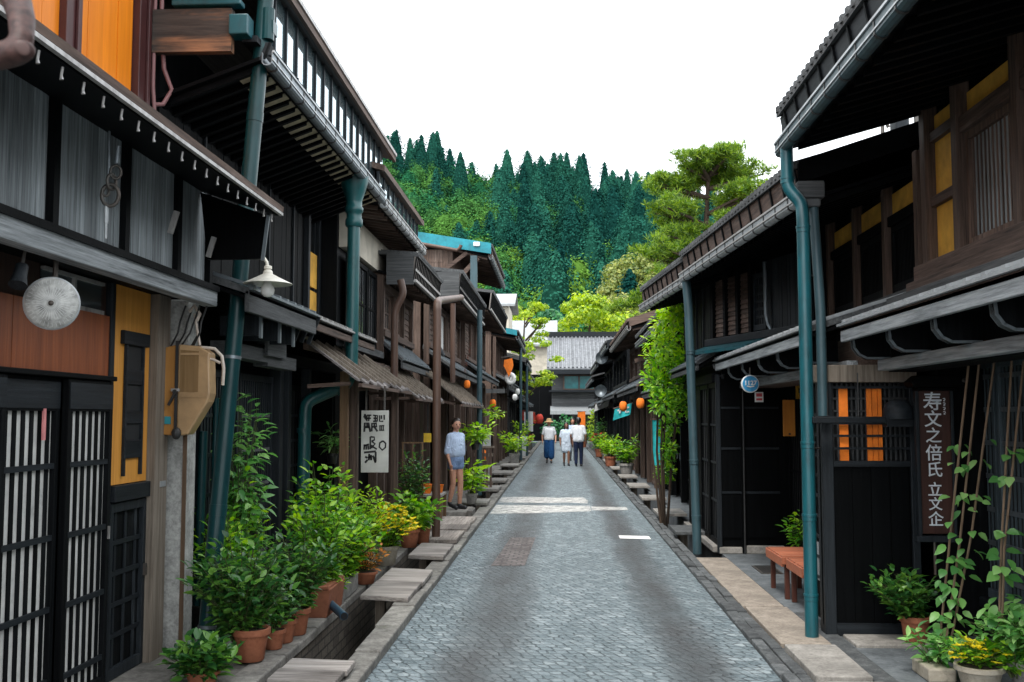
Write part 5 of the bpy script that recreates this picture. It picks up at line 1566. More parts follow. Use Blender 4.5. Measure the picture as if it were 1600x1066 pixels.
# wing wall facing the street's near end: boards below, barred window above
h = thing('wing_wall', 'black boarded wing wall with a barred window and orange strips behind the teal pipe', 'wall', (2.45, 8.42, .02))
W_ = fr_front(8.40)
m = MB(W_); m.box(2.10, 2.19, -.14, .03, .02, 2.15); m.box(2.80, 2.86, -.14, .03, .02, 2.15); m.build('post', M['slate_v'], h, bev=.006)
boards(h, W_, 2.19, 2.80, .12, 1.36, .0, 'ink_v', .15, 'boarding')
m = MB(W_); m.box(2.19, 2.80, -.10, .025, .02, .12); m.box(2.19, 2.80, -.10, .03, 1.355, 1.40); m.build('rail', M['slate_x'], h)
m = MB(W_); m.box(2.05, 2.86, -.12, .05, 2.03, 2.17); m.build('lintel', M['greige_v'], h, bev=.006)
wd = MB(W_)
for z in (1.50, 1.60, 1.70, 1.99): wd.box(2.19, 2.80, .0, .015, z - .010, z + .010)
wo = wd.build('window', M['slate_x'], h)
b = MB(W_)
for i in range(16): u = 2.21 + i * .038; b.box(u - .007, u + .007, -.05, -.035, 1.40, 2.03)
for z in (1.80, 1.90): b.box(2.19, 2.80, -.055, -.03, z - .008, z + .008)
b.build('bars', M['dgrey_v'], wo)
b = MB(W_); b.box(2.19, 2.80, -.12, -.11, 1.40, 2.03); b.build('backboard', M['dark'], wo)
for (a, c) in ((2.255, 2.325), (2.475, 2.515), (2.52, 2.56), (2.565, 2.595)):
    b = MB(W_); b.box(a, c, -.03, -.015, 1.40, 1.98); b.build('orange_strip', M['orangecloth'], wo)
# the wing wall's narrow ladder-like end toward the lane
sd_ = fr_right(2.12)
m = MB(sd_); m.box(8.42, 8.46, .0, .02, .1, 2.0); m.box(8.78, 8.84, .0, .02, .1, 2.0)
for i in range(9): z = .45 + i * .165; m.box(8.46, 8.78, .0, .014, z - .012, z + .012)
m.build('side_frame', M['slate_v'], h)
m = MB(sd_); m.box(8.44, 8.82, -.04, -.02, .1, 2.0); m.build('side_panel', M['ink_v'], h)
m = MB(sd_); m.box(8.5, 8.75, -.02, .01, .42, .72); m.build('notice_plate', M['zincl'], h)

# teal downpipe from the near gutter, and the grey one beside it
t = thing('drain_pipe', 'bright teal drain pipe with an elbow under the near right gutter', 'drain pipe', (1.98, 8.27, .0))
pipe(t, [(1.865, 8.36, 4.02), (1.865, 8.36, 3.62), (1.965, 8.30, 3.48), (1.965, 8.27, 3.35), (1.965, 8.27, .02)], .052, 'teal', 'pipe', rings=[((1.965, 8.27, 1.55), (0, 0, 1)), ((1.965, 8.27, .98), (0, 0, 1)), ((1.965, 8.27, .36), (0, 0, 1)), ((1.965, 8.27, 3.28), (0, 0, 1)), ((1.865, 8.36, 3.70), (0, 0, 1))])
m = MB()
for z in (1.50, 2.9): m.tube([(1.965, 8.27, z), (2.10, 8.44, z)], .008, 6, world=True)
m.build('clamp', M['iron'], t)
t = thing('drain_pipe', 'grey drain pipe with a square hopper head close behind the bright teal pipe', 'drain pipe', (2.05, 8.36, .0))
pipe(t, [(2.09, 8.44, 3.52), (2.095, 8.40, 3.2), (2.10, 8.315, 2.6), (2.10, 8.315, 1.76)], .040, 'bluegrey', 'pipe')
m = MB(); m.box(1.95, 2.17, 8.36, 8.58, 3.54, 3.68); m.box(1.98, 2.14, 8.38, 8.56, 3.47, 3.54); m.build('gutter_hopper', M['dgrey_x'], t, bev=.012)

# sign arm with a dome end
t = thing('sign_bracket', 'black horizontal sign arm with a half-dome end beside the hanging board', 'bracket', (2.4, 8.2, 1.72))
m = MB(); m.box(1.99, 2.58, 8.185, 8.235, 1.70, 1.755); m.build('arm', M['slate_x'], t, bev=.008)
m = MB(); m.lathe([(.115, -.03), (.118, .0), (.112, .05), (.085, .095), (.04, .118), (.0, .122)], (2.66, 8.21, 1.77), 24); m.lathe([(.0, -.035), (.119, -.034), (.119, -.028)], (2.66, 8.21, 1.77), 24); m.box(2.55, 2.775, 8.15, 8.27, 1.675, 1.74); m.build('dome', M['slate_x'], t, smooth=True)
m = MB(); m.tube([(2.35, 8.21, 1.755), (2.35, 8.21, 2.1)], .005, 6, world=True); m.build('hanger', M['wire'], t)

# the hanging board with pale brush lettering
t = thing('hanging_sign', 'tall dark red-brown sign board with pale vertical lettering under a small hood', 'sign', (2.87, 8.05, .8))
SF = fr_front(8.06)
m = MB(SF); m.box(2.765, 3.005, -.025, .0, .86, 1.955); bo = m.build('board', M['signwood'], t, bev=.004)
m = MB(SF); m.box(2.738, 2.765, -.04, .015, .84, 1.955); m.box(3.005, 3.028, -.04, .012, .84, 1.955); m.box(2.72, 3.05, -.05, .03, .80, .845); m.build('frame', M['slate_v'], t, bev=.004)
m = MB(SF); m.prism([(2.70, 1.98), (3.09, 1.98), (3.11, 2.02), (3.07, 2.07), (2.74, 2.07), (2.68, 2.02)], -.08, .10); m.box(2.74, 3.06, -.06, .06, 1.955, 1.98); m.build('hood', M['ink_v'], t, bev=.008)
m = MB(SF); m.tube([(3.07, .08, 2.03), (3.085, .12, 2.03)], .016, 8); m.build('bolt', M['iron'], t); m = MB(SF); m.tube([(2.86, -.01, .80), (2.86, -.01, .55)], .012, 8); m.build('pin', M['iron'], t)
for ch, zz, s_ in (('寿', 1.862, .150), ('文', 1.728, .135), ('之', 1.602, .125), ('倍', 1.468, .130), ('氏', 1.342, .125), ('立', 1.190, .115), ('文', 1.080, .105), ('企', .965, .118)):
    text_mesh(ch, s_, 'silver', 'lettering', bo, (2.872, 8.0595, zz), (1, 0, 0), depth=.002, bold=.0012)
for i in range(4):
    z = 1.885 - i * .034
    strokes([[(.2, .8), (.7, .85), (.8, .5), (.4, .3)], [(.3, .2), (.75, .1)]], (2.945, 8.0595, z - .014), (1, 0, 0), (0, 0, 1), .028, .006, 'silver', 'small_lettering', bo, .003)

# ------------------------------------------------------------------ second house on the right: its front swings toward the lane
h = thing('wooden_house', 'long black house with a curved brown fascia, recessed entry and round-cornered upper panel', 'house', (2.9, 11, .02))
u2 = Vector((1.66 - 2.04, 13.35 - 8.62, 0)).normalized()
n2 = Vector((-u2.y, u2.x, 0))
R2 = Fr((2.04, 8.62, 0), u2, n2)
eave(h, R2, .0, 4.78, .0, 3.56, -1.25, 3.96, .27, .34, -3.2, 'zincl', 'dgrey_y', 'brown_y', 'black_x', 'black_x', .37, .2, True, {0: 'black_x'}, True)
u3 = Vector((1.38 - 1.66, 16.6 - 13.4, 0)).normalized(); n3 = Vector((-u3.y, u3.x, 0))
R3 = Fr((1.66, 13.42, 0), u3, n3)
eave(h, R3, .0, 3.2, .0, 3.50, -.7, 3.66, .27, .34, -2.4, 'zincl', 'dgrey_y', 'brown_y', 'black_x', 'black_x', .37, .24, True, {1: 'dgrey_x'}, True)
F = fr_right(3.0)
m = MB(F); m.box(8.42, 11.4, -4, -.1, 2.2, 4.3); m.box(8.42, 13.3, -4, -.05, .02, 2.35); m.build('wall', M['black_v'], h)
for u in (8.5, 9.35, 10.3, 11.3): post(h, F, u, .02, 2.75, 3.95, .09, 'brown_v')
for (a, b) in ((8.56, 9.30), (9.41, 10.25), (10.36, 11.25)):
    lattice_panel(h, F, a, b, 2.86, 3.46, .0, 'window', 18, 'black_v', 'black_y', 0, .02, 'dark', .025)
    m = MB(F); m.box(a, b, -.06, -.01, 3.55, 3.76); m.build('plaster_panel', M['plaster'], h)
    rail(h, F, a, b, .0, 3.46, .09, .08, 'black_y', 'beam')
rail(h, F, 8.4, 11.4, .05, 2.72, .10, .14, 'dgrey_y'); rail(h, F, 8.4, 11.4, .14, 2.62, .08, .2, 'dgrey_y', 'ledge')
# upper wall, second length
wv1 = Vector((2.05 - 2.78, 13.7 - 11.35, 0)).normalized(); wn = Vector((-wv1.y, wv1.x, 0))
G = Fr((2.78, 11.35, 0), wv1, wn)
m = MB(G); m.box(0, 2.46, -3.2, -.08, 2.4, 4.0); m.build('wall', M['black_v'], h)
m = MB(Fr((2.05, 13.68, 0), (0, 1, 0), (-1, 0, 0))); m.box(.0, 3.2, -4, -.02, 2.3, 3.9); m.build('wall', M['black_v'], h)
boards(h, G, .05, 1.0, 2.78, 3.62, .0, 'slate_v', .06, 'cladding')
boards(h, fr_right(2.03), 13.72, 16.8, 2.45, 3.6, .0, 'black_v', .14, 'cladding', .7, 'slate_v')
# round-cornered panel in its dark frame
m = MB(G)
pts = [(.06, 3.6), (.06, 2.74), (.70, 2.72), (.82, 2.76), (.90, 2.85), (.95, 2.98), (.96, 3.6)]
m.tube([(a, .05, b) for a, b in pts], .025, 8); m.build('round_frame', M['zinc'], h, smooth=True)
siding(h, G, 1.36, 2.40, 2.80, 3.55, .0, 'brown_y', .06)
lattice_panel(h, G, 1.02, 1.34, 2.80, 3.5, .01, 'window', 4, 'slate_v', 'slate_y', 5, .02, 'dark', .02)
for u in (1.36, 1.70, 2.05, 2.41): post(h, G, u, .02, 2.7, 3.75, .07, 'black_v')
rail(h, G, .0, 2.46, .06, 2.68, .09, .16, 'slate_y')
m = MB(G); m.extr([(.35, 2.56), (-.05, 2.70), (-.05, 2.74), (.35, 2.60)], .9, 2.5); m.build('ledge_roof', M['teal'], h)
# lower pent roof
PF = fr_right(2.9)
pent(h, PF, 8.36, 13.3, .90, 2.43, -.1, 2.74, 'grey_y', 'dgrey_y', .085, .95, (.55, 2.12), 'zincl')
m = MB(PF); m.box(8.4, 13.25, .1, .5, 2.12, 2.4); m.build('pent_wall', M['brown_y'], h)
m = MB(PF); m.bar((13.32, .9, 2.40), (13.75, .45, 2.62), .06); m.bar((13.36, .86, 2.12), (13.8, .4, 2.34), .05); m.bar((13.4, .80, 2.30), (13.5, .7, 2.05), .05); m.build('brace', M['dgrey_y'], h)
# recessed entry: back wall, black boarded side wall facing the near end
boards(h, fr_right(2.92), 8.7, 10.2, .05, 2.2, .0, 'ink_v', .12, 'entry_wall')
lattice_panel(h, fr_right(2.9), 10.25, 11.9, .05, 2.1, .0, 'entry_door', 14, 'ink_v', 'black_y', 1, .03, 'dark', .03)
lattice_panel(h, fr_right(2.9), 11.95, 13.2, .05, 2.1, .0, 'entry_door', 12, 'ink_v', 'black_y', 1, .03, 'dark', .03)
EF = fr_front(13.32)
m = MB(EF); m.box(2.04, 2.92, -.3, -.02, .02, 2.25); m.build('entry_side_wall', M['ink_v'], h)
for (a, b) in ((2.06, 2.32), (2.35, 2.78)):
    for z0, z1 in ((.22, .78), (.80, 1.34), (1.36, 1.86), (1.88, 2.12)):
        m = MB(EF); m.box(a, b, -.02, .004, z0, z1); m.build('wall_panel', M['ink_v'], h)
m = MB(EF)
for z in (.79, 1.35, 1.87):
    m = MB(EF); m.box(2.06, 2.80, -.02, .014, z - .014, z + .014); m.build('rail', M['slate_x'], h)
post(h, EF, 2.335, .02, .02, 2.25, .035, 'ink_v'); post(h, EF, 2.03, .0, .02, 2.3, .06, 'slate_v')
m = MB(EF); m.box(2.02, 2.31, -.2, .05, .02, .10); m.box(2.36, 2.84, -.2, .05, .02, .12); m.build('base_stone', M['slabstone'], h, bev=.01)
# lane front beyond the entry
LF = fr_right(2.03)
for (a, b, st) in ((13.45, 14.1, 'l'), (14.15, 14.95, 'l'), (15.0, 16.4, 'b')):
    if st == 'l': lattice_panel(h, LF, a, b, .10, 2.2, .0, 'lattice', 4, 'ink_v', 'slate_y', 3, .03, 'dark', .03)
    else: boards(h, LF, a, b, .1, 2.2, .0, 'black_v', .14, 'cladding')
m = MB(LF); m.box(13.4, 16.5, -.9, -.07, .05, 2.4); m.build('wall', M['black_v'], h)
rail(h, LF, 13.4, 16.5, .0, 2.2, .12, .12, 'black_y', 'beam')
m = MB(LF); m.box(13.4, 16.5, -.1, .08, .02, .10); m.build('base_stone', M['slabstone'], h, bev=.01)
pent(h, LF, 13.45, 16.6, .25, 2.42, -.1, 2.62, 'dgrey_y', 'dgrey_y', .06, 0, None, 'zinc')

t = thing('drain_pipe', 'blue-grey drain pipe at the far corner of the curved brown fascia', 'drain pipe', (1.72, 13.25, 0))
pipe(t, [(1.64, 13.3, 3.56), (1.665, 13.27, 3.2), (1.735, 13.25, .02)], .056, 'bluegrey', 'pipe', rings=[((1.683, 13.26, 2.6), (0, 0, 1)), ((1.71, 13.25, 1.2), (0, 0, 1)), ((1.728, 13.25, .5), (0, 0, 1))])
t = thing('thin_pipe', 'thin black pipe standing against the boarded entry side wall', 'pipe', (2.30, 13.28, .02))
m = MB(); m.tube([(2.34, 13.26, .02), (2.34, 13.26, 2.1)], .012, 8, world=True); m.build('pipe', M['wire'], t)

# third house along: behind the climbing shrub
h, F = machiya('dark house half hidden behind the tall climbing shrub', 1, 16.9, 24.6, 2.5, 1.9, 3.45, 2.55, 1.95, ('board', 'lattice', 'siding'), 'black', .18, 'zinc', {0: 'brown_x'}, .3, 2.2, 4, ('door', 'lattice'))
post(h, fr_right(2.2), 17.2, .0, .05, 2.1, .08, 'tan_v')

# boards, plaques and round signs under the eaves
t = thing('wall_plaque', 'orange wooden plaque on the dark entry wall, the lower one', 'plaque', (2.86, 12.0, 1.3))
p_ = fr_front(12.6)
m = MB(p_); m.box(2.70, 2.845, .0, .02, 1.52, 1.96); bo = m.build('board', wood('orange_plaque', (.36, .12, .012, 1), (.60, .24, .03, 1), 'z', 18, .5, .05), t, bev=.004)
strokes([[(.3, .3), (.7, .3)], [(.3, .2), (.7, .2)], [(.5, .1), (.5, .14)]], (2.74, 12.579, 1.53), (1, 0, 0), (0, 0, 1), .07, .012, 'ink', 'small_mark', bo)
t = thing('wall_plaque', 'small ochre board just under the pent roof above the orange plaque', 'plaque', (2.86, 12.0, 2.0))
m = MB(p_); m.box(2.86, 3.0, .0, .02, 1.97, 2.16); m.build('board', wood('ochre_plaque', (.34, .16, .012, 1), (.55, .30, .03, 1), 'z', 18, .5, .05), t, bev=.004)
t = thing('round_sign', 'round pale blue and white sign hanging under the pent roof', 'sign', (2.12, 11.4, 2.0))
c0 = V(2.09, 11.38, 2.115)
m = MB(); m.lathe([(.0, .02), (.088, .02), (.098, .012), (.098, -.012), (.088, -.02), (.0, -.02)], c0, 32, (0, -1, 0)); bo = m.build('disc', M['white'], t, smooth=True)
m = MB(); m.lathe([(.0, .0), (.086, .0), (.086, .003), (.0, .003)], c0 + V(0, -.020, 0), 32, (0, -1, 0)); m.build('disc_face', M['bluesign'], bo)
text_mesh('1127', .068, 'white', 'lettering', bo, c0 + V(0, -.025, .008), (1, 0, 0), bold=.002)
strokes([[(.1, .5), (.5, .42), (.9, .5)]], c0 + V(-.05, -.0245, -.075), (1, 0, 0), (0, 0, 1), .1, .012, 'white', 'lettering', bo)
m = MB(); m.tube([c0 + V(0, 0, .095), c0 + V(0, 0, .18)], .008, 6, world=True); m.build('hanger', M['iron'], t)
t = thing('notice_sign', 'small white notice with red lettering below the round blue sign', 'sign', (2.2, 12.0, 1.9))
m = MB(fr_front(12.4)); m.box(2.33, 2.43, .0, .015, 1.93, 2.05); bo = m.build('board', M['white'], t)
m = MB(fr_front(12.4)); m.box(2.345, 2.415, .015, .017, 1.995, 2.035); m.box(2.345, 2.415, .015, .017, 1.95, 1.975); m.build('lettering', plain('red_print', (.45, .05, .06, 1), .6), bo)

# slatted benches
def bench(label, x0, x1, y0, y1):
    t = thing('slatted_bench', label, 'bench', ((x0 + x1) / 2, (y0 + y1) / 2, .02), 'red slatted benches by the entry')
    m = MB(); n = 6
    for i in range(n):
        a = y0 + i * (y1 - y0) / n; m.box(x0 + .01, x1 - .01, a + .012, a + (y1 - y0) / n - .014, .395, .43)
    m.build('seat', M['redbench'], t, bev=.004)
    m = MB(); m.box(x0, x1, y0 - .02, y0 + .004, .355, .42); m.box(x0, x1, y1 - .004, y1 + .02, .355, .42); m.box(x0 - .001, x0 + .03, y0, y1, .33, .415); m.box(x1 - .03, x1 + .001, y0, y1, .33, .415); m.build('frame', M['redbench'], t, bev=.004)
    for x in (x0 + .06, x1 - .06):
        for y in (y0 + .05, y1 - .05):
            m = MB(); m.box(x - .022, x + .022, y - .022, y + .022, .02, .36); m.build('leg', M['redleg'], t, bev=.004)
    return t


bench('red-brown slatted bench on the terrace, the farther of the pair behind the teal pipe', 2.10, 2.48, 9.98, 10.72)
bench('red-brown slatted bench on the terrace, the nearer one half hidden by wing wall and pipe', 2.13, 2.9, 9.28, 9.92)
# ================================================================== PEOPLE
person('person in a straw hat, white shirt and wide blue trousers walking in the lane', (-.42, 39.3, 0), .05, 1.66, 'skin', 'hairb', 'short', 'shirtw', 'indigo', 'wide', 'straw', .10, ((.06, .06), (.06, -.05)))
person('person with long dark hair and a short pale blue dress walking in the lane', (.225, 37.2, 0), .1, 1.56, 'skinb', 'hairb', 'long', 'dress', 'dress', 'dress', None, .06, ((.05, .02), (.05, .10)))
person('person seen from behind wearing a pale shirt and dark narrow trousers', (.66, 36.8, 0), PI - .1, 1.74, 'skinb', 'hairb', 'short', 'shirtw', 'navy', 'trousers', None, -.08, ((.07, .06), (.05, .02)), long_top=.03)
person('person with brown hair mostly hidden behind the walker in dark trousers', (.50, 41.5, 0), .2, 1.70, 'skin', 'hair', 'long', 'shirtb', 'greycloth', 'trousers', None, .05)
person('person in a denim shirt and shorts standing on the stone step beneath the plank awning', (-1.85, 18.2, .13), .95, 1.60, 'skin', 'hair', 'tied', 'shirtb', 'denim', 'shorts', None, .03, ((.02, -.10), (.03, .04)), look=-.45, sleeve='half', lean=.0, long_top=-.09)
# the raised hand in the near corner belongs to someone standing just left of the camera
I = [(-.495, .86, 2.162), (-.469, .84, 2.113), (-.449, .815, 2.082), (-.440, .80, 2.059), (-.4405, .80, 2.050)]
T_ = [(-.517, .83, 2.050), (-.463, .80, 2.045), (-.440, .79, 2.044), (-.429, .785, 2.044)]
HC = []
wr_ = V(-.600, .83, 2.085)
HC += [(wr_, .026, V(-.555, .86, 2.13), .030), (V(-.555, .86, 2.13), .030, V(-.505, .878, 2.168), .017)]
HC += [(I[0], .0140, I[1], .0122), (I[1], .0126, I[2], .0112), (I[2], .0112, I[3], .0098), (I[3], .0098, I[4], .0080)]
HC += [(wr_, .024, T_[0], .0175), (T_[0], .0165, T_[1], .0118), (T_[1], .0122, T_[2], .0112), (T_[2], .0110, T_[3], .0088)]
for dx, L in ((-.024, 1.0), (-.046, .95), (-.066, .82)):
    a = V(-.515 + dx, .885 + dx * .2, 2.168 + dx * .2); b = a + V(.012, .012, -.045 * L); c = b + V(-.004, -.030 * L, -.016); d = c + V(-.014, -.012, .012)
    HC += [(V(-.555, .86, 2.13), .020, a, .0125), (a, .0112, b, .0102), (b, .0102, c, .0092), (c, .0090, d, .0078)]
hp = person('person standing close at the left with a raised hand pinching thumb and finger', (-1.02, .30, 0), PI - .25, 1.76, 'skind', 'hairb', 'short', 'greycloth', 'navy', 'trousers', None, .0, arm=(-1, (-.86, .56, 1.72), wr_, HC), vox=.0034, smooth=3)
m = MB(); c0 = V(-.4265, .7768, 2.0430)
m.ball((0, 0, 0), (.0050, .0012, .0066), 16, 10)
nm = m.build('nail', M['nail'], hp, smooth=True)
for v_ in nm.data.vertices:
    p = v_.co + hp.location
    p = Matrix.Rotation(-.55, 3, 'Y') @ p; p = Matrix.Rotation(.35, 3, 'Z') @ p
    v_.co = p + c0 - hp.location

# ================================================================== STREET THINGS
def slab_thing(label, x0, x1, y0, y1, z, t=.045, mat='plank', n=1, gap=.012, legs=True, name='plank_bridge', cat='plank', skew=0.0):
    o = thing(name, label, cat, ((x0 + x1) / 2, (y0 + y1) / 2, z - t), 'slabs bridging the drains')
    r = random.Random(int(y0 * 31)); L = (y1 - y0) / n
    m = MB()
    for i in range(n):
        a, b = y0 + i * L, y0 + (i + 1) * L - gap; j = r.uniform(-.012, .012); q = r.uniform(-.004, .004)
        m.slab([(x0 + j, a), (x1 + j + r.uniform(-.01, .01), a + skew), (x1 + j, b + skew), (x0 + j, b)], z - t + q, z + q)
    m.build('top', M[mat], o, bev=.008)
    if legs:
        for y in (y0 + .3, y1 - .2):
            m = MB(); m.box(x0 + .10, x0 + .19, y - .05, y + .05, -.5, z - t - .001); m.build('support', M['greige_v'], o)
    return o


slab_thing('weathered board across the left drain at the bottom edge, nearest of the row', -1.83, -1.385, 6.44, 7.02, .125, .04, 'plank', 2, .004, skew=-.05)
slab_thing('wide four-board plank bridge over the drain beside the orange-leaved plant', -1.84, -1.375, 9.45, 11.2, .125, .045, 'plank', 2, .01, skew=-.12)
slab_thing('single pale slab over the drain beside the yellow-flowered bush', -1.80, -1.37, 12.15, 13.35, .13, .05, 'plank', 1, skew=-.1)
slab_thing('tan slab over the drain just before the dark street post', -1.85, -1.37, 13.75, 14.9, .12, .05, 'plank_y', 1)
slab_thing('long tan plank deck in front of the denim-clad person', -1.95, -1.38, 15.1, 17.0, .12, .05, 'plank_y', 3)
slab_thing('grey slab over the drain just past the stone step', -1.95, -1.38, 19.5, 20.6, .13, .05, 'slabstone', 1)
for y, L_, lab in ((22.9, 1.3, 'pale slab on the left just past the painted sun patches'), (26.0, 1.2, 'pale slab on the left by the blue-grey pole foot'), (29.4, 1.5, 'pale slab on the left below the orange banner'),
                   (34.2, 1.6, 'pale slab on the left just short of the hatted walker'), (40.5, 1.8, 'pale slab on the left behind the hatted walker'), (47, 2.2, 'farthest pale slab on the left side')):
    slab_thing(lab, -1.98, -1.38, y, y + L_, .16, .06, 'slabstone', 1)
o = thing('stone_step', 'worn stone step on which the denim-clad person stands', 'step', (-1.86, 18.2, .0))
m = MB(); m.box(-2.1, -1.58, 17.7, 18.75, .0, .128); m.build('tread', M['slabstone'], o, bev=.012)
m = MB(); m.box(-2.05, -1.62, 17.45, 17.69, .0, .06); m.build('lower_tread', M['slabstone'], o, bev=.012)
m = MB(); m.box(-1.60, -1.50, 17.6, 18.2, -.5, .16); m.build('side_stone', M['walk'], o, bev=.012)
# right
m = MB(); m.box(2.05, 2.20, 4.0, 9.3, .0, .034); struct(m, 'kerb', M['kerbdark'], bev=.01)
m = MB(); m.box(2.22, 2.86, 7.96, 8.34, .0, .046); struct(m, 'kerb', M['slabstone'], bev=.01)
for y0, y1, lab, mt in ((5.5, 6.75, 'pale slab over the right channel at the bottom edge of the view', 'slabstone'), (6.88, 7.84, 'pale grey slab over the right channel just before the teal pipe', 'slabstone'),
                        (8.02, 9.55, 'tan channel slab beside the foot of the teal pipe', 'slabtan'), (9.57, 10.95, 'tan channel slab beside the benches', 'slabtan'), (10.97, 12.85, 'tan channel slab before the black entry side wall', 'slabtan')):
    slab_thing(lab, 1.665, 2.04, y0, y1, .035 if mt == 'slabtan' else .075, .06, mt, 1, legs=False, name='channel_slab', cat='slab')
for y0, y1, lab in ((14.6, 15.5, 'low dark slab on legs behind the blue-grey pipe foot'), (17.3, 18.3, 'pale slab on legs beside the climbing shrub foot'), (20.6, 21.5, 'pale slab on legs past the climbing shrub'), (24.2, 25.4, 'pale right-hand slab before the turquoise banner'),
                    (28.0, 29.2, 'pale right-hand slab below the turquoise banner'), (32.4, 33.8, 'pale right-hand slab past the turquoise banner'), (38.0, 39.6, 'pale right-hand slab level with the walkers'), (44.5, 46.5, 'farthest pale slab on the right side')):
    slab_thing(lab, 1.62, 2.1, y0, y1, .15, .05, 'kerbdark' if y0 < 15 else 'slabstone', 1)
o = thing('manhole_frame', 'dark drain grate let into the grey terrace near the benches', 'grate', (2.3, 11.9, .02))
m = MB(); m.box(2.22, 2.46, 11.6, 12.2, .02, .028)
m.build('frame', M['iron'], o); g = MB()
for i in range(6): y = 11.66 + i * .095; g.box(2.25, 2.43, y, y + .04, .028, .034)
g.build('bars', M['wire'], o)

# fallen blue pipe end over the drain
o = thing('short_pipe', 'short blue-grey pipe sticking out over the drain beside the planter', 'pipe', (-1.9, 8.6, .12))
m = MB(); m.tube([(-2.06, 8.95, .19), (-1.76, 8.40, .135)], .034, 14, world=True); m.build('pipe', metal('blue_pipe', (.02, .06, .10, 1), .4), o, smooth=True)
m = MB(); m.tube([(-1.7605, 8.401, .135), (-1.7585, 8.397, .1345)], .029, 14, world=True); m.build('pipe_mouth', M['dark'], o)

# white hand-painted sign under the plank awning
t = thing('painted_sign', 'white board with black brush lettering hanging under the plank awning', 'sign', (-2.08, 11.5, 1.1))
SF2 = fr_front(11.52)
m = MB(SF2); m.box(-2.24, -1.93, .0, .022, 1.13, 1.825); bo = m.build('board', M['signwhite'], t, bev=.003)
m = MB(SF2); m.box(-2.20, -2.18, -.01, .0, 1.80, 2.1); m.box(-1.99, -1.97, -.01, .0, 1.80, 2.1); m.build('hanger', M['iron'], t)
y_ = 11.4975
def s2(paths, x, z, s, wd=.02): strokes(paths, (x, y_, z), (1, 0, 0), (0, 0, 1), s, wd, 'ink', 'lettering', bo, .002)
K = [[(.1, .9), (.1, .2)], [(.1, .6), (.45, .9)], [(.25, .7), (.5, .2)]]
s2([[(.2, .95), (.05, .5)], [(.2, .95), (.35, .2)], [(.1, .45), (.4, .45)]], -2.215, 1.70, .09, 0.0189)
s2([[(.1, .9), (.1, .1)], [(.1, .9), (.7, .9)], [(.4, .9), (.35, .1)], [(.1, .5), (.65, .5)]], -2.185, 1.695, .085, 0.0175)
s2([[(.1, .9), (.7, .85), (.65, .1)], [(.15, .5), (.7, .5)], [(.1, .1), (.7, .12)], [(.4, .9), (.4, .1)]], -2.115, 1.695, .085, 0.0175)
s2([[(.1, .9), (.1, .1), (.6, .1)], [(.35, .9), (.35, .4)], [(.7, .95), (.72, .3)]], -2.04, 1.695, .085, 0.0175)
s2([[(.1, .0), (.15, .95), (.55, .95), (.75, .0)], [(.15, .5), (.62, .5)], [(.4, .95), (.42, .5)]], -2.215, 1.585, .105, 0.0230)
s2([[(.1, .0), (.12, .9), (.6, .92), (.65, .55), (.15, .5)], [(.4, .5), (.75, .0)], [(.38, .9), (.4, .5)]], -2.13, 1.590, .10, 0.0216)
s2([[(.1, .75), (.75, .78)], [(.1, .2), (.75, .2)], [(.2, .75), (.2, .2)], [(.62, .78), (.62, .2)], [(.4, .78), (.4, .2)]], -2.045, 1.585, .09, 0.0135)
s2([[(.1, .0), (.15, .6)], [(.35, .0), (.35, .62)], [(.6, .0), (.55, .55)], [(.05, .40), (.65, .62)]], -2.215, 1.385, .10, 0.0189)
s2([[(.15, .0), (.15, 1.4)], [(.15, 1.4), (.6, 1.35), (.62, 1.05), (.3, .9)], [(.3, .9), (.7, .6), (.4, .3)], [(.4, .3), (.9, .0)], [(.3, .5), (.32, .1)]], -2.15, 1.39, .10, 0.0189)
s2([[(.5, .95), (.2, .75), (.15, .35), (.45, .05), (.75, .3), (.78, .7), (.5, .95)]], -2.05, 1.375, .115, 0.0189)
s2([[(.0, .95), (1.0, 1.05)], [(.1, .6), (.3, .5)], [(.1, .1), (.3, .35)], [(.45, .85), (.4, .3)], [(.6, .75), (.6, .3)], [(.75, .7), (.98, .1)], [(.98, 1.0), (.98, .2)], [(.35, .55), (.65, .6)]], -2.205, 1.225, .135, 0.0230)

# wooden sign plank hung askew
t = thing('shop_sign', 'pale pinkish wooden sign plank hung askew above the plank awning', 'sign', (-1.75, 19.0, 2.4))
m = MB(); fq = fr_front(19.0)
m.prism([(-1.875, 2.50), (-1.70, 2.49), (-1.565, 3.20), (-1.715, 3.22)], .0, .035); bo = m.build('board', M['signpink'], t, bev=.004)
for i in range(5):
    z = 3.07 - i * .125; x = -1.69 - i * .026
    strokes([[(.2, .9), (.7, .95)], [(.45, 1), (.4, .3)], [(.15, .5), (.8, .55)], [(.3, .3), (.7, .0)]], (x, 18.9645, z), (1, 0, .0), (0, 0, 1), .075, .009, 'redleg', 'lettering', bo, .002)

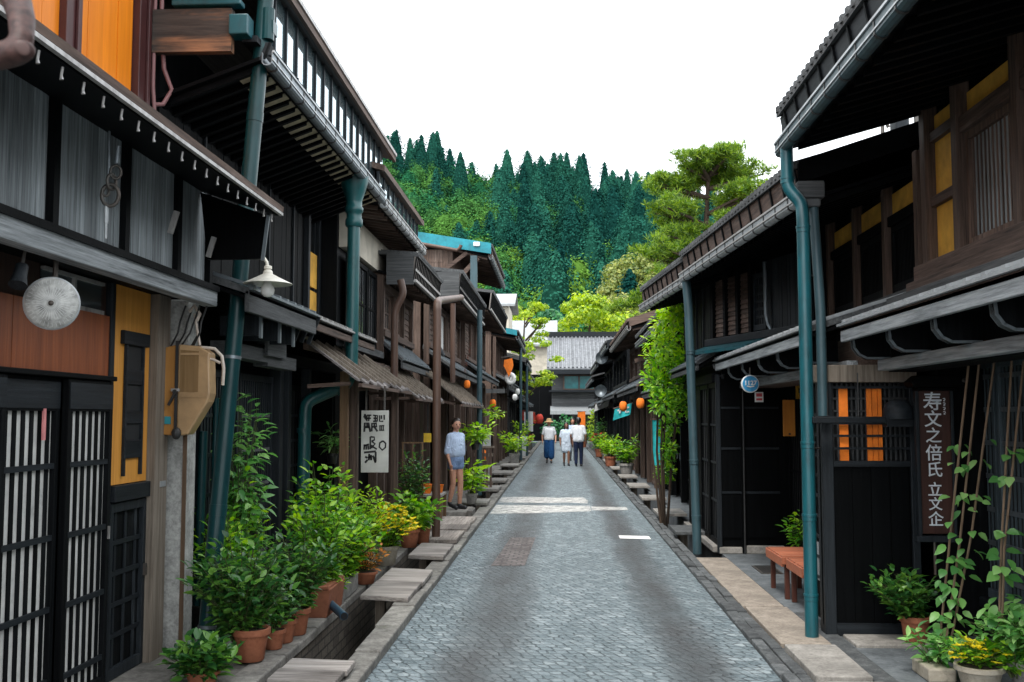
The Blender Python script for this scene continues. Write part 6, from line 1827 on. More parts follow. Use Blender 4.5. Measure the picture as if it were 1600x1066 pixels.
# plank awnings on the left
def awning(label, y0, y1, xo, xi, zo, zi, n):
    t = thing('plank_awning', label, 'awning', ((xo + xi) / 2, (y0 + y1) / 2, zo), 'plank awnings on the left side')
    r = random.Random(int(y0 * 3)); Lb = (y1 - y0) / n
    for k in range(1):
        m = MB()
        for i in range(n):
            a = y0 + i * Lb; j = r.uniform(-.04, .04); q = r.uniform(0, .018); sk = r.uniform(-.03, .03)
            m.add([(xi, a, zi + q), (xi, a + Lb * .96, zi + q), (xo + j, a + Lb * .96 + sk, zo + q - j * .6), (xo + j, a + sk, zo + q - j * .6),
                   (xi, a, zi + q + .022), (xi, a + Lb * .96, zi + q + .022), (xo + j, a + Lb * .96 + sk, zo + q + .022 - j * .6), (xo + j, a + sk, zo + q + .022 - j * .6)],
                  [(0, 1, 2, 3), (7, 6, 5, 4), (0, 4, 5, 1), (1, 5, 6, 2), (2, 6, 7, 3), (3, 7, 4, 0)])
        m.build('planks', M['awning'], t)
        for i in range(0, n, 2):
            a = y0 + i * Lb; m = MB(); m.bar((xi, a, zi + .055), (xo + .01, a, zo + .05), .04, .03); m.build('batten', M['greige_v'], t)
    m = MB(); m.box(xo - .02, xo + .02, y0, y1, zo - .04, zo); m.box(xi - .03, xi + .02, y0, y1, zi - .07, zi); m.build('edge_beam', M['brown_y'], t)
    for y in (y0 + .1, (y0 + y1) / 2, y1 - .1):
        m = MB(); m.bar((xi, y, zi - .45), (xo - .12, y, zo + .0), .04); m.build('strut', M['brown_x'], t)
    return t


awning('weathered plank awning above the white painted sign', 10.45, 14.0, -2.05, -2.62, 2.10, 2.52, 16)
awning('weathered plank awning behind the dark street post', 14.3, 17.5, -2.0, -2.6, 2.02, 2.46, 14)
awning('weathered plank awning over the denim-clad person', 17.9, 23.2, -1.72, -2.45, 1.98, 2.56, 22)
for y, x, lab, mt in ((11.15, -2.36, 'tan post left of the white painted sign', 'tan_v'), (11.55, -2.33, 'brown post touching the white painted sign', 'brown_v'), (17.6, -2.12, 'tan post just left of the denim-clad person', 'tan_v'), (13.6, -2.2, 'brown post under the first plank awning right of the white sign', 'brown_v')):
    t = thing('timber_post', lab, 'post', (x, y, .05), 'timber posts under the awnings')
    m = MB(); m.box(x - .045, x + .045, y - .045, y + .045, .05, 2.25 if y < 14 else 2.2); m.build('shaft', M[mt], t, bev=.006)
    m = MB(); m.box(x - .06, x + .06, y - .06, y + .06, .05, .13); m.build('foot', M['slabstone'], t, bev=.006)
t = thing('yellow_notice', 'small yellow notice board in the dark shop opening', 'notice', (-2.0, 16.0, 1.4))
m = MB(fr_front(16.0)); m.box(-2.13, -2.01, .0, .015, 1.36, 1.50); m.build('board', M['yellow'], t); m = MB(fr_front(16.0)); m.box(-2.08, -2.06, -.01, .0, 1.5, 1.95); m.build('hanger', M['wire'], t)

# stall table and bucket at the left, by the person
t = thing('wooden_stand', 'small wooden stand with a pale top left of the denim-clad person', 'stand', (-1.98, 16.9, .0))
m = MB(); m.box(-2.3, -1.9, 16.5, 17.2, .47, .51); m.build('top', M['slabstone'], t, bev=.006)
for x in (-2.27, -1.93):
    for y in (16.54, 17.16):
        m = MB(); m.box(x - .03, x + .03, y - .03, y + .03, .05, .47); m.build('leg', M['tan_v'], t)
for x, y, z, lab, mt in ((-2.18, 16.75, .51, 'orange bucket on the small wooden stand', 'orangecloth'), (-2.0, 16.95, .51, 'small orange tub on the small wooden stand beside the bucket', 'orangecloth')):
    t = thing('bucket', lab, 'bucket', (x, y, z), 'orange tubs on the stand')
    m = MB(); s_ = 1.0 if x < -2.1 else .85
    m.lathe([(.065 * s_, 0), (.075 * s_, .02), (.09 * s_, .14 * s_), (.096 * s_, .145 * s_), (.096 * s_, .155 * s_), (.086 * s_, .155 * s_), (.075 * s_, .03)], (x, y, z), 20); m.build('body', M[mt], t, smooth=True)
    m = MB(); m.tube([(x - .09 * s_, y, z + .14 * s_), (x - .06 * s_, y - .02, z + .20 * s_), (x + .06 * s_, y - .02, z + .20 * s_), (x + .09 * s_, y, z + .14 * s_)], .004, 6, world=True); m.build('handle', M['iron'], t)

# lanterns
def lantern(label, x, y, z, r, mat, hang=.3, group='lanterns along the lane'):
    t = thing('paper_lantern', label, 'lantern', (x, y, z), group)
    m = MB(); m.lathe([(r * .45, -r * 1.25), (r * .8, -r * .95), (r, -r * .4), (r, r * .4), (r * .8, r * .95), (r * .45, r * 1.25)], (x, y, z), 16); m.build('shade', M[mat], t, smooth=True)
    m = MB(); m.lathe([(r * .47, r * 1.22), (r * .47, r * 1.4), (.0, r * 1.42)], (x, y, z), 16); m.lathe([(r * .47, -r * 1.38), (r * .47, -r * 1.22)], (x, y, z), 16); m.build('cap', M['wire'], t)
    m = MB(); m.tube([(x, y, z + r * 1.4), (x, y, z + r * 1.4 + hang)], .006, 5, world=True); m.build('cord', M['wire'], t)
    return t


lantern('orange lantern under the left eave, right of the plank awning', -1.80, 27.5, 2.12, .085, 'orangecloth')
lantern('small orange lamp between the brown posts above the plank awning', -1.98, 21.8, 2.45, .07, 'orangecloth', .35)
lantern('orange lantern on the right, nearer the climbing shrub', 1.74, 22.3, 2.05, .090, 'orangecloth')
lantern('orange lantern on the right, left of its twin', 1.62, 26.4, 2.03, .100, 'orangecloth')
lantern('orange lantern low in the doorway beneath the left red-brown wall', -1.90, 25.2, .82, .11, 'orangecloth', .9)
lantern('pale red lantern hanging near the far end on the left', -1.0, 50, 1.66, .19, 'redcloth', 1.2)
lantern('white bulb lantern high on the left grey post', -1.60, 34.5, 3.0, .09, 'opal', .4)
lantern('lower of the white lamps on the left grey post', -1.58, 36.0, 2.45, .09, 'opal', .4)
lantern('white lamp just above the leafy pot on the far left', -1.57, 38.0, 2.7, .09, 'opal', .4)
# orange cloth over a white round lamp
t = thing('round_lamp', 'white round lamp with an orange cloth on top under the turquoise verge', 'lamp', (-1.5, 31.0, 2.8))
m = MB(); q = [(.26 * math.cos(a), .26 * math.sin(a)) for a in [i * PI / 10 for i in range(20)]]
m.tube([(-1.50 + a * .42, 31.0, 2.92 + b * .48) for a, b in q] + [(-1.50 + .26 * .42, 31.0, 2.92)], .07, 10, world=True); m.build('lamp_shade', M['opal'], t, smooth=True)
m = MB(); m.add([(-1.68, 30.9, 3.48), (-1.44, 30.9, 3.53), (-1.40, 30.86, 3.32), (-1.45, 30.84, 3.16), (-1.54, 30.82, 2.96), (-1.63, 30.84, 3.18), (-1.70, 30.88, 3.3)], [(0, 1, 2, 3, 4, 5, 6)])
m.add([(-1.68, 31.0, 3.48), (-1.44, 31.0, 3.53), (-1.40, 30.96, 3.32), (-1.45, 30.94, 3.16), (-1.54, 30.92, 2.96), (-1.63, 30.94, 3.18), (-1.70, 30.98, 3.3)], [(6, 5, 4, 3, 2, 1, 0)])
m.build('cloth', M['orangecloth'], t, smooth=True)
m = MB(); m.tube([(-1.78, 31, 3.55), (-1.4, 31, 3.6)], .02, 8, world=True); m.build('arm', M['iron'], t)
# banners
def banner(label, x0, x1, y, z0, z1, mat, skew=0.0, name='cloth_banner', mark=False):
    t = thing(name, label, 'banner', ((x0 + x1) / 2, y, z0))
    m = MB(); n = 6; vs = []
    for side in (0, .02):
        for i in range(n + 1):
            f = i / n; vs += [(x0 + (x1 - x0) * f, y + side + .03 * math.sin(f * 6), z0 + skew * f), (x0 + (x1 - x0) * f + skew * .3, y + side + .02 * math.sin(f * 6), z1 + skew * f)]
    k = 2 * (n + 1); fs = []
    for i in range(n): fs += [(2 * i, 2 * i + 2, 2 * i + 3, 2 * i + 1), (k + 2 * i + 1, k + 2 * i + 3, k + 2 * i + 2, k + 2 * i)]
    m.add(vs, fs); m.build('cloth', M[mat], t, smooth=True)
    m = MB(); m.tube([(x0 - .04 + skew * .3, y + .01, z1), (x1 + .04 + skew * .3, y + .01, z1 + skew)], .018, 8, world=True); m.build('rod', M['brown_x'], t)
    if mark: strokes([[(.1, .5), (.4, .55)], [(.3, .7), (.25, .3)], [(.6, .6), (.9, .62)], [(.7, .75), (.65, .3), (.9, .32)]], (x0 + .08, y - .045, z0 + .06), (1, 0, skew), (0, 0, 1), .4, .04, 'white', 'lettering', t)
    return t


banner('turquoise banner with white marks under the right-hand lanterns', 1.45, 1.92, 28.2, 1.66, 1.98, 'turqcloth', .16, mark=True)
banner('orange banner far down the lane behind the walker with dark hair', .95, 1.35, 55, 1.15, 2.05, 'orangecloth')
banner('red and white cloth at the far left of the lane', -2.1, -1.3, 56, 1.6, 2.2, 'redcloth', -.2)
banner('white banner at the far left beside the leafy pot', -1.62, -1.22, 46.5, 1.1, 2.0, 'white')
banner('white cloth under the far right pent roof', 1.55, 2.2, 47, 2.0, 2.35, 'white', .25)
banner('red cloth hanging in the end building doorway', 2.6, 3.1, 74.2, 1.2, 1.8, 'redcloth')
banner('narrow teal curtain in a doorway beyond the climbing shrub', 2.02, 2.2, 22.6, .7, 1.7, 'turqcloth')
# round dish, lamps on the far right
for x, y, z, r, lab in ((1.62, 40.2, 2.75, .24, 'pale round dish under the far right pent roof'), (1.60, 38.5, 3.95, .24, 'blue-grey round dish below the far right upper eave')):
    t = thing('round_dish', lab, 'dish', (x, y, z))
    m = MB(); m.lathe([(.0, .0), (r * .5, .03), (r * .85, .1), (r, .17), (r * .98, .19), (r * .8, .12), (.0, .03)], (x, y, z), 24, (-.2, -1, .1)); m.build('dish', M['zinc'], t, smooth=True)
    m = MB(); m.tube([(x, y, z), (x + .15, y + .2, z), (x + .5, y + .25, z - .05)], .03, 8, world=True); m.build('arm', M['iron'], t)
# chimney cluster on the near right rear roof
t = thing('roof_vent', 'dark roof vent and pipes standing behind the gap between the right-hand roofs', 'vent', (4.1, 12.2, 4.9))
m = MB(); m.box(3.98, 4.14, 12.1, 12.3, 4.6, 5.35); m.build('stack', M['slate_v'], t); m = MB()
m.tube([(3.86, 12.2, 5.1), (3.86, 12.2, 5.35), (3.93, 12.2, 5.2)], .025, 8, world=True); m.tube([(4.26, 12.2, 4.9), (4.26, 12.2, 5.4)], .03, 8, world=True); m.tube([(3.86, 12.2, 5.12), (4.26, 12.2, 5.12)], .02, 8, world=True); m.build('pipe', M['iron'], t)
t = thing('white_sign', 'white notice low on the red-brown wall at the left', 'sign', (-1.85, 26.3, 1.0))
m = MB(fr_front(26.4)); m.box(-2.0, -1.78, .0, .02, .98, 1.32); m.build('board', M['white'], t); m = MB(fr_front(26.4)); m.box(-1.9, -1.88, -.02, .0, .05, .98); m.build('stake', M['brown_v'], t)
t = thing('white_tub', 'white tub with a leafy plant at the far left kerb', 'pot', (-1.62, 42.5, 0)); pot(t, (-1.62, 42.5, .07), .27, .9, 'white'); stem_plant(t, 91, (-1.62, 42.5, .9), .8, .6, 12, 14, .16, .07, 'leaf_lime')
t = thing('slatted_fence', 'narrow brown slatted fence beside the bright plant past the denim-clad person', 'fence', (-1.7, 23.5, .05))
for i in range(5): m = MB(); m.box(-1.95 + i * .085, -1.90 + i * .085, 23.48, 23.51, .05, 1.05); m.build('slat', M['brown_v'], t)
m = MB(); m.box(-1.97, -1.53, 23.512, 23.54, .85, .93); m.box(-1.97, -1.53, 23.512, 23.54, .2, .28); m.box(-1.99, -1.50, 23.47, 23.55, 1.05, 1.09); m.build('rail', M['greige_v'], t)
# ================================================================== PLANTS
def plant(label, x, y, z, ptype='terracotta', pr=.12, ph=.2, name='potted_plant'):
    t = thing(name, label, 'plant', (x, y, z), 'potted plants on the left walkway' if x < 0 else 'potted plants on the right')
    if ptype: pot(t, (x, y, z), pr, ph, ptype)
    return t


Z = .078
t = plant('small dark-leaved potted shrub at the bottom left corner, nearest of all', -2.26, 6.50, Z - .02, 'terracotta', .11, .10)
stem_plant(t, 1, (-2.26, 6.50, .08), .30, .23, 34, 13, .105, .045, 'leaf_dark', bend=.2, upness=.4)
t = plant('large dense dark green shrub in a terracotta pot before the leaning pipe', -2.14, 7.12, Z, 'terracotta', .13, .22)
stem_plant(t, 2, (-2.22, 7.16, .20), .74, .36, 76, 22, .088, .040, 'leaf_dark', bend=.22, start=.05)
t = plant('bushy green shrub between the leaning pipe and the concrete post', -2.72, 7.98, Z - .02, 'potblack', .16, .25)
stem_plant(t, 3, (-2.66, 8.0, .3), .75, .26, 44, 20, .09, .042, 'leaf_mid', bend=.25, start=.05)
t = plant('tall climbing plant with long drooping leaves behind the leaning pipe', -2.72, 8.62, Z - .02, 'potblack', .15, .25)
stem_plant(t, 4, (-2.72, 8.65, .3), 1.9, .22, 26, 20, .13, .052, 'leaf_vine', bend=.45, start=.2, upness=.1)
stem_plant(t, 41, (-2.70, 8.62, .25), 1.15, .24, 26, 18, .09, .042, 'leaf_mid', 'lower_foliage', bend=.3)
t = plant('rounded dark green shrub over two terracotta pots before the dark lattice', -2.05, 7.98, Z, 'terracotta', .115, .2)
stem_plant(t, 5, (-2.06, 8.05, .25), .66, .30, 56, 20, .082, .037, 'leaf_dark', bend=.2, start=.02)
t = plant('little low plant in the small front terracotta pot of the left row', -2.08, 7.48, Z, 'terracotta', .085, .14)
stem_plant(t, 6, (-2.08, 7.48, .2), .2, .16, 14, 9, .07, .032, 'leaf_dark')
t = plant('low leafy plant in the second small terracotta pot of the left row', -2.07, 7.70, Z, 'terracotta', .10, .17)
stem_plant(t, 7, (-2.07, 7.70, .22), .3, .2, 18, 10, .08, .036, 'leaf_dark')
# long terracotta trough
t = plant('bright green bush in the long terracotta trough', -2.05, 8.85, Z, None)
m = MB(); m.prism([(-2.16, .0), (-1.95, .0), (-1.92, .24), (-2.19, .24)], -9.2, -8.6)
m.v = [(a, -b if b < 0 else b, c + Z) for a, b, c in m.v]
m.build('trough', M['terracotta'], t, bev=.01)
m = MB(); m.box(-2.175, -1.935, 8.585, 9.215, Z + .235, Z + .262); m.build('trough_rim', M['terracotta'], t, bev=.006)
stem_plant(t, 8, (-2.06, 8.95, .3), .82, .36, 66, 20, .085, .040, 'leaf_mid', bend=.28, start=.02)
t = plant('tall fresh green bush behind the trough before the teal elbow pipe', -2.24, 9.75, Z - .02, 'potblack', .16, .22)
stem_plant(t, 9, (-2.24, 9.75, .3), 1.12, .36, 56, 20, .10, .045, 'leaf_mid', bend=.3, start=.05)
t = plant('light green bush in the grey box planter by the wide plank bridge', -2.08, 9.65, Z, None)
m = MB(); m.box(-2.16, -1.97, 9.35, 10.05, Z, Z + .17); m.build('box_planter', M['potgrey'], t, bev=.012)
stem_plant(t, 10, (-2.08, 9.75, .25), .66, .40, 54, 20, .09, .042, 'leaf_mid', bend=.28, start=.02)
t = plant('small grey pot with a low plant beside the trough', -2.0, 9.27, Z, 'potgrey', .075, .14); stem_plant(t, 11, (-2.0, 9.27, .2), .22, .12, 10, 8, .06, .03, 'leaf_mid')
t = plant('orange-leaved plant in a wide terracotta bowl by the plank bridge', -1.97, 10.4, Z, 'terracotta', .125, .12)
stem_plant(t, 12, (-1.98, 10.42, .18), .34, .24, 30, 12, .065, .03, 'leaf_orange', bend=.2)
t = plant('bush covered in yellow flowers over the drain edge', -1.98, 11.7, Z, 'potcream', .15, .22)
stem_plant(t, 13, (-1.98, 11.7, .22), .52, .38, 40, 16, .085, .04, 'leaf_mid', bend=.25)
flowers(t, 14, (-1.93, 11.62, .22), .52, .36, 170, .05, 'leaf_yellow')
t = plant('yellow-green bush between the yellow flowers and the white sign', -2.25, 10.9, Z - .02, 'potblack', .16, .24)
stem_plant(t, 15, (-2.16, 10.9, .28), .80, .42, 56, 20, .085, .040, 'leaf_lime', bend=.28)
t = plant('broad-leaved green plant in terracotta pots before the dark street post', -1.95, 13.3, Z, 'terracotta', .14, .24)
stem_plant(t, 16, (-1.95, 13.35, .28), .52, .34, 30, 14, .12, .065, 'leaf_mid', bend=.35)
t = plant('twin terracotta pot plant just right of the broad-leaved one', -1.82, 13.65, Z, 'terracotta', .11, .24)
stem_plant(t, 17, (-1.84, 13.65, .28), .42, .24, 18, 10, .11, .06, 'leaf_mid', bend=.35)
t = plant('tall thin-leaved shrub on a small trellis in the shop opening', -2.08, 14.4, Z - .02, 'terracotta', .15, .25)
stem_plant(t, 18, (-2.08, 14.4, .3), 1.1, .24, 30, 22, .085, .036, 'leaf_dark', bend=.3)
m = MB()
for x in (-2.22, -2.08, -1.94): m.box(x - .01, x + .01, 14.44, 14.46, .3, 1.4)
for z in (.6, .95, 1.38): m.box(-2.24, -1.92, 14.462, 14.475, z, z + .02)
m.build('trellis', M['tan_v'], t)
t = plant('drooping narrow-leaved sprig on the lattice behind the teal elbow pipe', -2.7, 12.1, 1.2, 'potblack', .07, .12, 'hanging_plant')
stem_plant(t, 19, (-2.68, 12.1, 1.32), .32, .24, 12, 9, .14, .03, 'leaf_vine', bend=.5)
m = MB(); m.tube([(-2.7, 12.1, 1.32), (-2.7, 12.1, 2.0)], .004, 5, world=True); m.build('cord', M['wire'], t)
t = plant('bright large-leaved plant beside the denim-clad person', -1.66, 19.3, .13, 'potgrey', .12, .2)
stem_plant(t, 20, (-1.66, 19.3, .30), .66, .38, 18, 9, .20, .085, 'leaf_lime', bend=.4)
t = plant('bright hanging plant under the plank awning right of the denim-clad person', -1.70, 20.6, 1.1, 'potblack', .10, .14, 'hanging_plant')
stem_plant(t, 21, (-1.68, 20.6, 1.22), .42, .42, 16, 9, .19, .07, 'leaf_lime', bend=.4)
m = MB(); m.tube([(-1.7, 20.6, 1.22), (-1.72, 20.6, 2.05)], .005, 5, world=True); m.build('cord', M['wire'], t)
t = plant('small bright sprig above the small hanging lantern on the left', -1.72, 26.0, 1.62, 'potblack', .08, .12, 'hanging_plant')
stem_plant(t, 22, (-1.7, 26.0, 1.7), .3, .45, 8, 7, .2, .06, 'leaf_lime', bend=.5)
m = MB(); m.tube([(-1.72, 26.0, 1.72), (-1.74, 26.0, 2.6)], .005, 5, world=True); m.build('cord', M['wire'], t)
t = plant('tuft of green growing in the drain at the bottom edge', -1.72, 6.25, -.1, None, name='weed_tuft'); stem_plant(t, 23, (-1.72, 6.25, -.1), .17, .12, 12, 8, .07, .025, 'leaf_mid')
t = plant('bright leafy plant at the left kerb by the grey posts', -1.62, 36.6, .07, 'potgrey', .2, .4); stem_plant(t, 24, (-1.62, 36.6, .45), .9, .7, 18, 12, .22, .09, 'leaf_lime')
# right side
t = plant('glossy dark green shrub in a terracotta pot before the black wing wall', 2.70, 8.08, .022, 'terracotta', .115, .22)
stem_plant(t, 30, (2.66, 8.10, .22), .36, .26, 46, 17, .085, .036, 'leaf_dark', bend=.2, start=.03, lean=(-.04, 0))
t = plant('cream bowl of yellow-flowered plants at the bottom right', 2.66, 6.78, .02, 'potcream', .15, .16)
stem_plant(t, 31, (2.66, 6.80, .15), .19, .19, 26, 11, .06, .03, 'leaf_mid'); flowers(t, 32, (2.64, 6.77, .14), .20, .16, 34, .036, 'leaf_yellow')
t = plant('mass of grey-green leafy plants at the bottom right edge', 3.0, 6.75, .02, 'potgrey', .18, .2)
stem_plant(t, 33, (2.98, 6.78, .18), .40, .36, 56, 13, .105, .05, 'leaf_vine', bend=.35); stem_plant(t, 331, (2.86, 6.7, .12), .26, .22, 16, 10, .09, .045, 'leaf_mid', 'side_foliage', bend=.3); flowers(t, 34, (2.96, 6.70, .16), .22, .26, 7, .04, 'leaf_yellow')
t = plant('leafy plant in a low cream trough behind the yellow-flowered bowl', 2.62, 7.28, .02, None)
m = MB(); m.box(2.40, 2.58, 6.95, 7.28, .02, .11); m.build('box_planter', M['potcream'], t, bev=.012)
stem_plant(t, 35, (2.50, 7.12, .10), .24, .22, 14, 8, .10, .048, 'leaf_vine', bend=.35)
t = plant('small bright plant at the dark entry behind the benches', 2.66, 11.6, .02, 'potblack', .10, .3)
stem_plant(t, 36, (2.66, 11.6, .3), .42, .2, 14, 9, .10, .05, 'leaf_mid', bend=.35)


def vine(label, seed, ropes, ll, lw, n, mat='leaf_vine'):
    """climbing ropes with paired leaves"""
    t = thing('climbing_vine', label, 'vine', (ropes[0][0][0], ropes[0][0][1], .02), 'vines on ropes by the lattice wall')
    r = np.random.default_rng(seed); off = np.array(t.location); P = []; D = []
    for ro in ropes:
        m = MB(); m.tube(ro, .0085, 8, world=True); m.build('rope', M['rope'], t, smooth=True)
        pts = [np.array(p) for p in ro]
        k = n
        for i in range(k):
            f = (i + r.uniform(.1, .9)) / k * .80 * (len(pts) - 1); j = min(int(f), len(pts) - 2); c = pts[j] + (pts[j + 1] - pts[j]) * (f - j)
            q = r.uniform(0, 2 * PI)
            for s_ in range(r.integers(1, 4)):
                q += r.uniform(.8, 2.4); P.append(c + np.array([math.cos(q), math.sin(q) - .4, r.uniform(-.3, .5)]) * .035); D.append(np.array([math.cos(q) * .9, -.55 + math.sin(q) * .5, -.35 + r.uniform(-.3, .5)]))
    P = np.array(P); D = np.array(D); nn = len(P)
    v, f = leaf_arrays(P, D, np.tile([[0, -.5, 1.0]], (nn, 1)) + r.normal(0, .3, (nn, 3)), ll * r.uniform(.6, 1.2, nn), lw * r.uniform(.8, 1.1, nn), .35, .12)
    np_mesh('foliage', v - off, f, M[mat], t)
    return t


vine('three ropes with sparse climbing leaves, left of the pair on the lattice wall', 50, [[(2.58, 7.25, .2), (2.66, 7.22, .9), (2.80, 7.15, 2.12)], [(2.61, 7.22, .2), (2.72, 7.2, .9), (2.87, 7.15, 2.12)], [(2.64, 7.22, .2), (2.80, 7.2, .95), (2.95, 7.1, 2.12)]], .092, .058, 12)
vine('two twisted ropes with heart-shaped leaves, right of the pair on the lattice wall', 51, [[(2.80, 6.85, .1), (2.85, 6.85, .9), (2.98, 6.9, 2.12)], [(2.81, 6.83, .1), (2.86, 6.83, .9), (3.05, 6.88, 2.12)]], .095, .072, 9)

# tall climbing shrub on the right
t = thing('climbing_shrub', 'tall dense climbing shrub with bright new leaves beside the blue-grey pipe', 'shrub', (1.75, 17.1, 0))
cl = []; r_ = random.Random(8)
for i in range(58):
    z = 1.75 + 1.75 * r_.random() ** .9; k = .22 + .24 * math.sin(max(0, min(1, (z - 1.5) / 2.1)) * PI)
    cl.append((1.98 + r_.uniform(-1, 1) * k, 16.85 + r_.uniform(-.5, .7), z + .05, .20, .22, .17))
for i in range(7): cl.append((1.78 + r_.uniform(-.10, .12), 17.0 + r_.uniform(-.3, .4), .5 + 1.2 * r_.random(), .10, .13, .13))
rg = np.random.default_rng(9); P = []; D = []
for (x, y, z, a, b, c) in cl:
    k = 62; d = unit(rg.normal(0, 1, (k, 3))); P.append(np.array([x, y, z]) + d * rg.uniform(.4, 1, (k, 1)) * np.array([a, b, c])); D.append(d + np.array([0, -.25, .15]))
P = np.concatenate(P); D = np.concatenate(D); n_ = len(P)
hi = (P[:, 2] + rg.normal(0, .35, n_)) > 2.75
for nm_, sel, mt in (('foliage', ~hi, 'leaf_mid'), ('new_foliage', hi, 'leaf_lime')):
    q = sel; v, f = leaf_arrays(P[q], D[q], np.tile([[0, 0, 1.0]], (q.sum(), 1)) + rg.normal(0, .4, (q.sum(), 3)), .10 * rg.uniform(.6, 1.2, q.sum()), .055 * rg.uniform(.8, 1.2, q.sum()), .25)
    np_mesh(nm_, v - np.array(t.location), f, M[mt], t)
m = MB()
for i in range(7): a = r_.uniform(-.25, .25); m.tube([(1.70 + a * .4, 17.0 + a, .0), (1.68 + a, 16.9 + a * .6, 1.2), (1.78 + a * 1.5, 16.85, 2.6)], .022, 7, r2=.01, world=True)
m.build('trunk', M['bark'], t)

# flower pots far down the right kerb
for i, (x, y, h_, mt, lab, fl) in enumerate(((1.95, 30.5, .9, 'leaf_mid', 'leafy pot under the turquoise banner', None), (1.75, 36.0, .8, 'leaf_lime', 'bright yellow-green pot plant on the far right kerb', None), (1.80, 39.5, .7, 'leaf_mid', 'green pot plant behind the bright yellow-green one', None),
                                      (1.70, 44.5, .8, 'leaf_mid', 'pink-flowered pot plant on the far right kerb', 'r'), (1.85, 49, 1.6, 'leaf_dark', 'tall green shrub in a pot at the far right', None), (1.3, 58, 1.0, 'leaf_mid', 'low bush in front of the far right house', None), (-1.75, 49.5, .7, 'leaf_orange', 'orange-red pot plant at the far left kerb', None))):
    t = thing('potted_plant', lab, 'plant', (x, y, .05), 'pots along the far kerbs'); pot(t, (x, y, .05), .22, .34, 'terracotta' if i % 2 else 'potgrey')
    stem_plant(t, 60 + i, (x, y, .35), h_, .5, 26, 12, .16, .075, mt)
    if fl: flowers(t, 80, (x, y, .35), h_, .42, 30, .10, 'redcloth')
t = thing('leafy_bush', 'row of leafy bushes before the end building, left clump', 'bush', (.0, 71, 0), 'bushes at the street end'); v, f = crown_np(77, [(-.6, 70.5, .9, .8, .6, .8), (.4, 70.8, 1.1, .7, .6, 1.0), (1.1, 70.4, .7, .5, .5, .6)], 220, .26); np_mesh('foliage', v - np.array(t.location), f, M['tree_green'], t); m = MB(); m.tube([(.1, 70.7, 0), (.2, 70.7, 1.0)], .05, 6, world=True); m.build('trunk', M['bark'], t)
t = thing('leafy_bush', 'taller leafy bush before the end building, right clump', 'bush', (2.6, 71, 0), 'bushes at the street end'); v, f = crown_np(78, [(2.4, 70.8, 1.2, .6, .6, 1.2), (3.2, 70.6, .9, .7, .6, .8)], 220, .26); np_mesh('foliage', v - np.array(t.location), f, M['tree_lime'], t); m = MB(); m.tube([(2.6, 70.7, 0), (2.6, 70.7, 1.0)], .05, 6, world=True); m.build('trunk', M['bark'], t)


# ------------------------------------------------------------------ trees
def needles_np(seed, clumps, per, L0):
    """tufts of fine needles pointing up and out"""
    r = np.random.default_rng(seed); C = []
    for (x, y, z, a, b, c) in clumps:
        d = unit(r.normal(0, 1, (per, 3))); C.append(np.array([x, y, z]) + d * r.uniform(.2, 1.1, (per, 1)) * np.array([a, b, c]))
    C = np.repeat(np.concatenate(C), 15, axis=0); n = len(C)
    D = unit(r.normal(0, .75, (n, 3)) + np.array([0, 0, .55])); S_ = unit(np.cross(D, r.normal(0, 1, (n, 3))))
    L = L0 * r.uniform(.6, 1.1, (n, 1)); W = .030
    v = np.stack([C - S_ * W * .5, C + S_ * W * .5, C + D * L + S_ * W * .25, C + D * L - S_ * W * .25], 1).reshape(-1, 3)
    return v, np.arange(n * 4).reshape(n, 4)


def tree(label, x, y, z0, h, clumps, per, ls, mat, trunk_r, seed, limbs=(), name='tree', cat='tree', group=None, squash=1):
    t = thing(name, label, cat, (x, y, z0), group)
    v, f = (needles_np if mat == 'needle' else crown_np)(seed, clumps, per, ls); np_mesh('crown', v - np.array((x, y, z0)), f, M[mat], t)
    m = MB(); m.tube([(x, y, z0), (x + .02 * h, y, z0 + h * .4), (x - .01 * h, y + .01 * h, z0 + h * .75), (x, y, z0 + h * .95)], trunk_r, 9, r2=trunk_r * .3, world=True)
    for a, b in limbs: m.tube([a, ((a[0] + b[0]) / 2, (a[1] + b[1]) / 2, (a[2] + b[2]) / 2 + .15 * trunk_r), b], trunk_r * .45, 7, r2=trunk_r * .15, world=True)
    m.build('trunk', M['bark'], t, smooth=True)
    return t


def round_clumps(r, x, y, z, R, H, n, k=.34):
    o = []
    for i in range(n):
        a = r.uniform(0, 2 * PI); c = r.uniform(-1, 1); rad = math.sqrt(1 - c * c) * r.uniform(.45, 1)
        s = k * r.uniform(.7, 1.25); o.append((x + math.cos(a) * rad * R, y + math.sin(a) * rad * R, z + c * H, R * s, R * s, H * s * .8))
    return o


r_ = random.Random(21)
# street tree with flat sprays, left far
cl = []; lm = []
for i in range(34):
    z = 2.9 + 4.6 * r_.random(); wd = 1.25 * (1 - abs(z - 5.0) / 3.6); a = r_.uniform(-1, 1)
    c = (-1.25 + a * wd, 51.8 + r_.uniform(-.9, .9), z, .42, .42, .17); cl.append(c)
    if i % 3 == 0: lm.append(((-1.75, 52, max(2.2, z - 1.0)), (c[0], c[1], c[2] - .1)))
tree('yellow-green street tree with layered sprays standing at the left far down the lane', -1.78, 52, 0, 7.2, cl, 90, .17, 'tree_lime', .10, 31, lm, 'street_tree')
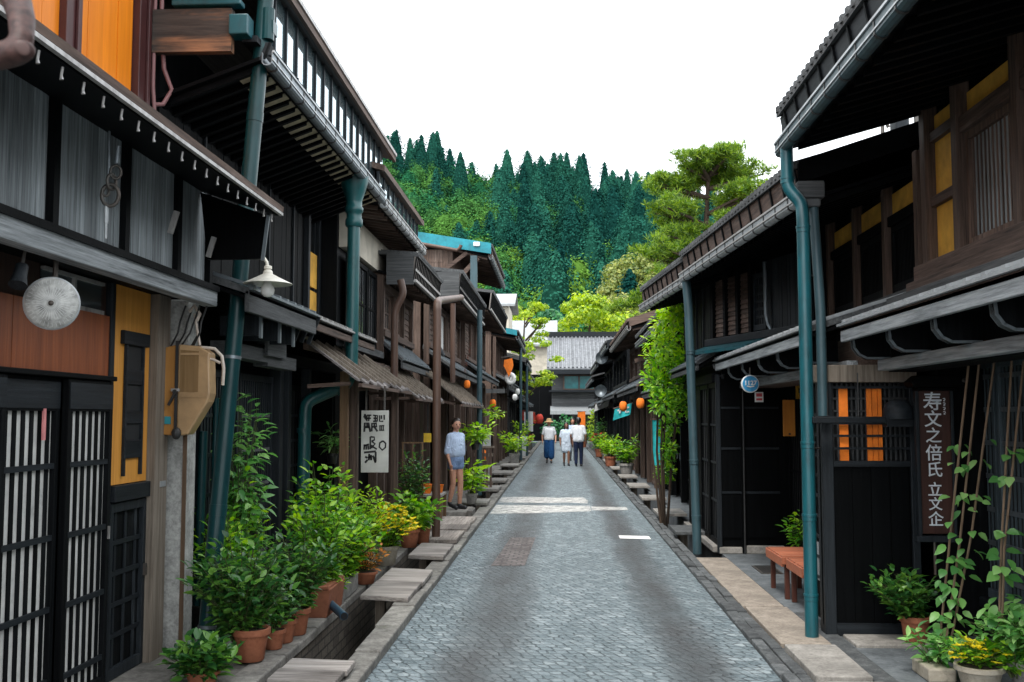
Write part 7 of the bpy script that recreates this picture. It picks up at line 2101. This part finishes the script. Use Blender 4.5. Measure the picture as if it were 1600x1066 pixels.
# pine on the right
cl = []; lm = []
px, py = 6.6, 45.0
levels = [(5.2, 3.4, -1), (6.2, 2.6, 1), (6.6, 3.0, -1), (7.4, 2.9, -1), (8.1, 2.6, 1), (8.7, 2.9, -1), (9.5, 2.5, -1), (9.9, 2.2, 1), (10.6, 2.5, -1), (11.2, 2.4, 1), (11.9, 2.1, -1), (12.3, 2.3, 1), (12.9, 1.3, 1), (12.7, 1.5, -1)]
for z, L_, sd_i in levels:
    for b in range(4):
        a = (PI if sd_i < 0 else 0) + r_.uniform(-1.3, 1.3); LL_ = L_ * r_.uniform(.85, 1.2)
        tip = (px + math.cos(a) * LL_, py + math.sin(a) * LL_, z + r_.uniform(-.1, .25))
        lm.append(((px, py, z - .5), tip))
        for k in range(7):
            f = .35 + .7 * k / 6
            cl.append((px + (tip[0] - px) * f + r_.uniform(-.3, .3), py + (tip[1] - py) * f + r_.uniform(-.35, .35), z + .08 + (tip[2] - z) * f + r_.uniform(-.22, .34), .52, .52, .24))
for k in range(8): cl.append((px + r_.uniform(-.8, 1.2), py + r_.uniform(-.6, .6), 13.0 + r_.uniform(-.2, .35), .5, .5, .16))
for k in range(16): f = k / 15; cl.append((px - 1.6 - 2.6 * f + r_.uniform(-.25, .25), py - .6 + r_.uniform(-.4, .4), 6.9 + .25 * math.sin(f * 5) - .2 * f + r_.uniform(-.1, .1), .42, .42, .15))
lm.append(((px, py, 6.2), (px - 4.1, py - .6, 6.75)))
tree('spreading pine with flat layered needle pads rising behind the right-hand roofs', px, py, 0, 13.2, cl, 15, .30, 'needle', .24, 32, lm, 'pine_tree')
# lime trees beyond the end building
tree('bright lime-green round tree just above the grey tiled roof', 3.6, 120, 0, 14.5, round_clumps(r_, 3.6, 120, 12.4, 4.6, 3.2, 40, .36), 150, .5, 'tree_lime', .3, 33, (), 'broadleaf_tree', group='bright trees beyond the roofs')
tree('bright lime-green tree crown peeping above the white sheet roof', -4.6, 95, 0, 11.6, round_clumps(r_, -4.6, 95, 10.4, 2.4, 1.9, 26, .38), 130, .38, 'tree_lime', .25, 34, (), 'broadleaf_tree', group='bright trees beyond the roofs')
tree('low lime-green tree at the right behind the ridge of the tiled roof', 9.0, 112, 0, 11, round_clumps(r_, 9, 112, 8.6, 4.2, 2.3, 30, .36), 130, .45, 'tree_lime', .25, 35, (), 'broadleaf_tree', group='bright trees beyond the roofs')
tree('soft blue-green tree between the white roof and the bright round tree', -1.2, 135, 0, 15, round_clumps(r_, -1.2, 135, 12.4, 3.8, 3.0, 34, .36), 130, .5, 'tree_green', .28, 36, (), 'broadleaf_tree', group='bright trees beyond the roofs')
tree('big olive-yellow tree at the hill foot, left of the pine', 12.5, 165, 0, 27, round_clumps(r_, 12.5, 165, 21.5, 6.0, 6.0, 54, .32), 150, .62, 'tree_olive', .4, 37, (), 'broadleaf_tree', group='olive trees at the hill foot')
tree('olive-yellow tree at the hill foot, half behind the pine', 19.5, 160, 0, 30, round_clumps(r_, 19.5, 160, 22.5, 6.0, 7.0, 54, .32), 150, .62, 'tree_olive', .4, 38, (), 'broadleaf_tree', group='olive trees at the hill foot')
tree('pale olive tree lower at the hill foot, above the right roof tips', 9.0, 150, 0, 19, round_clumps(r_, 9.0, 150, 15.0, 5.0, 4.0, 44, .34), 150, .55, 'tree_olive', .35, 39, (), 'broadleaf_tree', group='olive trees at the hill foot')

# ------------------------------------------------------------------ the wooded hill
def hill_h(x, y):
    s = np.clip((y - 150) / 235, 0, 1.25); s = np.where(s < 1, s ** 1.05, 1 - (s - 1) * .6)
    prof = 1.12 - .0026 * (x + 70) + .035 * np.sin(x * .05 + .6) + .02 * np.sin(x * .13 + 2)
    prof = np.where(x > 60, prof - .004 * (x - 60), prof)
    return s * 84 * np.clip(prof, .15, 1.3)


xs = np.linspace(-230, 260, 70); ys = np.linspace(140, 460, 50)
X_, Y_ = np.meshgrid(xs, ys); Zh = hill_h(X_, Y_) - .6
vs = np.stack([X_, Y_, Zh], -1).reshape(-1, 3)
idx = np.arange(vs.shape[0]).reshape(X_.shape); fs = np.stack([idx[:-1, :-1], idx[:-1, 1:], idx[1:, 1:], idx[1:, :-1]], -1).reshape(-1, 4)
o = np_mesh('hill', vs, fs, stone('forest_floor', (.008, .022, .016, 1), (.02, .05, .035, 1), .4, 1.0)); o['kind'] = 'structure'


def forest_mat():
    m, nt, b, out = newmat('forest_foliage')
    at = nd(nt, 'ShaderNodeAttribute'); at.attribute_name = 'tone'
    g = nd(nt, 'ShaderNodeNewGeometry')
    hs_ = nd(nt, 'ShaderNodeHueSaturation')
    mr = nd(nt, 'ShaderNodeMapRange'); mr.inputs['To Min'].default_value = .62; mr.inputs['To Max'].default_value = 1.38
    nt.links.new(g.outputs['Random Per Island'], mr.inputs['Value'])
    nt.links.new(at.outputs['Color'], hs_.inputs['Color']); nt.links.new(mr.outputs[0], hs_.inputs['Value'])
    nt.links.new(hs_.outputs[0], b.inputs['Base Color']); b.inputs['Roughness'].default_value = 1; b.inputs['Specular IOR Level'].default_value = .0
    return m


rg = np.random.default_rng(77)
VS = []; FS = []; TN = []; base = 0
gx = np.arange(-190, 215, 7.4); gy = np.arange(150, 402, 7.2)
for yy in gy:
    for xx in gx:
        x = xx + rg.uniform(-3.2, 3.2); y = yy + rg.uniform(-3.2, 3.2)
        u_ = 875 + x / y * 1600
        if u_ < 380 or u_ > 1560: continue
        z = float(hill_h(np.array(x), np.array(y)))
        el = z / y
        # pale broadleaves low on the left flank, conifers elsewhere
        pb = 1 / (1 + math.exp(-((760 - u_) / 45 + (330 - (652 - el * 1600)) / -60 * 1.0)))
        low = 1 if (652 - el * 1600) > 455 else 0
        yv = 652 - el * 1600
        pb = 1 / (1 + math.exp(-(775 - u_) / 30)) / (1 + math.exp(-(yv - 306) / 12)); low = yv > 440
        bl = rg.uniform() < (.14 + .8 * pb) or (low and rg.uniform() < .45)
        if bl:
            H = rg.uniform(10, 16); R = rg.uniform(4.4, 6.4); n = 1500
            d = unit(rg.normal(0, 1, (n, 3))); rad = rg.uniform(.5, 1, (n, 1)) ** .5
            lump = 1 + .22 * np.sin(d[:, :1] * 7 + x) * np.sin(d[:, 1:2] * 6 + y) + .12 * np.sin(d[:, 2:3] * 9)
            p = np.array([x, y, z + H * .58]) + d * rad * lump * np.array([R, R, H * .42])
            w_ = rg.uniform()
            col = np.array([.014, .090, .042]) * (1 - w_) + np.array([.065, .165, .030]) * w_
            if low: col = col * np.array([1.5, 1.15, .8])
            ls = .62; N = d
        else:
            H = rg.uniform(12, 25); R = H * rg.uniform(.19, .29); n = 1700
            t_ = rg.uniform(0, 1, (n, 1)) ** .75; a = rg.uniform(0, 2 * PI, (n, 1))
            tier = .78 + .28 * np.abs(np.sin(t_ * H * .9 + x)) ; rr = R * (1 - t_ ** 2.1) ** .8 * tier * rg.uniform(.5, 1.18, (n, 1)) * (1 + .24 * np.sin(3 * a + x + 5 * t_) + .16 * np.sin(5 * a - y + 9 * t_))
            dx = np.cos(a); dy = np.sin(a)
            p = np.concatenate([x + dx * rr, y + dy * rr, z + H * .16 + t_ * H * .84], 1)
            N = np.concatenate([dx, dy, np.full_like(dx, .35)], 1)
            w_ = rg.uniform()
            col = np.array([.005, .034, .030]) * (1 - w_) + np.array([.018, .088, .058]) * w_
            ls = .56
        # a closed inner body so that no sky shows through the middle of a crown
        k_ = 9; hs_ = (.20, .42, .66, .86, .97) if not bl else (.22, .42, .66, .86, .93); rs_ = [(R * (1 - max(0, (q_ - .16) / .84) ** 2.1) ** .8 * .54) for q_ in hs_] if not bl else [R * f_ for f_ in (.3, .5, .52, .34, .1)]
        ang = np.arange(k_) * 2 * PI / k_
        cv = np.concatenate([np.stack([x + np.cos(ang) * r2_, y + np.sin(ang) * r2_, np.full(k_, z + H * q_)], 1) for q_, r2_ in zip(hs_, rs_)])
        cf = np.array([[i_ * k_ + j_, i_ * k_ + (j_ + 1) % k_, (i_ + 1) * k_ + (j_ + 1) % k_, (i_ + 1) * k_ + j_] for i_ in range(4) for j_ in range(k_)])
        VS.append(cv); FS.append(cf + base); base += len(cv); TN.append(np.tile(np.append(col * .7, 1.0), (len(cf), 1)))  # darker tone: shade inside the crown put into the colour
        q = (N[:, 1] < .35) | (rg.uniform(0, 1, n) < .2); p = p[q]; N = N[q]; n = len(p)
        U = unit(unit(N) + rg.normal(0, .34, (n, 3)) + np.array([0, 0, .25])); D = unit(np.cross(U, rg.normal(0, 1, (n, 3)))); S2 = unit(np.cross(D, U))
        L = ls * rg.uniform(.6, 1.3, (n, 1)); W = L * .75
        v = np.stack([p - D * L * .5, p + S2 * W * .5, p + D * L * .5, p - S2 * W * .5], 1).reshape(-1, 3)
        VS.append(v); FS.append(np.arange(n * 4).reshape(n, 4) + base); base += n * 4
        TN.append(np.tile(np.append(col, 1.0), (n, 1)))
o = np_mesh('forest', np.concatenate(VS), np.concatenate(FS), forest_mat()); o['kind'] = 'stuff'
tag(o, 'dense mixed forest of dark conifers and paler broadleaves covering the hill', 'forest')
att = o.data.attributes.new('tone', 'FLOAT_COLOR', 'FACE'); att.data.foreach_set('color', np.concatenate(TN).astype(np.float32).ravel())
